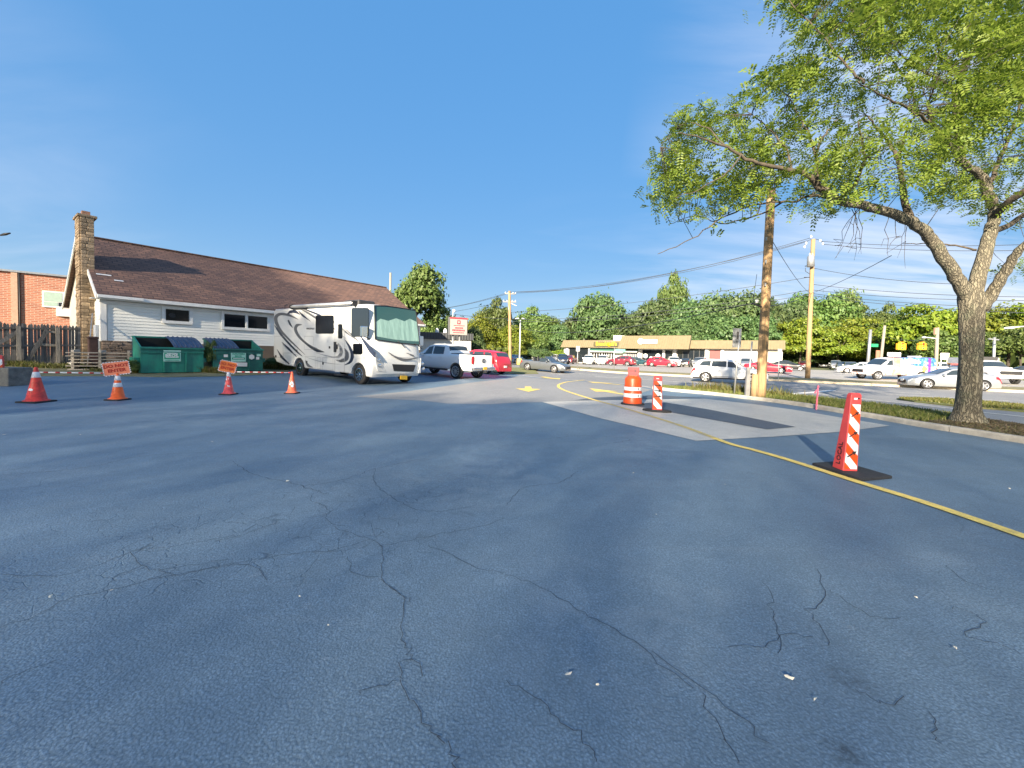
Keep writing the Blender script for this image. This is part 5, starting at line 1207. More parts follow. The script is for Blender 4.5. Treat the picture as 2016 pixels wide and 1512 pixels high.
# ---- cars on the road
cv = None
def convertible():
    L = 4.65; top = [(2.32, .5), (2.25, .68), (1.95, .82), (1.0, .95), (.85, .97), (.3, .93), (-1.25, .95), (-1.5, 1.0), (-2.2, .98), (-2.3, .9), (-2.32, .55)]
    belt = [(2.32, .48), (2.15, .72), (1.0, .90), (.3, .91), (-1.3, .93), (-2.2, .94), (-2.32, .52)]
    c = Car(L, 1.84, top, belt, plan(L), zlow=.2, wheels=(1.38, -1.4, .34, .23), hoodw=.86)
    def ex(t, c):
        mb = MB(); P = [(.9, s_, .97) for s_ in (-.72, .72)] + [(.25, s_, 1.36) for s_ in (.6, -.6)]; mb.add(P, [(0, 1, 2, 3)]); mb.build('windscreen', 'carglass', t, fix=False)
        mb = MB(); mb.tube([(.92, -.74, .95), (.24, -.61, 1.37), (.24, .61, 1.37), (.92, .74, .95)], .03, 8); mb.build('windscreen_frame', 'paint_grey', t)
        mb = MB(); mb.box((-.45, 0, .935), (1.5, 1.3, .05)); mb.build('cabin', 'black', t)
        for x, y in ((-.15, .38), (-.15, -.38), (-.95, .36), (-.95, -.36)):
            mb = MB(); mb.box((x, y, 1.02), (.12, .5, .3), Matrix.Rotation(R(-14), 3, 'Y')); mb.box((x - .04, y, 1.22), (.09, .26, .16)); mb.build('seat', 'rim_dark', t, bevel=.03)
        for sd in (1, -1): mb = MB(); mb.prism([(.8, sd * .8, .93), (-.2, sd * .8, .95), (-.2, sd * .72, 1.18), (.35, sd * .7, 1.27)], (0, .01, 0)); mb.build('side_window', 'carglass', t)
    return assemble(c, 'convertible_car', 'paint_grey', heads=((2.31, 2.4), (1.85, 2.9), (1.85, 3.6), (2.3, 3.2)), tails=((-2.31, 2.5), (-2.0, 2.7), (-2.0, 3.6), (-2.31, 3.6)), grille=(2.33, .36, .6, .9), handles=(-.1,), mirror=.65, label='grey open topped convertible driving on the road', extra=ex)
cv = convertible(); a, b = pix(1040, 730.5), pix(1089, 733); hd2 = Vector((.83, -.55)).normalized(); nn = Vector((.55, .83)).normalized()
p = (Vector((a.x, a.y)) + Vector((b.x, b.y))) / 2 + nn * .8; place(cv, Vector((p.x, p.y, 0)), hd2)
ws = suv_car('white_suv', 'paint_white', 'white SUV with grey lower cladding passing behind the wooden pole', 4.75, 1.85, 1.7); a, b = pix(1388, 752.5), pix(1480, 757)
hd3 = Vector((b.x - a.x, b.y - a.y)).normalized(); nn = Vector((-hd3.y, hd3.x)); nn = nn if nn.y > 0 else -nn
p = (Vector((a.x, a.y)) + Vector((b.x, b.y))) / 2 + nn * .8; place(ws, Vector((p.x, p.y, 0)), hd3)
af = sedan_car('silver_sedan', 'paint_silver', 'silver saloon car waiting on the road behind the big tree trunk', 4.65, 1.86, 1.45); fw = pix(1823, 765.5); hd4 = Vector((-.93, .33)).normalized(); nn = Vector((.33, .93)).normalized()
p = Vector((fw.x, fw.y)) - hd4 * 1.42 + nn * .8; place(af, Vector((p.x, p.y, 0)), hd4)

# ---- ice cream van
def van():
    L = 6.2; top = [(3.1, .8), (3.02, 1.05), (2.7, 1.18), (2.0, 1.27), (1.8, 1.32), (1.05, 1.95), (.8, 2.04), (-2.95, 2.1), (-3.05, 2.0), (-3.1, 1.0)]
    belt = [(3.1, .7), (2.8, 1.05), (1.8, 1.2), (1.0, 1.25), (-3.0, 1.25), (-3.1, .9)]
    c = Car(L, 2.0, top, belt, [(3.1, .72), (2.8, .9), (2.2, 1), (-3.0, 1), (-3.1, .98)], zlow=.5, cabw=.86, wheels=(2.05, -1.75, .40, .26), sm=.05)
    a = NB('van_wrap'); sx = a.n('ShaderNodeSeparateXYZ', Vector=a.obj); x, z = sx.outputs[0], sx.outputs[2]
    n_ = a.noise(1.5, 3, .6); n3 = a.noise(4.5, 4, .6)
    col = a.mix(a.ramp(x, [(0.0, 1.0), (.001, 0.0)]), (.74, .75, .78), (.74, .75, .78))
    sh = a.math('ADD', a.math('MULTIPLY', x, -.16), .42)
    bl = a.math('MULTIPLY', a.ramp(a.math('ADD', a.math('ADD', sh, a.math('MULTIPLY', n_, .3)), a.math('MULTIPLY', a.math('SUBTRACT', z, 1.35), .25)), [(.66, 0.0), (.72, 1.0)]), a.ramp(a.math('MULTIPLY', z, .5), [(.56, 0.0), (.66, 1.0)]))
    bcol = a.ramp(n3, [(.35, (.03, .05, .38)), (.55, (.06, .22, .6)), (.66, (.25, .6, .75))])
    col = a.mix(bl, col, bcol)
    cl = a.ramp(a.noise(2.3, 5, .6), [(.56, 0.0), (.6, 1.0)]); col = a.mix(a.math('MULTIPLY', cl, .9), col, (.78, .78, .8))
    dx = a.math('ABSOLUTE', a.math('SUBTRACT', x, a.math('ADD', .55, a.math('MULTIPLY', z, -.1)))); pk_ = a.ramp(a.math('ADD', dx, a.math('MULTIPLY', n3, -.5)), [(.05, 1.0), (.14, 0.0)])
    col = a.mix(pk_, col, a.ramp(n_, [(.4, (.6, .2, .12)), (.6, (.75, .42, .3))]))
    low = a.math('MULTIPLY', a.ramp(a.math('MULTIPLY', z, .5), [(.3, 1.0), (.46, 0.0)]), a.ramp(n3, [(.48, 0.0), (.56, 1.0)])); col = a.mix(low, col, (.75, .28, .2))
    yl_ = a.ramp(a.math('ADD', a.math('ABSOLUTE', a.math('ADD', x, 1.95)), a.math('ABSOLUTE', a.math('SUBTRACT', z, 1.05))), [(.3, 1.0), (.36, 0.0)]); col = a.mix(yl_, col, (.75, .65, .1))
    pu = a.ramp(a.math('ABSOLUTE', a.math('ADD', x, a.math('ADD', 2.25, a.math('MULTIPLY', z, .12)))), [(.12, 1.0), (.15, 0.0)]); col = a.mix(pu, col, (.16, .04, .5))
    a.l(col, a.b.inputs['Base Color']); a.b.inputs['Roughness'].default_value = .35; a.b.inputs['Coat Weight'].default_value = .5; M['van_wrap'] = a.m
    def ex(t, c):
        mb = MB(); mb.box((-1.9, 0, 2.16), (.5, .8, .1)); mb.build('roof_vent', 'white', t)
        for sd in (1, -1):
            mb = MB(); mb.prism([(-.1, sd * 1.0, 1.55), (-1.55, sd * 1.0, 1.55), (-1.6, sd * .985, 1.72), (-1.2, sd * .965, 1.85), (-.7, sd * .955, 1.9), (-.2, sd * .975, 1.75)], (0, sd * .012, 0)); mb.build('cloud_emblem', 'white', t)
    return assemble(c, 'ice_cream_van', 'van_wrap', side_windows=[('side_window', ((1.5, 4.15), (.75, 4.15), (.75, 4.85), (1.05, 4.85)))], screens=[('windscreen', 1.75, 1.1)], heads=((3.08, 2.4), (2.75, 2.7), (2.75, 3.5), (3.08, 3.3)), tails=((-3.09, 2.2), (-2.95, 2.2), (-2.95, 3.2), (-3.09, 3.2)), grille=(3.11, .7, .95, 1.2), mirror=1.4, label='van wrapped in colourful ice cream pictures standing in the far lot', cat='van', extra=ex, spokes=6, sw=.09)
vn = van(); c_ = at(1756, 735, 37.5); place(vn, on(c_.x, 37.5), (-1, .03))
# white flatbed truck at the right
tk = pickup_car('flatbed_truck', 'paint_white', 'old white truck with a box behind the cab, nose towards the lot', extra=lambda t, c: [MB().box((-1.6, 0, 1.85), (2.6, 2.1, .55)).build('cargo_box', 'white', t), MB().box((-.26, 0, 2.02), (.06, 1.9, .42)).build('headboard', 'rim_dark', t)])
c_ = px2(1972, 34.0); place(tk, Vector((c_.x + .4, c_.y + 1.5, 0)), Vector((-.35, -.94)))

# ---- parked cars across the road
def protos():
    return {'suv': suv_car('parked_suv', 'paint_white', 'x'), 'sedan': sedan_car('parked_car', 'paint_white', 'x'), 'hatch': hatch_car('parked_hatchback', 'paint_white', 'x'), 'coupe': sedan_car('parked_coupe', 'paint_red', 'x', 4.75, 1.9, 1.4, sport=True)}
PROTO = protos(); used = set()
def park(kind, paint, px, y, ang, label):
    src = PROTO[kind]; t = src if kind not in used else copy_tree(src); used.add(kind)
    for o in t.children:
        if o.name.split('.')[0] in ('body', 'mirror'): o.material_slots[0].link = 'OBJECT'; o.material_slots[0].material = M[paint]
    t['label'] = label; t['group'] = 'cars parked in the lot across the road'
    p = px2(px, y); a = R(ang); place(t, Vector((p.x, p.y, 0)), Vector((math.cos(a), math.sin(a))), .02)
A = math.degrees(math.atan2(RD.y, RD.x))     # along the road, to the right
for row in [
 ('hatch', 'paint_maroon', 1223, 62, A + 180, 'maroon hatchback parked broadside below the yellow lettered shop sign'), ('hatch', 'paint_red', 1304, 62, A, 'bright red hatchback parked broadside before the dark shop window'),
 ('coupe', 'paint_red', 1512, 47, A, 'low red coupe parked broadside behind the wooden utility pole'), ('sedan', 'paint_black', 1553, 58, A, 'black saloon parked past the nose of the low red coupe'),
 ('suv', 'paint_white', 1160, 70, A - 70, 'white SUV parked before the green awning of the shops'), ('suv', 'paint_white', 1188, 71, A - 80, 'white SUV parked close beside the maroon hatchback'),
 ('hatch', 'paint_maroon', 1124, 70, A + 100, 'dark red car parked beside a navy SUV near the shop corner'), ('suv', 'paint_navy', 1108, 68, A - 60, 'navy SUV parked beside the dark red car near the shop corner'),
 ('suv', 'paint_white', 1083, 78, A - 90, 'white SUV parked before the dark hedge by the shops'), ('suv', 'paint_white', 1060, 82, A - 90, 'white SUV parked deep in the lot behind the convertible'),
 ('sedan', 'paint_navy', 1032, 76, A - 75, 'dark blue car parked behind the twin headed lamp post'), ('sedan', 'paint_blue', 1014, 66, A + 95, 'pale blue saloon parked at the foot of the far utility pole'),
 ('sedan', 'paint_teal', 1258, 68, A, 'dark teal saloon parked between the maroon and red hatchbacks'), ('sedan', 'paint_silver', 1243, 72, A - 90, 'silver car showing its nose beside the dark teal saloon'),
 ('suv', 'paint_white', 1327, 66, A - 70, 'white SUV parked just past the bright red hatchback'), ('sedan', 'paint_black', 1352, 67, A + 90, 'black car with its tail out before the empty shop windows'),
 ('suv', 'paint_silver', 1378, 67, A - 90, 'silver SUV parked before the red shop doorway'), ('sedan', 'paint_white', 1432, 62, A - 80, 'white car parked before the white end wall of the shops'), ('suv', 'paint_silver', 1470, 60, A - 80, 'silver SUV parked behind the passing white SUV'),
 ('sedan', 'paint_white', 1692, 52, A - 170, 'white saloon parked in front of the ice cream van'), ('sedan', 'paint_silver', 1676, 62, A - 90, 'silver saloon parked under the trees at the lot end'), ('sedan', 'paint_grey', 1660, 68, A - 90, 'grey saloon parked under the trees at the lot end'),
 ('suv', 'paint_silver', 1646, 76, A - 90, 'small silver SUV in the shade of the trees at the lot end'), ('sedan', 'paint_maroon', 1585, 85, A - 90, 'maroon car in the shade beside the end of the shops'), ('sedan', 'paint_black', 1622, 90, A - 90, 'black car in deep shade under the trees'),
 ('suv', 'paint_white', 1846, 52, A + 180, 'white car behind the ice cream van, seen past the silver saloon'), ('sedan', 'paint_black', 2012, 48, A + 180, 'black car at the edge of the bright lawn')]: park(*row)
# ================================================================== shops, poles, wires, signs
M['mansard'] = mat('mansard_tan', (.19, .152, .088), .7, var=.14, scale=.6, stretch=(3, 3, .3)); M['mansard_side'] = M['mansard']
M['shopwall'] = mat('shop_wall', (.5, .48, .43), .8, var=.1); M['awning'] = mat('green_awning', (.03, .12, .09), .7); M['awning2'] = mat('mint_awning', (.35, .55, .47), .7)
SX = Vector((.851, -.525)).normalized(); SN = Vector((-.525, -.851)).normalized()
S0 = px2(1110, 85); S0.z = G(S0.x, S0.y)
shop = thing('shop_row', 'single storey row of shops with tan mansard roof across the road', 'building', S0, math.atan2(SX.y, SX.x))
def sp(px, py): return plane_uz(px, py, S0, SX, SN)
SLn, _ = sp(1541, 690); SD = 13.0; SE = 3.15; ST = 4.65
mb = MB(); mb.box((SLn / 2, SD / 2, SE / 2), (SLn, SD, SE + .2)); mb.build('wall', 'shopwall', shop)
mb = MB(); mb.box((SLn / 2, SD / 2 + .4, SE + .5), (SLn - 1, SD - 1.4, .8)); mb.build('flat_roof', 'rim_dark', shop)
def mans(x0, x1, out, zb, zt, name='mansard_roof', back=.5):
    mb = MB(); mb.prism([(x0, -out, zb), (x0, back, zt), (x0, back + .5, zt), (x0, back + .5, zb), ], (x1 - x0, 0, 0)); m_ = mb.build(name, 'mansard', shop)
    mb = MB(); x = x0 + .2
    while x < x1: mb.beam((x, -out - .03, zb + .02), (x, back - .03, zt), .05, .06, Vector((0, -1, 0))); x += .42
    stuff(mb.build('standing_seams', 'mansard', m_))
c0, c1 = sp(1226, 686)[0], sp(1356, 687)[0]
mans(-.4, c0 + .5, .9, SE, ST); mans(c1 - .5, SLn + .3, .9, SE, ST); mans(c0 - .3, c1 + .3, 2.2, SE - .15, ST + .85, back=.2)
mb = MB(); mb.prism([(c0, -2.0, SE), (c0, .4, SE), (c0, .4, ST + .8)], (.3, 0, 0)); mb.prism([(c1, -2.0, SE), (c1, .4, SE), (c1, .4, ST + .8)], (-.3, 0, 0)); mb.build('mansard_cheek', 'mansard', shop)
mb = MB(); mb.box((SLn + .2, SD / 2 + .3, (SE + ST) / 2), (.25, SD - 1.2, ST - SE)); mb.build('side_mansard', 'mansard', shop)
mb = MB(); mb.box((sp(1214, 664)[0], 2.2, ST + .5), (2.2, 1.6, .9)); mb.build('roof_unit', 'white', shop)
def swin(l, r_, z0, z1, name='shop_window', material='glass', frames=3, fm='trim', y=-.03):
    u0, u1 = sp(l, 700)[0], sp(r_, 700)[0]; mb = MB(); mb.box(((u0 + u1) / 2, y, (z0 + z1) / 2), (u1 - u0, .06, z1 - z0)); w = mb.build(name, material, shop)
    mb = MB()
    for k in range(frames + 1): mb.box((u0 + (u1 - u0) * k / frames, y - .04, (z0 + z1) / 2), (.09, .06, z1 - z0))
    mb.box(((u0 + u1) / 2, y - .04, z1), (u1 - u0, .06, .09)); mb.box(((u0 + u1) / 2, y - .04, z0), (u1 - u0, .06, .09)); mb.build('window_frame', fm, w); return w, u0, u1
swin(1121, 1159, .2, 3.0, frames=2, fm='rim_dark'); swin(1165, 1185, .8, 2.2, frames=4); swin(1186, 1208, .3, 2.3, frames=5); swin(1233, 1256, .2, 2.3, frames=6)
w, u0, u1 = swin(1264, 1305, .4, 2.9, frames=1)
for f_, z, r_ in ((.17, 1.7, .42), (.45, 1.35, .3), (.77, 1.75, .42), (.6, 1.4, .22)):
    mb = MB(); mb.lathe([(0, -.09), (r_, -.085), (r_, -.06)], 14, 'Y', (u0 + (u1 - u0) * f_, 0, z)); mb.build('round_decal', 'white', w)
swin(1308, 1325, .3, 2.9, frames=1); swin(1334, 1388, .2, 3.0, frames=5, fm='rim_dark')
w, u0, u1 = swin(1397, 1419, 0, 2.9, name='shop_door', material=mat('red_door', (.22, .03, .03), .5), frames=2, fm='rim_dark')
mb = MB(); a, b = sp(1426, 700)[0], sp(1500, 700)[0]; mb.box(((a + b) / 2, -.02, 2.2), (b - a, .05, 1.3)); mb.build('grey_panel', mat('panel_grey', (.4, .4, .4), .8, var=.1), shop)
for l, r_, mt_, z0, z1, o_ in ((1162, 1210, 'awning', 2.35, 3.0, 1.0), (1211, 1229, 'awning2', 2.2, 2.85, 1.2), (1230, 1257, 'awning', 2.4, 3.0, 1.0)):
    u0, u1 = sp(l, 690)[0], sp(r_, 690)[0]; mb = MB(); mb.prism([(u0, -.03, z0), (u0, -o_, z0), (u0, -o_, z0 + .25), (u0, -.03, z1)], (u1 - u0, 0, 0)); mb.build('awning', mt_, shop)
    mb = MB(); mb.box(((u0 + u1) / 2, -o_ - .01, z0 + .04), (u1 - u0, .02, .16)); mb.build('awning_valance', 'trim' if mt_ == 'awning' else mt_, shop)
for px_ in (1117, 1161, 1259, 1307, 1329, 1391, 1422):
    u = sp(px_, 700)[0]; mb = MB(); mb.box((u, -.15, 1.55), (.45, .25, 3.1)); mb.build('column', 'trim', shop)
M['sign_yellow'] = mat('sign_yellow', (.62, .42, .006), .6)
u, z = sp(1196.5, 677.5); 
a, b = sp(1171, 680)[0], sp(1221, 680)[0]; mb = MB(); n = 12
mb.prism([(u - (b - a) / 2, -.98, z - .42), (u + (b - a) / 2, -.98, z - .42), (u + (b - a) / 2, -.98, z + .35), (u - (b - a) / 2, -.98, z + .42)], (0, .05, 0)); bs = mb.build('shop_sign_back', mat('sign_black', (.05, .045, .015), .6), shop)
text_on('Branchinelli\'s', 1.12, bs, (u, -1.0, z + .02), (1, 0, 0), (0, 0, 1), 'sign_yellow', name='lettering', bold=.012, ext=.03, sx=(b - a) / 7.2)
mb = MB(); mb.lathe([(0, -1.06), (.38, -1.04), (.38, -1.0)], 16, 'Y', (u + .6, 0, z - .12)); mb.build('yellow_disc', 'sign_yellow', bs)
u, z = sp(1281, 673); mb = MB(); mb.box((u, -1.55, z), (3.0, .12, .75)); sb_ = mb.build('shop_sign', 'white', shop); u2, z2 = sp(1265.5, 673)
mb = MB(); mb.lathe([(0, -1.66), (.55, -1.64), (.55, -1.5)], 20, 'Y', (u2, 0, z2)); mb.build('round_logo', 'white', sb_)
M['mauve'] = mat('sign_mauve', (.4, .2, .34), .6); text_on('THE HAPPY', .36, sb_, (u, -1.62, z + .16), (1, 0, 0), (0, 0, 1), 'mauve', bold=.01); 
mb = MB(); mb.box((u, -1.62, z - .17), (2.3, .02, .14)); mb.build('lettering', 'mauve', sb_)

# ---- utility poles
def upole(label, base, top, r0, r1, build=None, group='wooden utility poles'):
    t = thing('utility_pole', label, 'utility pole', base, 0, group); a = Vector((0, 0, -.2)); b = top - base; mb = MB(); n = 10
    mb.tube([a.lerp(b, i / n) for i in range(n + 1)], [r0 + (r1 - r0) * i / n for i in range(n + 1)], 12); mb.build('pole', 'pole', t)
    if build: build(t, b)
    return t
def rel(px, py, y, base): return at(px, py, y) - base
YA, YB = 50.0, 36.0
bA = px2(1005, YA); tA = at(1003, 573, YA)
def pA(t, b):
    for px0, px1, py in ((994, 1016, 578), (990, 1016, 594)):
        mb = MB(); p, q = rel(px0, py, YA, bA), rel(px1, py + .6, YA, bA); mb.beam(p, q, .1, .12); mb.build('crossarm', 'woodpost', t)
        for f in (.05, .3, .72, .95):
            c = p.lerp(q, f); mb = MB(); mb.lathe([(.05, 0), (.06, .08), (.03, .16), (0, .18)], 8, 'Z', tuple(c + Vector((0, 0, .05)))); mb.build('insulator', 'trim', t)
    mb = MB(); p = rel(1003, 596, YA, bA); mb.beam(p, rel(1017, 602, YA, bA), .06, .06); mb.tube([rel(1000, 596, YA, bA), rel(1002, 625, YA, bA)], .03, 6); mb.build('bracket', 'steel', t)
upole('tall weathered utility pole with two crossarms behind the red SUV', bA, tA, .2, .15, pA)
bB = px2(1592, YB); tB = at(1601, 471, YB)
def pB(t, b):
    mb = MB(); P = smooth_path([rel(1583, 486, YB, bB), rel(1588, 476, YB, bB), rel(1600, 471, YB, bB), rel(1614, 473, YB, bB), rel(1623, 482, YB, bB)], 4); mb.tube(P, .02, 6); mb.build('jumper_wire', 'wire', t)
    for px_, py in ((1587, 479), (1584, 486), (1615, 474), (1620, 480), (1597, 466)):
        c = rel(px_, py, YB, bB); mb = MB(); mb.lathe([(.04, -.1), (.07, -.03), (.07, .05), (.03, .12), (0, .13)], 8, 'Z', tuple(c)); mb.build('insulator', 'trim', t)
    c = rel(1592, 516, YB, bB) + Vector((0, -.25, 0)); mb = MB(); mb.lathe([(0, -.48), (.27, -.46), (.28, .42), (.2, .5), (0, .52)], 16, 'Z', tuple(c)); tr = mb.build('transformer', 'steel', t)
    for dx in (-.12, .12): mb = MB(); mb.lathe([(.04, 0), (.05, .1), (.02, .22), (0, .23)], 8, 'Z', tuple(c + Vector((dx, 0, .5)))); mb.build('bushing', 'trim', tr)
    mb = MB(); mb.beam(rel(1585, 524, YB, bB), rel(1604, 522, YB, bB), .06, .06); mb.beam(rel(1583, 546, YB, bB), rel(1598, 546, YB, bB), .05, .05); mb.build('bracket', 'black', t)
    P = smooth_path([rel(1586, 527, YB, bB), rel(1586, 534, YB, bB), rel(1592, 538, YB, bB), rel(1598, 545, YB, bB), rel(1598, 570, YB, bB)], 4); mb = MB(); mb.tube(P, .025, 6); mb.build('drop_cable', 'wire', t)
upole('brown utility pole carrying a grey transformer on the far verge', bB, tB, .2, .16, pB)
b1 = pix(1497, 782, up=.1); Y1 = b1.y; t1 = at(1518.5, 372, Y1)
def p1(t, b):
    mb = MB(); mb.tube([rel(1485, 783, Y1, b1), rel(1487, 737, Y1, b1)], [.13, .11], 10); mb.build('pole_stub', 'pole', t)
    mb = MB(); mb.beam(rel(1481, 597, Y1 - .1, b1), rel(1506, 607, Y1, b1), .04, .06); mb.build('bracket', 'black', t)
    mb = MB(); c = rel(1490, 593, Y1 - .1, b1); mb.lathe([(.03, -.06), (.06, -.02), (.06, .04), (0, .07)], 8, 'Z', tuple(c)); mb.build('insulator', 'white', t)
    for k in range(5): mb = MB(); mb.box(rel(1507 + k, 560 - k * 45, Y1 - .17, b1), (.05, .02, .12)); mb.build('pole_tag', 'steel', t)
upole('new looking honey brown pole without crossarms on the kerbed verge', b1, t1, .17, .14, p1)
# wires
def wire(a, b, sag, label, r=.017, grp='overhead wires', n=16):
    mb = MB(); P = []
    for i in range(n + 1):
        f = i / n; p = a.lerp(b, f); p.z -= sag * 4 * f * (1 - f); P.append(p - a)
    mb.tube(P, r, 5); o = mb.build('overhead_wire', 'wire'); o.location = a; tag(o, label, 'wire', grp)
LA = 'thin overhead wire strung between the two far utility poles'
for (ax, ay), (bx, by), sg in (((998, 575), (1584, 477), 1.1), ((1009, 575), (1590, 474), .9), ((1016, 577), (1597, 468), 1.0), ((1003, 629), (1594, 571), .7), ((1003, 633), (1595, 580), .7), ((1003, 615), (1597, 545), .5)):
    wire(at(ax, ay, YA), at(bx, by, YB), sg, LA, .022)
LB = 'overhead wire running from the transformer pole out past the big tree'
for (ax, ay), (bx, by), y2 in (((1601, 560), (2060, 585), 26), ((1600, 571), (2060, 592), 26), ((1600, 578), (2060, 607), 26), ((1600, 582), (2060, 617), 26), ((1616, 475), (2060, 480), 26), ((1621, 481), (2060, 492), 26), ((1602, 528), (1900, 560), 28)):
    wire(at(ax, ay, YB), at(bx, by, y2), .25, LB, .02)
LC = 'overhead wire leaving the crossarm pole over the motorhome'
for (ax, ay), (bx, by) in (((996, 577), (830, 611)), ((1000, 578), (825, 612)), ((1000, 590), (820, 620)), ((1003, 628), (800, 600))):
    wire(at(ax, ay, YA), at(bx, by, 62), .4, LC, .022)
wire(at(1597, 577, YB), at(1755, 503, 18), .15, 'slanting service wire from the transformer pole into the big tree', .016); wire(at(1518, 470, Y1), at(1597, 578, YB), .3, 'thin guy wire from the honey brown pole to the transformer pole', .012)
wire(at(1482, 597, Y1), at(1490, 540, Y1 + .3), .02, 'short slack wire end above the bracket of the honey brown pole', .008); wire(at(1506, 604, Y1), at(1594, 577, YB), .2, 'service wire from the honey brown pole bracket to the transformer pole', .016)
wire(at(1483, 597, Y1), at(1003, 640, YA), 1.0, 'long service wire from the honey brown pole to the crossarm pole', .018)

# ---- other posts and signs
def post_sign(label, base, topz, r, plate=None, material='trim', name='road_sign', cat='road sign', postm='steel', lean=0.0, face='plate'):
    t = thing(name, label, cat, base); mb = MB(); mb.tube([(0, 0, -.15), (lean, 0, topz)], r, 8); mb.build('post', postm, t)
    if plate: (c, sz, mt_) = plate; mb = MB(); mb.box(c, sz); mb.build(face, mt_, t)
    return t
def zat(px, py, y): return at(px, py, y).z
b = px2(1137, 42); post_sign('small white sign on a thin post by the far kerb', b, zat(1138, 683, 42) - b.z, .035, ((.02, -.05, zat(1138, 686.5, 42) - b.z), (.36, .02, .5), 'white'))
b = px2(1210, 43); t = post_sign('green street name sign on a thin post by the far kerb', b, zat(1209, 684, 43) - b.z, .035, ((.6, -.05, zat(1209, 690, 43) - b.z), (1.0, .02, .3), mat('street_green', (.12, .4, .3), .5)), lean=-.05)
b = px2(1534, 34); post_sign('plain pale rectangular sign on a white post on the far verge', b, zat(1533, 688, 34) - b.z, .035, ((.0, -.05, zat(1533, 692, 34) - b.z), (.34, .02, .44), 'trim'), postm='trim')
b = pix(1445, 776, up=.1); zt = zat(1451, 648, b.y) - b.z
t = post_sign('grey metal sign seen from behind on the grassy verge', b, zt, .03, None, lean=(1452 - 1445) * b.y / 800)
z0, z1 = zat(1449, 684, b.y) - b.z, zat(1449, 646, b.y) - b.z
mb = MB(); mb.box((.06, .06, (z0 + z1) / 2), (.34, .012, z1 - z0)); mb.build('sign_back', mat('sign_grey', (.2, .21, .22), .6, .3, var=.15), t, bevel=.004); mb = MB(); mb.box((.1, .045, (z0 + z1) / 2 + .1), (.1, .02, .3)); mb.build('stiffener', 'rim_dark', t)
b = pix(1471, 780, up=.1); t = post_sign('slim grey channel post standing beside the honey brown pole', b, zat(1477, 672, b.y) - b.z, .03, None, lean=.1, name='channel_post', cat='post')
mb = MB(); mb.box((.0, 0, .55), (.16, .1, 1.1), None, 0, .8); mb.build('post_sleeve', 'steel', t)
# blade signs beside the pole
t = thing('bus_stop_sign', 'narrow blue and white blade sign beside the honey brown pole', 'sign', pix(1489, 780, up=.1)); b = t.location; yy = b.y - .15
z0, z1, z2, z3 = [zat(1490, v, yy) - b.z for v in (656, 641, 640, 608)]
mb = MB(); mb.tube([(-.02, -.1, -.1), (.0, -.1, z3)], .018, 6); mb.build('post', 'steel', t)
mb = MB(); mb.box((.03, -.13, (z2 + z3) / 2), (.17, .01, z3 - z2)); mb.build('blue_plate', mat('pale_blue_plate', (.4, .5, .6), .4, .3), t); mb = MB(); mb.box((.0, -.13, (z0 + z1) / 2), (.15, .01, z1 - z0)); mb.build('white_plate', 'white', t)
# twin lamp post in the far lot
YL = 55.0; b = px2(1023, YL); t = thing('lamp_post', 'slim twin headed lamp post on a yellow concrete foot', 'lamp post', b)
mb = MB(); mb.cyl((0, 0, -.1), (0, 0, zat(1023, 630, YL) - b.z), .09, .06, 10); mb.build('post', 'trim', t); mb = MB(); mb.cyl((0, 0, -.1), (0, 0, .75), .38, .34, 14); mb.build('foot', 'yellow', t)
z = zat(1023, 628, YL) - b.z
for sx in (-1, 1): mb = MB(); mb.box((sx * .45, 0, z + .05), (.55, .35, .16), Matrix.Rotation(R(8 * sx), 3, 'Y')); mb.build('lamp_head', 'steel', t, bevel=.04)
# pylon sign behind the pickup
YP_ = 38.0; b = px2(902, YP_); t = thing('pylon_sign', 'box sign with red header and emblem behind the white pickup', 'sign', b, R(28))
z0, z1 = zat(905, 660, YP_) - b.z, zat(905, 625, YP_) - b.z; wd = 1.75
M['sign_face'] = mat('sign_face', (.45, .33, .30), .5, var=.1, scale=4); M['sign_red'] = mat('sign_red', (.5, .04, .06), .5)
mb = MB(); mb.box((0, .25, (z0 + z1) / 2), (wd, .5, z1 - z0)); mb.build('cabinet', mat('cabinet_grey', (.1, .105, .11), .6), t); mb = MB(); mb.box((0, -.012, (z0 + z1) / 2 - .06), (wd - .1, .02, z1 - z0 - .22)); fa = mb.build('face', 'sign_face', t)
mb = MB(); mb.box((0, -.014, z1 - .09), (wd - .04, .024, .14)); mb.build('header', 'sign_red', t); mb = MB(); mb.box((0, -.03, z1 - .45), (.32, .02, .36)); em = mb.build('emblem', 'sign_red', fa)
mb = MB(); mb.prism([(0, -.045, z1 - .58), (.1, -.045, z1 - .45), (.09, -.045, z1 - .35), (0, -.045, z1 - .38), (-.09, -.045, z1 - .35), (-.1, -.045, z1 - .45)], (0, .01, 0)); mb.build('emblem_mark', 'sign_face', em)
for k, (ww, hh) in enumerate(((1.0, .08), (.75, .14), (1.25, .16), (1.1, .1))):
    zz = z1 - .76 - k * .22; x = -ww / 2; q = random.Random(k)
    mb = MB()
    while x < ww / 2: w_ = q.uniform(.05, .12); mb.box((x + w_ / 2, -.027, zz), (w_, .01, hh)); x += w_ + .035
    mb.build('lettering', 'sign_red', fa)
for x in (-.45, .2): mb = MB(); mb.cyl((x, .25, -.1), (x, .25, z0 + .02), .09, .09, 8); mb.build('post', 'steel', t)
mb = MB(); mb.cyl((-.5, .25, z1), (-.5, .25, z1 + .45), .02, .02, 6); mb.lathe([(0, -.16), (.12, -.1), (.16, 0), (.12, .1), (0, .16)], 12, 'Z', (-.4, .25, z1 + .6)); mb.build('globe_lamp', 'white', t)
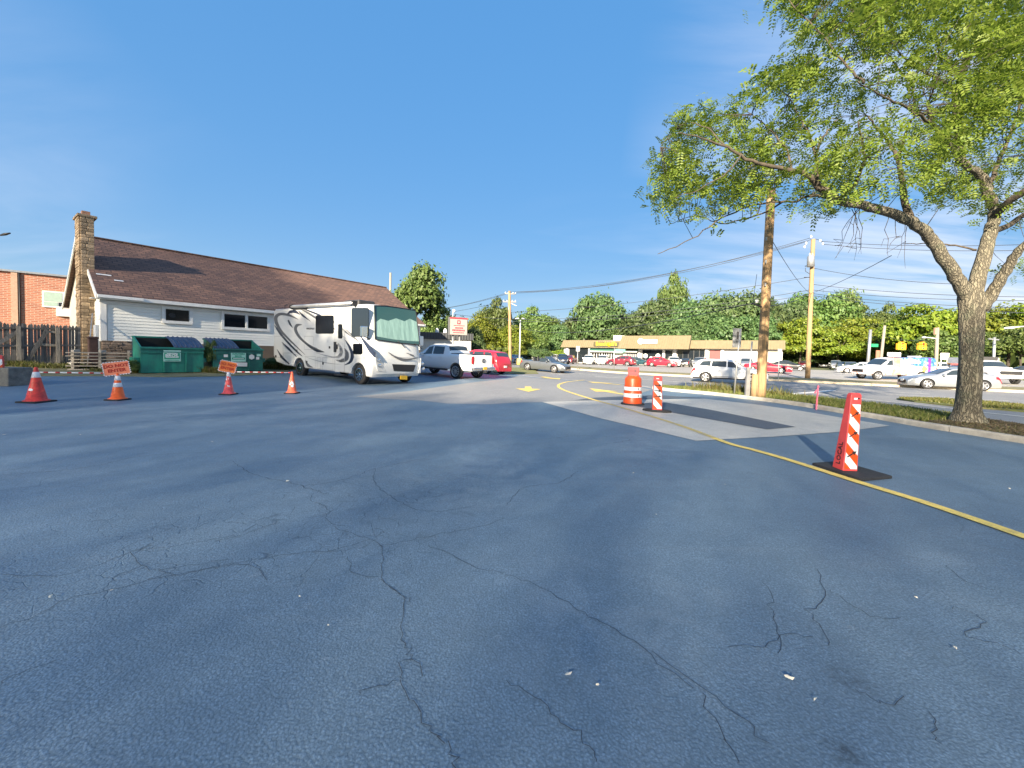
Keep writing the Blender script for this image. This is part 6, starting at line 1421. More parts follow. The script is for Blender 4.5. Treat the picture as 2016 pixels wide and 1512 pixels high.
# dark low building behind the pickup
b = px2(872, 44); t = thing('low_building', 'low dark roofed building half hidden behind the white pickup', 'building', b, R(20)); z0, z1 = zat(870, 668, 44) - b.z, zat(870, 655, 44) - b.z
mb = MB(); mb.box((0, 2, z0 / 2), (6.2, 4, z0)); mb.build('wall', 'shopwall', t); mb = MB(); mb.box((0, 2, (z0 + z1) / 2), (6.6, 4.4, z1 - z0)); rf = mb.build('roof_band', mat('dark_metal_roof', (.06, .065, .07), .6, var=.2, stretch=(6, 1, .2)), t)
mb = MB()
for k in range(22): mb.box((-3.2 + k * .3, -.22, (z0 + z1) / 2), (.05, .06, z1 - z0))
stuff(mb.build('roof_ribs', 'rim_dark', rf))
for x in (.0, .9): mb = MB(); mb.lathe([(.2, 0), (.2, .3), (.1, .5), (0, .52)], 10, 'Z', (x - .5, 1, z1)); mb.build('roof_vent', 'white', t)
b = px2(767, 52); mb = MB(); mb.cyl((0, 0, 0), (0, 0, zat(767, 537, 52) - b.z), .16, .13, 10); o = mb.build('bare_pole', 'woodpost'); o.location = b; tag(o, 'bare grey pole rising behind the end of the house roof', 'pole')
# intersection: poles, street lamps, signals
YI = 58.0
def ipole(label, pxb, pxt, pyt, r, material, y=YI, name='signal_pole', cat='pole'):
    b = px2(pxb, y); t = thing(name, label, cat, b); mb = MB(); mb.tube([Vector((0, 0, -.1)), at(pxt, pyt, y) - b], [r, r * .8], 10); mb.build('post', material, t); return t, b
t, b = ipole('pale grey signal pole with a green street name plate', 1709, 1714, 649, .22, 'steel'); mb = MB(); c = at(1722, 680, YI - .2) - b; mb.box(c, (1.0, .03, .42)); mb.build('street_name_plate', mat('street_green2', (.02, .3, .12), .5), t)
t, b = ipole('leaning pale wooden pole beside the signal pole', 1733, 1742, 641, .2, 'woodpost'); mb = MB(); mb.box(at(1728, 698, YI - .1) - b, (.5, .1, 1.2)); mb.build('pole_box', mat('rust_box', (.3, .14, .09), .8), t)
t, b = ipole('dark wooden pole with a street lamp arm among the trees', 1844, 1846, 645, .2, 'woodpost', 50.0, 'street_lamp_pole', 'street lamp'); mb = MB(); P = smooth_path([at(1845, 667, 50) - b, at(1832, 665, 50) - b, at(1818, 664, 50) - b], 4); mb.tube(P, .05, 6); mb.build('lamp_arm', 'trim', t)
mb = MB(); mb.tube([at(1822, 664.5, 50) - b, at(1816, 664, 50) - b], [.12, .08], 8); mb.build('lamp_head', 'trim', t); mb = MB(); mb.box(at(1842, 652, 49.8) - b, (.3, .2, .8)); mb.build('pole_box', mat('rust_box2', (.34, .2, .15), .8), t)
t, b = ipole('pale street lamp pole with long arm beside the big trunk', 1958, 1958, 664, .14, 'steel', 44.0, 'street_lamp_pole', 'street lamp'); mb = MB(); mb.beam(at(1946, 667, 44) - b, at(1966, 669, 44) - b, .12, .12); mb.build('crossarm', 'steel', t)
t, b = ipole('street lamp whose long pale arm reaches over the bright lawn', 2062, 2062, 640, .12, 'steel', 40.0, 'street_lamp_pole', 'street lamp'); mb = MB(); mb.tube([at(2062, 641, 40) - b, at(2010, 643, 40) - b, at(1992, 645, 40) - b], .05, 6); mb.tube([at(1996, 645, 40) - b, at(1978, 646, 40) - b], [.12, .08], 8); mb.build('lamp_arm', 'trim', t)
M['signal'] = mat('signal_yellow', (.75, .36, .02), .5)
for px_, lab in ((1774, 'yellow traffic signal hanging next to the leaning pale pole'), (1815, 'yellow traffic signal hanging under the street lamp arm')):
    c = at(px_, 681, 52); t = thing('traffic_signal', lab, 'traffic signal', c - Vector((0, 0, .5)), 0, 'hanging traffic signals')
    mb = MB(); mb.box((0, 0, .5), (.42, .42, 1.0)); mb.build('housing', 'signal', t, bevel=.03)
    for dx, dy in ((-.36, 0), (.36, 0)): mb = MB(); mb.box((dx, dy, .42), (.3, .36, .8)); mb.build('housing', 'signal', t, bevel=.03)
    for k, cc in enumerate(((.25, .01, .01), (.2, .12, .01), (.02, .12, .05))): mb = MB(); mb.lathe([(0, -.235), (.12, -.23), (.13, -.21)], 12, 'Y', (0, 0, .8 - k * .3)); mb.build('lens', mat('lens%d' % k, cc, .3), t)
    mb = MB(); mb.cyl((0, 0, 1.0), (0, 0, 1.6), .03, .03, 6); mb.build('hanger', 'black', t)
wire(at(1741, 662, YI), at(1845, 668, 50), .35, 'span wire carrying the hanging traffic signals', .03)
# small boards near the corner
for px_, py0, py1, y, w_, mt_, lab in ((1860, 695, 708, 46, .95, 'trim', 'white board sign standing near the street corner'), (1872, 709, 717, 45, .7, 'signal', 'small yellow board standing by the white board sign'), (1880, 706, 722, 44, .7, 'cone_pink', 'red board standing beside the big trunk by the corner')):
    b = px2(px_, y); z0, z1 = zat(px_, py1, y) - b.z, zat(px_, py0, y) - b.z; t = thing('board_sign', lab, 'sign', b); mb = MB(); mb.box((0, 0, (z0 + z1) / 2), (w_, .05, z1 - z0)); mb.build('board', mt_, t)
    mb = MB(); [mb.cyl((sx * w_ * .35, .04, -.1), (sx * w_ * .35, .04, z1), .03, .03, 6) for sx in (-1, 1)]; mb.build('legs', 'trim', t)
b = px2(1760, 56); z0, z1 = zat(1760, 702, 56) - b.z, zat(1760, 694, 56) - b.z; t = thing('board_sign', 'low striped white board above the roof of the ice cream van', 'sign', b); mb = MB(); mb.box((0, 0, (z0 + z1) / 2), (1.8, .1, z1 - z0)); mb.build('board', 'white', t); mb = MB(); mb.cyl((0, .08, -.1), (0, .08, z1), .06, .06, 6); mb.build('post', 'steel', t)

# ================================================================== drum, vertical panels, stake
def clip(poly, a, b, c):                       # keep a*x+b*z<=c
    out = []
    for i in range(len(poly)):
        p, q = poly[i], poly[(i + 1) % len(poly)]; dp, dq = a * p[0] + b * p[1] - c, a * q[0] + b * q[1] - c
        if dp <= 0: out.append(p)
        if dp * dq < 0: t = dp / (dp - dq); out.append((p[0] + (q[0] - p[0]) * t, p[1] + (q[1] - p[1]) * t))
    return out
def arrow_poly(x0, x1, z, h, ang=0.0):
    pr = [(-.5, -.12), (.12, -.12), (.12, -.42), (.5, 0), (.12, .42), (.12, .12), (-.5, .12)]; L_ = x1 - x0; cx_ = (x0 + x1) / 2; c, s_ = math.cos(ang), math.sin(ang)
    return [(cx_ + (u * L_) * c - (v * h) * s_, z + (u * L_) * s_ + (v * h) * c) for u, v in pr]
b = pix(1245, 797); dm = thing('traffic_drum', 'orange and white traffic drum topped by a red arrow plate', 'traffic drum', b, R(-17))
mb = MB(); mb.lathe([(0, 0), (.34, 0), (.36, .03), (.34, .06), (0, .06)], 24); mb.build('base_ring', 'rubber', dm)
prd = [(.285, .05), (.285, .2), (.275, .22), (.275, .40), (.262, .42), (.262, .60), (.25, .62), (.25, .80), (.235, .84), (.2, .88), (.17, .9), (0, .9)]
mb = MB(); mb.lathe(prd, 32); mb.build('drum_body', 'orange', dm)
for z0, z1, r_ in ((.25, .37, .28), (.46, .57, .267)):
    mb = MB(); mb.lathe([(r_, z0), (r_, z1)], 32); bd = mb.build('reflective_band', 'reflect_w', dm)
    mb = MB(); vs = []
    pa = arrow_poly(.0, .34, (z0 + z1) / 2, .09)
    pts = [((r_ + .004) * math.sin((u - .05) / r_), -(r_ + .004) * math.cos((u - .05) / r_), v) for u, v in pa]; mb.add(pts, [(0, 1, 5, 6), (2, 3, 4)]); mb.build('arrow', 'ink', bd, fix=False)
mb = MB(); mb.box((0, 0, 1.035), (.33, .04, .27)); pl = mb.build('arrow_plate', mat('plate_red', (.36, .022, .028), .55, var=.15), dm, bevel=.012); mb = MB(); mb.prism([(u, -.026, v) for u, v in arrow_poly(-.12, .12, 1.06, .1)], (0, .004, 0)); mb.build('arrow', 'ink', pl)
mb = MB(); mb.box((0, 0, .9), (.24, .1, .03)); mb.build('handle', 'orange', dm)
def vpanel(label, b, rz, H, wb, wt, db, dt, base, writing=None, slant=1, arrows=3, arrow_ang=0.0, foot=.06, lean=0.0):
    t = thing('vertical_panel', label, 'channelizer', b, rz, 'striped vertical panels'); base(t)
    z0 = foot; ring = lambda w, d, z: [(-w / 2, -d / 2, z), (w / 2, -d / 2, z), (w / 2, d / 2, z), (-w / 2, d / 2, z)]
    mb = MB(); mb.add(ring(wb, db, z0) + ring(wt, dt, H - .03) + ring(wt * .8, dt * .7, H), [(3, 2, 1, 0), (0, 1, 5, 4), (1, 2, 6, 5), (2, 3, 7, 6), (3, 0, 4, 7), (4, 5, 9, 8), (5, 6, 10, 9), (6, 7, 11, 10), (7, 4, 8, 11), (8, 9, 10, 11)]); mb.build('panel_body', 'pink', t, bevel=.008)
    zs0, zs1 = z0 + .03, H * .86; fw = lambda z: (wb + (wt - wb) * (z - z0) / (H - z0)) / 2 - .012; fy = lambda z: -(db + (dt - db) * (z - z0) / (H - z0)) / 2 - .003
    trap = [(-fw(zs0), zs0), (fw(zs0), zs0), (fw(zs1), zs1), (-fw(zs1), zs1)]; step = wb * .72; n = int((zs1 - zs0) / step) + 4
    for k in range(-2, n):
        lo, hi = zs0 + k * step, zs0 + (k + 1) * step
        p = clip(clip(trap, -slant * -1.15, -1, -(lo)), slant * -1.15, 1, hi) if False else clip(clip(trap, -1.15 * slant, -1.0, -lo), 1.15 * slant, 1.0, hi)
        if len(p) < 3: continue
        mb = MB(); mb.prism([(x, fy(z), z) for x, z in p], (0, .002, 0)); mb.build('stripe', 'reflect_o' if k % 2 else 'reflect_w', t)
    for k in range(arrows):
        z = zs0 + (zs1 - zs0) * (k + .75) / (arrows + .25) if arrow_ang else zs0 + (zs1 - zs0) * (.45 + .2 * k); w_ = fw(z) * .92
        mb = MB(); mb.prism([(x, fy(zz) - .004, zz) for x, zz in arrow_poly(-w_, w_, z, w_ * 1.0, arrow_ang)], (0, .002, 0)); mb.build('arrow', 'ink', t)
    z = H * .93; mb = MB(); mb.box((-.01, fy(z) - .001, z), (wt * .32, .006, .025)); mb.build('handle_slot', 'reflect_w', t); mb = MB(); mb.box((wt * .2, fy(z) - .001, z + .005), (.02, .006, .02)); mb.build('bolt', 'ink', t)
    if writing:
        x = -(wb + (wt - wb) * .25) / 2 - .004; text_on(writing, .1, t, (x, 0, H * .24), (.085 * 0 + (wb - wt) / 2 / (H - z0), 0, 1), (0, 1, 0) if False else (0, 1, 0), 'red_ink' if False else 'ink', sx=.95)
    if lean:
        for o in t.children:
            if o.name.split('.')[0] != 'base':
                for v_ in o.data.vertices: v_.co.x += lean * (v_.co.z - foot)
    return t
qb = [pix(*p) for p in ((1597, 917), (1700, 950), (1756, 942), (1648, 912))]; cb_ = sum(qb, Vector()) / 4
def base2(t):
    mb = MB(); P = [Vector((p.x - t.location.x, p.y - t.location.y, 0)) for p in qb]; mb.prism([(p.x, p.y, .0) for p in P], (0, 0, .045)); mb.build('base', 'rubber', t, bevel=.014)
pb = pix(1674, 934.5)
vpanel('tall striped panel with black arrows on a rubber base beside the yellow line', Vector((pb.x + .02, pb.y + .12, G(pb.x, pb.y))), R(-4), 1.08, .185, .135, .20, .08, base2, writing='LOCAL', arrow_ang=.62, foot=.04, lean=.075)
def base1(t):
    mb = MB(); mb.lathe([(0, 0), (.36, 0), (.375, .03), (.35, .06), (0, .065)], 8); o = mb.build('base', 'rubber', t); o.scale = (1.05, .55, 1); o.rotation_euler = (0, 0, R(-18))
pb = pix(1293, 811); vpanel('striped panel with three black arrows standing beside the drum', Vector((pb.x, pb.y, G(pb.x, pb.y) + .008)), R(-14), .98, .25, .22, .18, .1, base1)
pb = pix(-5, 759); vpanel('black topped striped panel beside the concrete block', Vector((pb.x, pb.y, G(pb.x, pb.y))), R(35), .95, .3, .26, .16, .1, base1, arrows=0, slant=-1)
b = pix(1607, 800, up=.1); st = thing('survey_stake', 'thin pink survey stake with a ribbon in the verge', 'stake', b); tp = at(1611, 759, b.y) - b
mb = MB(); mb.beam((0, 0, -.1), tp, .035, .025, Vector((0, 1, 0))); mb.build('stake', mat('stake_pink', (.8, .16, .25), .7), st); mb = MB(); mb.prism([tp + Vector((0, -.02, -.05)), tp + Vector((-.13, -.02, -.22)), tp + Vector((-.10, -.02, -.25)), tp + Vector((.01, -.02, -.12))], (0, .01, 0)); mb.build('ribbon', MATS['stake_pink'], st)
# ================================================================== trees
M['bark'] = None
def bark_mat():
    a = NB('locust_bark'); sc = a.n('ShaderNodeMapping', Vector=a.obj, Scale=(1, 1, .13)).outputs[0]
    wob = a.n('ShaderNodeTexNoise', Scale=9, Detail=4, Vector=a.obj).outputs['Color']; vm = a.n('ShaderNodeVectorMath', operation='MULTIPLY_ADD'); a.l(wob, vm.inputs[0]); vm.inputs[1].default_value = (.12, .12, .03); a.l(sc, vm.inputs[2])
    v = a.n('ShaderNodeTexVoronoi', feature='DISTANCE_TO_EDGE', Scale=22, Vector=vm.outputs[0]).outputs['Distance']; n = a.noise(14, 6, .75, vec=sc); f = a.noise(38, 4, .7)
    ridge = a.ramp(a.math('ADD', v, a.math('MULTIPLY', n, .16)), [(.07, 0.0), (.30, 1.0)])
    col = a.mix(ridge, (.06, .052, .04), (.20, .178, .13)); col = a.mix(a.ramp(f, [(.5, 0.0), (.72, .6)]), col, (.27, .25, .19)); col = a.mix(a.ramp(a.noise(3, 4), [(.5, 0.0), (.7, .45)]), col, (.13, .155, .10))
    a.l(col, a.b.inputs['Base Color']); a.b.inputs['Roughness'].default_value = .95; bp = a.n('ShaderNodeBump', Strength=.9, Distance=.03, Height=a.math('ADD', ridge, a.math('MULTIPLY', f, .4))); a.l(bp.outputs[0], a.b.inputs['Normal']); return a.m
M['bark'] = bark_mat(); M['twig'] = mat('dark_bark', (.055, .045, .035), .95, var=.3); M['shaded_limb_bark'] = mat('shaded_limb_bark', (.075, .06, .042), .95, var=.5, scale=9, bump=.6, bscale=25, dirt=(.03, .025, .02))
M['locust'] = leaf_mat('locust_leaf', (.105, .205, .022), (.175, .295, .034), (.25, .36, .055), .5)
M['leaf_dark'] = leaf_mat('leaf_dark', (.05, .10, .034), (.085, .145, .048), (.125, .19, .065)); M['leaf_mid'] = leaf_mat('leaf_mid', (.065, .12, .026), (.105, .165, .038), (.15, .21, .055)); M['leaf_lime'] = leaf_mat('leaf_lime', (.10, .165, .012), (.16, .215, .018), (.22, .26, .028))
def np_mesh(name, V, quads):
    me = bpy.data.meshes.new(name); nq = len(quads)
    me.vertices.add(len(V)); me.vertices.foreach_set('co', V.astype(np.float32).ravel()); me.loops.add(nq * 4); me.loops.foreach_set('vertex_index', quads.astype(np.int32).ravel())
    me.polygons.add(nq); me.polygons.foreach_set('loop_start', np.arange(0, nq * 4, 4, dtype=np.int32)); me.update(calc_edges=True); return me
def rand_rot(r, n, up=0.0):
    q = r.randn(n, 4); q /= np.linalg.norm(q, axis=1)[:, None]; w, x, y, z = q.T
    return np.stack([np.stack([1 - 2 * (y * y + z * z), 2 * (x * y - z * w), 2 * (x * z + y * w)], 1), np.stack([2 * (x * y + z * w), 1 - 2 * (x * x + z * z), 2 * (y * z - x * w)], 1), np.stack([2 * (x * z - y * w), 2 * (y * z + x * w), 1 - 2 * (x * x + y * y)], 1)], 1)
def leaf_quads(r, P, N, size, elong=1.5):       # one bent-free quad per leaf clump, facing N with jitter
    n = len(P); N = N + r.randn(n, 3) * .55; N /= np.linalg.norm(N, axis=1)[:, None] + 1e-9
    T = np.cross(N, r.randn(n, 3)); T /= np.linalg.norm(T, axis=1)[:, None] + 1e-9; B = np.cross(N, T); s_ = size * (0.55 + r.rand(n) * .9)
    a, b = T * (s_ * elong / 2)[:, None], B * (s_ / 2)[:, None]
    V = np.stack([P - a, P - b * .9 + a * .1, P + a, P + b], 1).reshape(-1, 3); return V, np.arange(n * 4).reshape(n, 4)
def crown_mesh(name, seed, nb_, per, size, flat=1.0, layer=False, droop=0.0):
    """unit crown: radius about 1 in plan, from z=0 to z=2*flat"""
    r = np.random.RandomState(seed); Ps, Ns = [], []
    for k in range(nb_):
        d = r.randn(3); d /= np.linalg.norm(d); d[2] = abs(d[2]) * .95 - .35 * (r.rand() < .45); rad = .35 + .38 * r.rand() ** .6
        c = d * rad * 1.15; br = (.25 + .2 * r.rand()); fl = .45 if layer else .72
        q = r.randn(per, 3); q /= np.linalg.norm(q, axis=1)[:, None]; q[:, 2] = np.where(q[:, 2] < -.35, -q[:, 2] * .6, q[:, 2]); rr = br * (1 - .35 * r.rand(per) ** 2)
        P = c + q * rr[:, None] * np.array([1, 1, fl]) * (1 + .18 * r.randn(per, 1)); Ps.append(P); Ns.append(q * np.array([1, 1, 1.3]) + np.array([0, 0, .3]))
    P, N = np.concatenate(Ps), np.concatenate(Ns); P[:, 2] = (P[:, 2] + .62) * flat; V, Q = leaf_quads(r, P, N, size); return np_mesh(name, V, Q)
CROWN = {'dark': [crown_mesh('crown', s_, 38, 320, .062) for s_ in (1, 2, 3)], 'mid': [crown_mesh('crown', s_, 34, 320, .06, 1.1) for s_ in (4, 5, 9)], 'lime': [crown_mesh('crown', s_, n_, 330, .05, 1.0, l_) for s_, n_, l_ in ((6, 30, False), (7, 26, True), (8, 24, False), (10, 36, True))]}
for k, l in CROWN.items():
    for me in l: me.materials.append(M['leaf_' + k])
def trunk_mesh(seed):
    r = random.Random(seed); mb = MB(); mb.tube([(0, 0, -.02), (.01, 0, .25), (0, .02, .55), (.02, 0, .8)], [.045, .034, .028, .012], 8)
    for k in range(7):
        a = r.uniform(0, 6.28); z = r.uniform(.3, .6); L_ = r.uniform(.2, .42); mb.tube([(0, 0, z), (math.cos(a) * L_ * .5, math.sin(a) * L_ * .5, z + .12), (math.cos(a) * L_, math.sin(a) * L_, z + .28)], [.018, .012, .004], 6)
    me = mb.mesh('trunk'); me.materials.append(M['twig']); return me
TRUNK = [trunk_mesh(k) for k in (1, 2, 3)]
tr_r = random.Random(77)
def tree(label, px, y, pytop, wpx, kind, low=.18, name='tree', grp=None, pos=None, H=None, Rr=None):
    if pos is None: b = px2(px, y); H = at(px, pytop, y).z - b.z; Rr = wpx * y / 800 / 2
    else: b = pos
    t = thing(name, label, 'tree' if name != 'shrub' else 'shrub', b, tr_r.uniform(0, 6.28), grp)
    c = obj('crown', tr_r.choice(CROWN[kind]), None, t); ch = H * (1 - low); zext = 1.38
    c.location = (0, 0, H * low); c.scale = (Rr * 1.08, Rr * tr_r.uniform(.9, 1.25), ch / zext * (tr_r.uniform(.9, 1.08) if y > 60 else 1))
    k = obj('trunk', tr_r.choice(TRUNK), None, t); k.scale = (Rr * .9 + .8, Rr * .9 + .8, H * .95); k.location = (0, 0, 0); return t
WB = 'broad dark green tree in the wood behind the row of shops'
for px, y, top, w, kind in ((1175, 95, 583, 105, 'dark'), (1140, 100, 625, 80, 'dark'), (1238, 100, 612, 90, 'dark'), (1285, 96, 604, 80, 'dark'), (1322, 108, 573, 70, 'mid'), (1300, 112, 590, 70, 'mid'), (1345, 96, 603, 90, 'dark'), (1395, 98, 597, 105, 'dark'), (1442, 95, 600, 105, 'dark'), (1492, 98, 594, 105, 'dark'), (1250, 90, 632, 90, 'dark'), (1330, 90, 630, 100, 'dark'), (1420, 90, 625, 100, 'dark'), (1475, 90, 620, 90, 'dark'), (1545, 104, 603, 80, 'dark'), (1608, 106, 588, 110, 'mid'), (1645, 112, 600, 80, 'mid'), (1200, 92, 640, 70, 'dark')):
    tree(WB if kind == 'dark' else 'lighter green taller tree rising above the wood behind the shops', px, y, top, w, kind, low=.1, grp='trees behind the shops')
LB_ = 'bright yellow green tree bordering the far end of the parking lot'
for px, y, top, w, kind in ((1540, 92, 640, 80, 'lime'), (1575, 88, 636, 95, 'lime'), (1620, 92, 640, 90, 'lime'), (1650, 86, 655, 90, 'lime'), (1688, 92, 628, 110, 'lime'), (1715, 84, 665, 80, 'lime')): tree(LB_, px, y, top, w, kind, low=.06, grp='trees at the end of the far lot')
for px, y, top, w, kind in ((1690, 120, 612, 90, 'mid'), (1745, 118, 625, 70, 'mid'), (1765, 95, 655, 60, 'mid')): tree('hazy mid green tree rising behind the bright trees at the lot end', px, y, top, w, kind, low=.1, grp='far trees behind the lot end')
LR = 'tall yellow green tree at the street corner beyond the big trunk'
for px, y, top, w, kind in ((1820, 72, 606, 130, 'lime'), (1862, 74, 612, 90, 'lime'), (1985, 70, 606, 130, 'lime'), (2060, 66, 596, 140, 'lime'), (1940, 78, 615, 100, 'lime'), (1790, 80, 640, 70, 'mid'), (1845, 66, 668, 90, 'mid'), (2010, 60, 650, 90, 'mid'), (1900, 70, 660, 90, 'mid')): tree(LR if kind == 'lime' else 'mid green tree mixed among the yellow green corner trees', px, y, top, w, kind, low=.12, grp='trees at the street corner')
tree('round green tree standing behind the motorhome and house end', 818, 46, 546, 108, 'mid', .28); tree('smaller green tree between the motorhome and the pylon sign', 868, 58, 632, 70, 'mid', .15)
LL = 'mid green tree in the belt left of the shops behind parked cars'
for px, y, top, w, kind in ((900, 85, 640, 80, 'mid'), (938, 78, 626, 80, 'lime'), (975, 86, 612, 80, 'mid'), (1010, 80, 640, 80, 'lime'), (1045, 96, 624, 70, 'mid'), (1075, 102, 636, 70, 'mid'), (1100, 94, 645, 60, 'dark'), (1045, 84, 655, 70, 'mid'), (1120, 100, 650, 60, 'dark')): tree({'lime': 'yellow green tree in the belt left of the shops', 'dark': 'dark green tree in the belt close to the left end of the shops'}.get(kind, LL), px, y, top, w, kind, low=.06, grp='tree belt left of the shops')
tree('dark green bush beside the pylon sign', 930, 52, 652, 44, 'dark', .02, 'shrub'); tree('bright yellow green bush behind the crossarm pole', 1012, 72, 672, 45, 'lime', .02, 'shrub'); tree('dark bush at the corner of the shops', 1062, 76, 688, 50, 'dark', .02, 'shrub'); tree('bright yellow bush touching the left end of the shops', 1098, 82, 690, 36, 'lime', .02, 'shrub')
for px, top, w in ((1570, 700, 60), (1610, 702, 60), (1650, 700, 60), (1690, 702, 60), (1730, 700, 60), (1780, 700, 70), (1840, 700, 70)): tree('low dark shrub under the trees at the end of the far lot', px, 92, top, w, 'dark', .0, 'shrub', 'shrubs under the far trees')
tree('leafy vine bush growing between the two dumpsters', 407, 0, 0, 0, 'mid', .02, 'shrub', pos=pix(404, 735) + Vector((-.1, .5, 0)), H=1.35, Rr=.26); tree('low leafy weed clump at the side of the first dumpster', 0, 0, 0, 0, 'mid', .0, 'shrub', pos=pix(256, 737), H=.55, Rr=.3); tree('weedy green clump behind the motorhome wheel by the house', 0, 0, 0, 0, 'mid', .0, 'shrub', pos=pix(548, 727), H=.6, Rr=.8)
# a far wood closing the horizon
r = np.random.RandomState(9); n = 15000; ang = r.uniform(-1.0, 1.0, n); dist = r.uniform(135, 165, n); hgt = 7.5 + 2.5 * np.sin(ang * 23) + 1.8 * np.sin(ang * 57 + 1); P = np.stack([np.sin(ang) * dist, np.cos(ang) * dist, r.rand(n) ** .8 * hgt], 1); V, Q = leaf_quads(r, P, np.stack([-np.sin(ang), -np.cos(ang), np.full(n, .5)], 1), 1.6)
fw_ = obj('far_wood', np_mesh('far_wood', V, Q), 'leaf_mid'); stuff(tag(fw_, 'distant belt of green woodland closing the horizon', 'woodland'))
# bright lawn at the right
struct(drape('lawn', [(at(1985, 720, 66).x, 62), (at(2080, 720, 62).x, 56), (at(2300, 720, 70).x, 80), (at(1960, 720, 90).x, 92)], 'turf', .03, 4.0))

# ---- the big honey locust on the verge
TB = pix(1905, 831, up=.1); TY = TB.y; loc = thing('honey_locust_tree', 'big spreading tree with rough trunk and feathery yellow green leaves on the verge', 'tree', TB)
def tp(px, py, dy=0.0): return at(px, py, TY + dy) - TB
def limb(pts, r0, r1, name='limb', n=10, parent=None, material='bark', wob=.0):
    P = smooth_path([tp(*p) for p in pts], 5); k = len(P); q = random.Random(int(pts[0][0] * 7 + pts[-1][1])); 
    P = [p + Vector((q.gauss(0, wob), q.gauss(0, wob), q.gauss(0, wob))) if 0 < i < k - 1 else p for i, p in enumerate(P)]
    r0 *= .72; rs = [r0 + (r1 - r0) * (i / (k - 1)) ** .8 for i in range(k)]; mb = MB(); mb.tube(P, rs, n); mb.build(name, material, parent or loc); return P
P = smooth_path([Vector((0, 0, -.15)), tp(1905, 822), tp(1906, 800), tp(1909, 760), tp(1911, 700), tp(1912, 640), tp(1913, 600), tp(1912, 572)], 5)
rs = list(np.interp(np.linspace(0, 1, len(P)), [0, .1, .2, .35, .55, .75, .9, 1], [.40, .325, .255, .212, .203, .216, .235, .20])); mb = MB(); n = 26; mb.tube(P, rs, n)
for i, v in enumerate(mb.v):
    ring, k = divmod(i, n)
    if ring < len(P):
        a = 2 * math.pi * k / n; f = 1 + .045 * math.sin(a * 5 + ring * .25) + .03 * math.sin(a * 9 - ring * .4) + (.14 * max(0, math.sin(a * 4 + .6)) if ring < 6 else 0) * (1 - ring / 6)
        c = P[ring]; mb.v[i] = tuple(c + (Vector(v) - c) * f)
trunk = mb.build('trunk', 'bark', loc)
LIMBS = [
 ([(1908, 590), (1882, 545, -.1), (1852, 500, -.2), (1828, 465, -.3), (1795, 437, -.5), (1750, 418, -.7), (1700, 405, -.9), (1650, 394, -1.0), (1620, 374, -1.08)], .21, .075),
 ([(1640, 388, -1.02), (1612, 368, -1.1), (1590, 345, -1.2), (1545, 333, -1.3), (1480, 318, -1.4), (1430, 290, -1.4), (1380, 272, -1.5), (1335, 262, -1.6)], .105, .008),
 ([(1612, 372, -1.1), (1608, 345, -1.2), (1607, 300, -1.1), (1595, 270, -1.0), (1580, 240, -.8)], .075, .012), ([(1607, 300, -1.1), (1625, 265, -1.2), (1650, 235, -1.3)], .045, .01),
 ([(1665, 396, -1.0), (1600, 385, -.6), (1560, 396, -.3), (1490, 402, -.1), (1420, 430, 0), (1360, 470, .1), (1295, 500, .2)], .05, .008), ([(1540, 398, -.2), (1490, 425, .3), (1420, 440, .6), (1370, 425, .8), (1320, 440, .9)], .03, .006),
 ([(1797, 440, -.5), (1780, 390, -.3), (1775, 340, -.1), (1755, 290, 0), (1725, 250, .1), (1708, 228, .1)], .12, .015), ([(1768, 320, -.1), (1780, 270, .4), (1800, 220, .8), (1795, 160, 1.1)], .06, .012),
 ([(1916, 585), (1936, 505, .1), (1952, 452, .2), (1958, 420, .2), (1945, 380, .1), (1930, 345, 0), (1900, 325, -.2), (1878, 292, -.4), (1855, 265, -.6), (1835, 245, -.8), (1828, 205, -1.0)], .22, .03),
 ([(1892, 320, -.2), (1888, 260, .1), (1884, 190, .3), (1898, 130, .4), (1928, 80, .5), (1950, 35, .6), (1962, -20, .7), (1970, -120, .8), (1990, -230, .8)], .13, .02), ([(1884, 180, .3), (1850, 158, .2), (1800, 130, 0), (1760, 95, -.2)], .06, .012), ([(1915, 95, .5), (1975, 70, .2), (2030, 30, 0), (2080, -40, -.2)], .06, .012),
 ([(1957, 425, .2), (1990, 395, -.3), (2035, 365, -.7), (2090, 320, -1.0), (2150, 260, -1.2)], .13, .03), ([(1932, 610), (1960, 565, -.2), (1990, 515, -.5), (2020, 480, -.8), (2080, 430, -1.1), (2160, 370, -1.4)], .2, .03),
 ([(1950, 455, .2), (1990, 440, 1.0), (2060, 380, 2.0), (2120, 260, 2.8)], .12, .03), ([(1922, 492, .1), (1880, 484, .2), (1830, 480, .4), (1778, 480, .5)], .035, .008), ([(1650, 395, -1.0), (1690, 350, -1.5), (1700, 300, -2.0), (1690, 240, -2.3)], .06, .012),
 ([(1945, 380, .1), (1965, 320, .8), (1990, 260, 1.3), (2010, 180, 1.6), (2000, 90, 1.9)], .09, .012), ([(1835, 245, -.8), (1790, 215, -1.3), (1740, 190, -1.7), (1690, 160, -2.0)], .05, .01), ([(1560, 336, -1.3), (1545, 290, -1.0), (1510, 250, -.8), (1480, 225, -.7)], .035, .008), ([(1460, 305, -1.4), (1430, 340, -1.7), (1380, 370, -1.9), (1330, 390, -2.0)], .025, .006),
 ([(1700, 165, -2.0), (1660, 120, -1.9), (1615, 65, -1.7), (1565, 15, -1.6), (1540, -40, -1.5)], .035, .006), ([(1795, 165, 1.1), (1740, 100, 1.2), (1680, 50, 1.2), (1610, 5, 1.1)], .035, .006), ([(1582, 245, -.8), (1555, 195, -.7), (1525, 165, -.6)], .02, .005), ([(1765, 98, -.2), (1720, 40, -.3), (1690, -30, -.4)], .03, .006), ([(1430, 290, -1.4), (1390, 250, -1.0), (1340, 245, -.6), (1300, 290, -.4)], .02, .005)]
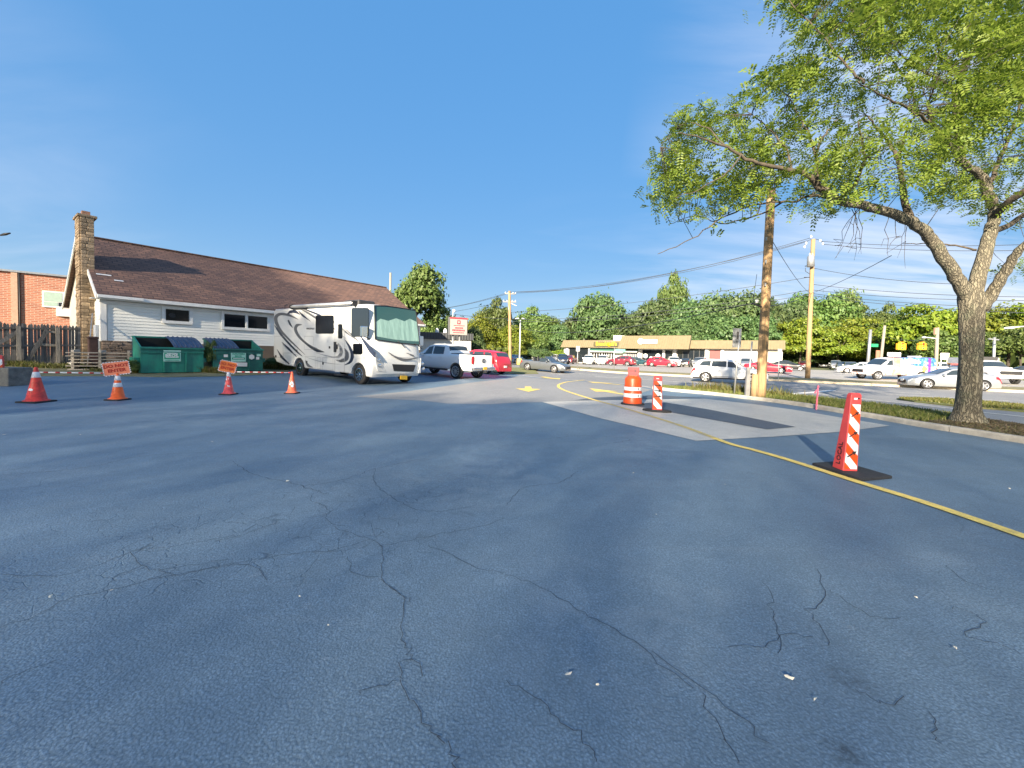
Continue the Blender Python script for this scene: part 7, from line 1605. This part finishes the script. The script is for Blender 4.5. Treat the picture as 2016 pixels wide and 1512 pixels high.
SK = []
for pts, r0, r1 in LIMBS: SK.append((limb(pts, r0, r1, wob=.012, material='bark' if r0 > .19 else 'shaded_limb_bark'), r0, r1))  # smaller limbs get darkened bark, painting in the shade of the leaves
# dead hanging twigs
tw_r = random.Random(12); mb = MB()
for (x, y, d) in ((1693, 428, -.9), (1690, 430, -.7), (1765, 432, -.6), (1776, 440, -.5), (1700, 425, -.8)):
    for k in range(2):
        x2, y2 = x + tw_r.uniform(-14, 14), y - tw_r.uniform(10, 22); p = Vector((x2, y2, 0)); pts = [tp(x2, y2, d)]; dx = tw_r.uniform(-10, 3)
        for q in range(5): p = p + Vector((dx + tw_r.uniform(-8, 8), tw_r.uniform(10, 26), 0)); pts.append(tp(p.x, p.y, d + tw_r.uniform(-.1, .1)))
        mb.tube(pts, [.008, .007, .006, .005, .004, .002], 5)
        s_ = pts[tw_r.randint(2, 4)]; mb.tube([s_, s_ + Vector((tw_r.uniform(-.3, .1), 0, tw_r.uniform(-.05, .1))), s_ + Vector((tw_r.uniform(-.5, .0), 0, tw_r.uniform(-.3, 0)))], [.006, .005, .003], 4)
stuff(mb.build('dead_twigs', 'twig', loc))
# foliage: sprays of pinnate leaves on fine twigs
CR_OUT = [(1545, -200), (1552, 5), (1590, 40), (1605, 85), (1570, 120), (1510, 160), (1500, 190), (1470, 185), (1440, 205), (1385, 215), (1330, 240), (1285, 285), (1283, 330), (1310, 345), (1295, 385), (1290, 430), (1310, 445), (1375, 420), (1400, 432), (1450, 415), (1500, 385), (1560, 385), (1590, 405), (1580, 430), (1620, 425), (1660, 405), (1720, 408), (1770, 425), (1820, 420), (1850, 455), (1890, 470), (1900, 500), (1960, 470), (1985, 545), (2016, 540), (2300, 480), (2300, -200)]
def inside(x, y):
    c = False; n_ = len(CR_OUT)
    for i in range(n_):
        x0, y0 = CR_OUT[i]; x1, y1 = CR_OUT[(i + 1) % n_]
        if (y0 > y) != (y1 > y) and x < (x1 - x0) * (y - y0) / (y1 - y0) + x0: c = not c
    return c
fr_ = random.Random(31); cents = []
from mathutils import noise as mnoise
while len(cents) < 740:
    x, y = fr_.uniform(1280, 2250), fr_.uniform(-200, 545)
    if not inside(x, y): continue
    dn = mnoise.noise(Vector((x / 85, y / 60, 3.1)))
    dens = .56 if y < 200 else (.38 if y < 320 else .22)
    if x < 1600: dens = .56
    if fr_.random() > dens + dn * .9: continue
    half = 2.6 * max(.25, min(1, (x - 1270) / 420)); d = fr_.uniform(-half, half)
    cents.append((tp(x, y, d), x, y))
for k in range(260):                      # the part of the crown above and to the right of the picture
    a, e = fr_.uniform(0, 6.28), fr_.uniform(-.1, 1.3); rr = fr_.uniform(3.5, 6.5); c = Vector((1.6 + math.cos(a) * math.cos(e) * rr, math.sin(a) * math.cos(e) * rr * .75, 7.6 + math.sin(e) * rr * .85)); w = TB + c
    if w.y > 2: 
        u = (w.x) / w.y
        if u < 1.16 and (w.z - 1.5) / w.y < .93: continue
    cents.append((c, 0, 0))
skp = [(p, r_) for P, r0, r1 in SK for i, p in enumerate(P) if i > 4 for r_ in (r0,)]
SKA = np.array([tuple(p) for p, _ in skp]); mb = MB(); FP = []; FD = []
for c, x, y in cents:
    i = int(np.argmin(((SKA - np.array(c)) ** 2).sum(1))); s_ = Vector(SKA[i]); v = c - s_
    if x and v.length > 1.45: continue
    if 0.05 < v.length < 1.5:
        mid = s_.lerp(c, .5) + Vector((fr_.gauss(0, .08), fr_.gauss(0, .08), fr_.uniform(.0, .18))) * min(1, v.length); mb.tube([s_, mid, c + v.normalized() * .15], [.009, .006, .002], 4)
    outd = Vector((c.x * .5, c.y * .3, .4)).normalized() if v.length < .05 else (v.normalized() + Vector((0, 0, .15))).normalized()
    for k in range(20):
        o = Vector((fr_.gauss(0, .26), fr_.gauss(0, .26), fr_.gauss(0, .13))); FP.append(tuple(c + o)); d = (outd * .8 + Vector((fr_.gauss(0, .7), fr_.gauss(0, .7), fr_.gauss(-.12, .4)))); d.normalize(); FD.append(tuple(d))
stuff(mb.build('twigs', 'twig', loc))
FP, FD = np.array(FP), np.array(FD); nf = len(FP); r = np.random.RandomState(5)
UPV = np.tile(np.array([0, 0, 1.0]), (nf, 1)) + r.randn(nf, 3) * .45; SD_ = np.cross(FD, UPV); SD_ /= np.linalg.norm(SD_, axis=1)[:, None] + 1e-9; NU = np.cross(SD_, FD)
Lf = (.20 + .16 * r.rand(nf)); quads_v = []; npair = 6
for k in range(npair):
    f = (k + .8) / npair; cpos = FP + FD * (Lf * f)[:, None] - NU * 0 + np.array([0, 0, -1.0]) * (Lf * .35 * f * f)[:, None]; ll = (.088 * (1 - .35 * abs(f - .5)))
    for sgn in (1, -1):
        t = SD_ * sgn * .86 + FD * .5 + r.randn(nf, 3) * .12; t /= np.linalg.norm(t, axis=1)[:, None]; w = np.cross(t, NU); w /= np.linalg.norm(w, axis=1)[:, None] + 1e-9
        a0, a1 = cpos, cpos + t * ll; md = cpos + t * ll * .5; quads_v.append(np.stack([a0, md + w * .0185, a1, md - w * .0185], 1))
V = np.concatenate(quads_v, 1).reshape(-1, 3) if False else np.stack(quads_v, 1).reshape(-1, 3); Q = np.arange(len(V)).reshape(-1, 4)
stuff(obj('foliage', np_mesh('foliage', V, Q), 'locust', loc))

# ================================================================== unseen trees added to shade the lot from behind
SP_, SQ_ = Vector((math.sin(R(SUN_AZ)), math.cos(R(SUN_AZ)))), Vector((math.cos(R(SUN_AZ)), -math.sin(R(SUN_AZ))))
def pq(p, q): v = SP_ * p + SQ_ * q; return v
PB = -46.0; TQ = [-46, -30, -23, -20, -13.2, -11.5, -10.2, -5.8, -4, 0, 6, 30]; TZ = [z_ - PB * math.tan(R(SUN_EL)) for z_ in (16, 15.6, 13.3, 9.8, 6.8, 6.0, 4.4, 4.3, 4.7, 6.4, 7.6, 8.2)]  # crown tops shaped to set where the shadow edge falls
ar = np.random.RandomState(40); edges = [-46, -38, -31, -24.5, -18.5, -13, -8, -3, 3, 10, 17, 24, 30]; DEPTH_ = 1.0
for k, (q0, q1) in enumerate(zip(edges[:-1], edges[1:])):
    w_, cq = q1 - q0, (q0 + q1) / 2; v = pq(PB, cq); b = on(v.x, v.y); ztop = float(np.interp(cq, TQ, TZ))
    lab = 'tallest airy tree of the unseen row added to shade the lot' if k == 1 else ('shortest airy tree in the dip of the unseen row added for shade' if k == 5 else 'tall airy tree in the unseen row added to shade the lot')
    t = thing('shade_row_tree', lab, 'tree', b, -R(SUN_AZ), 'unseen trees added to shade the lot'); zb = 9.0; n = int((1.9 if -24 < cq < -11 else 1.0) * w_ * (ztop - zb) / .0055)
    cell = math.sqrt(w_ * (ztop - zb) / n); nx_, nz_ = max(1, round(w_ / cell)), max(1, round((ztop - zb) / cell)); n = nx_ * nz_      # evenly spread leaves: an even shade
    qq = q0 + (np.tile(np.arange(nx_), nz_) + ar.rand(n)) / nx_ * w_; zt = np.interp(qq, TQ, TZ) + .3 * np.sin(qq * 2.1) + .2 * np.sin(qq * 5.3 + 1); zf = (np.repeat(np.arange(nz_), nx_) + ar.rand(n)) / nz_; zz = zb + (zt - zb) * zf; d = 2.6 * np.sqrt(np.clip(1 - zf ** 3, .05, 1)); P = np.stack([qq - cq, ar.uniform(-1, 1, n) * d, zz], 1)
    V, Q = leaf_quads(ar, P, ar.randn(n, 3), .12); me = np_mesh('crown', V, Q); obj('crown', me, 'leaf_mid', t)
    mb = MB(); mb.tube([(0, 0, -.2), (.1, 0, 4), (0, .1, 9)], [.3, .24, .14], 10)
    for kk in range(6): a_ = kk * 1.05; mb.tube([(0, 0, 4.5 + kk * .4), (math.cos(a_) * 1.2, math.sin(a_) * .8, 6.5 + kk * .4), (math.cos(a_) * 2.4, math.sin(a_) * 1.4, 9.5)], [.1, .07, .03], 6)
    mb.build('trunk', 'twig', t)
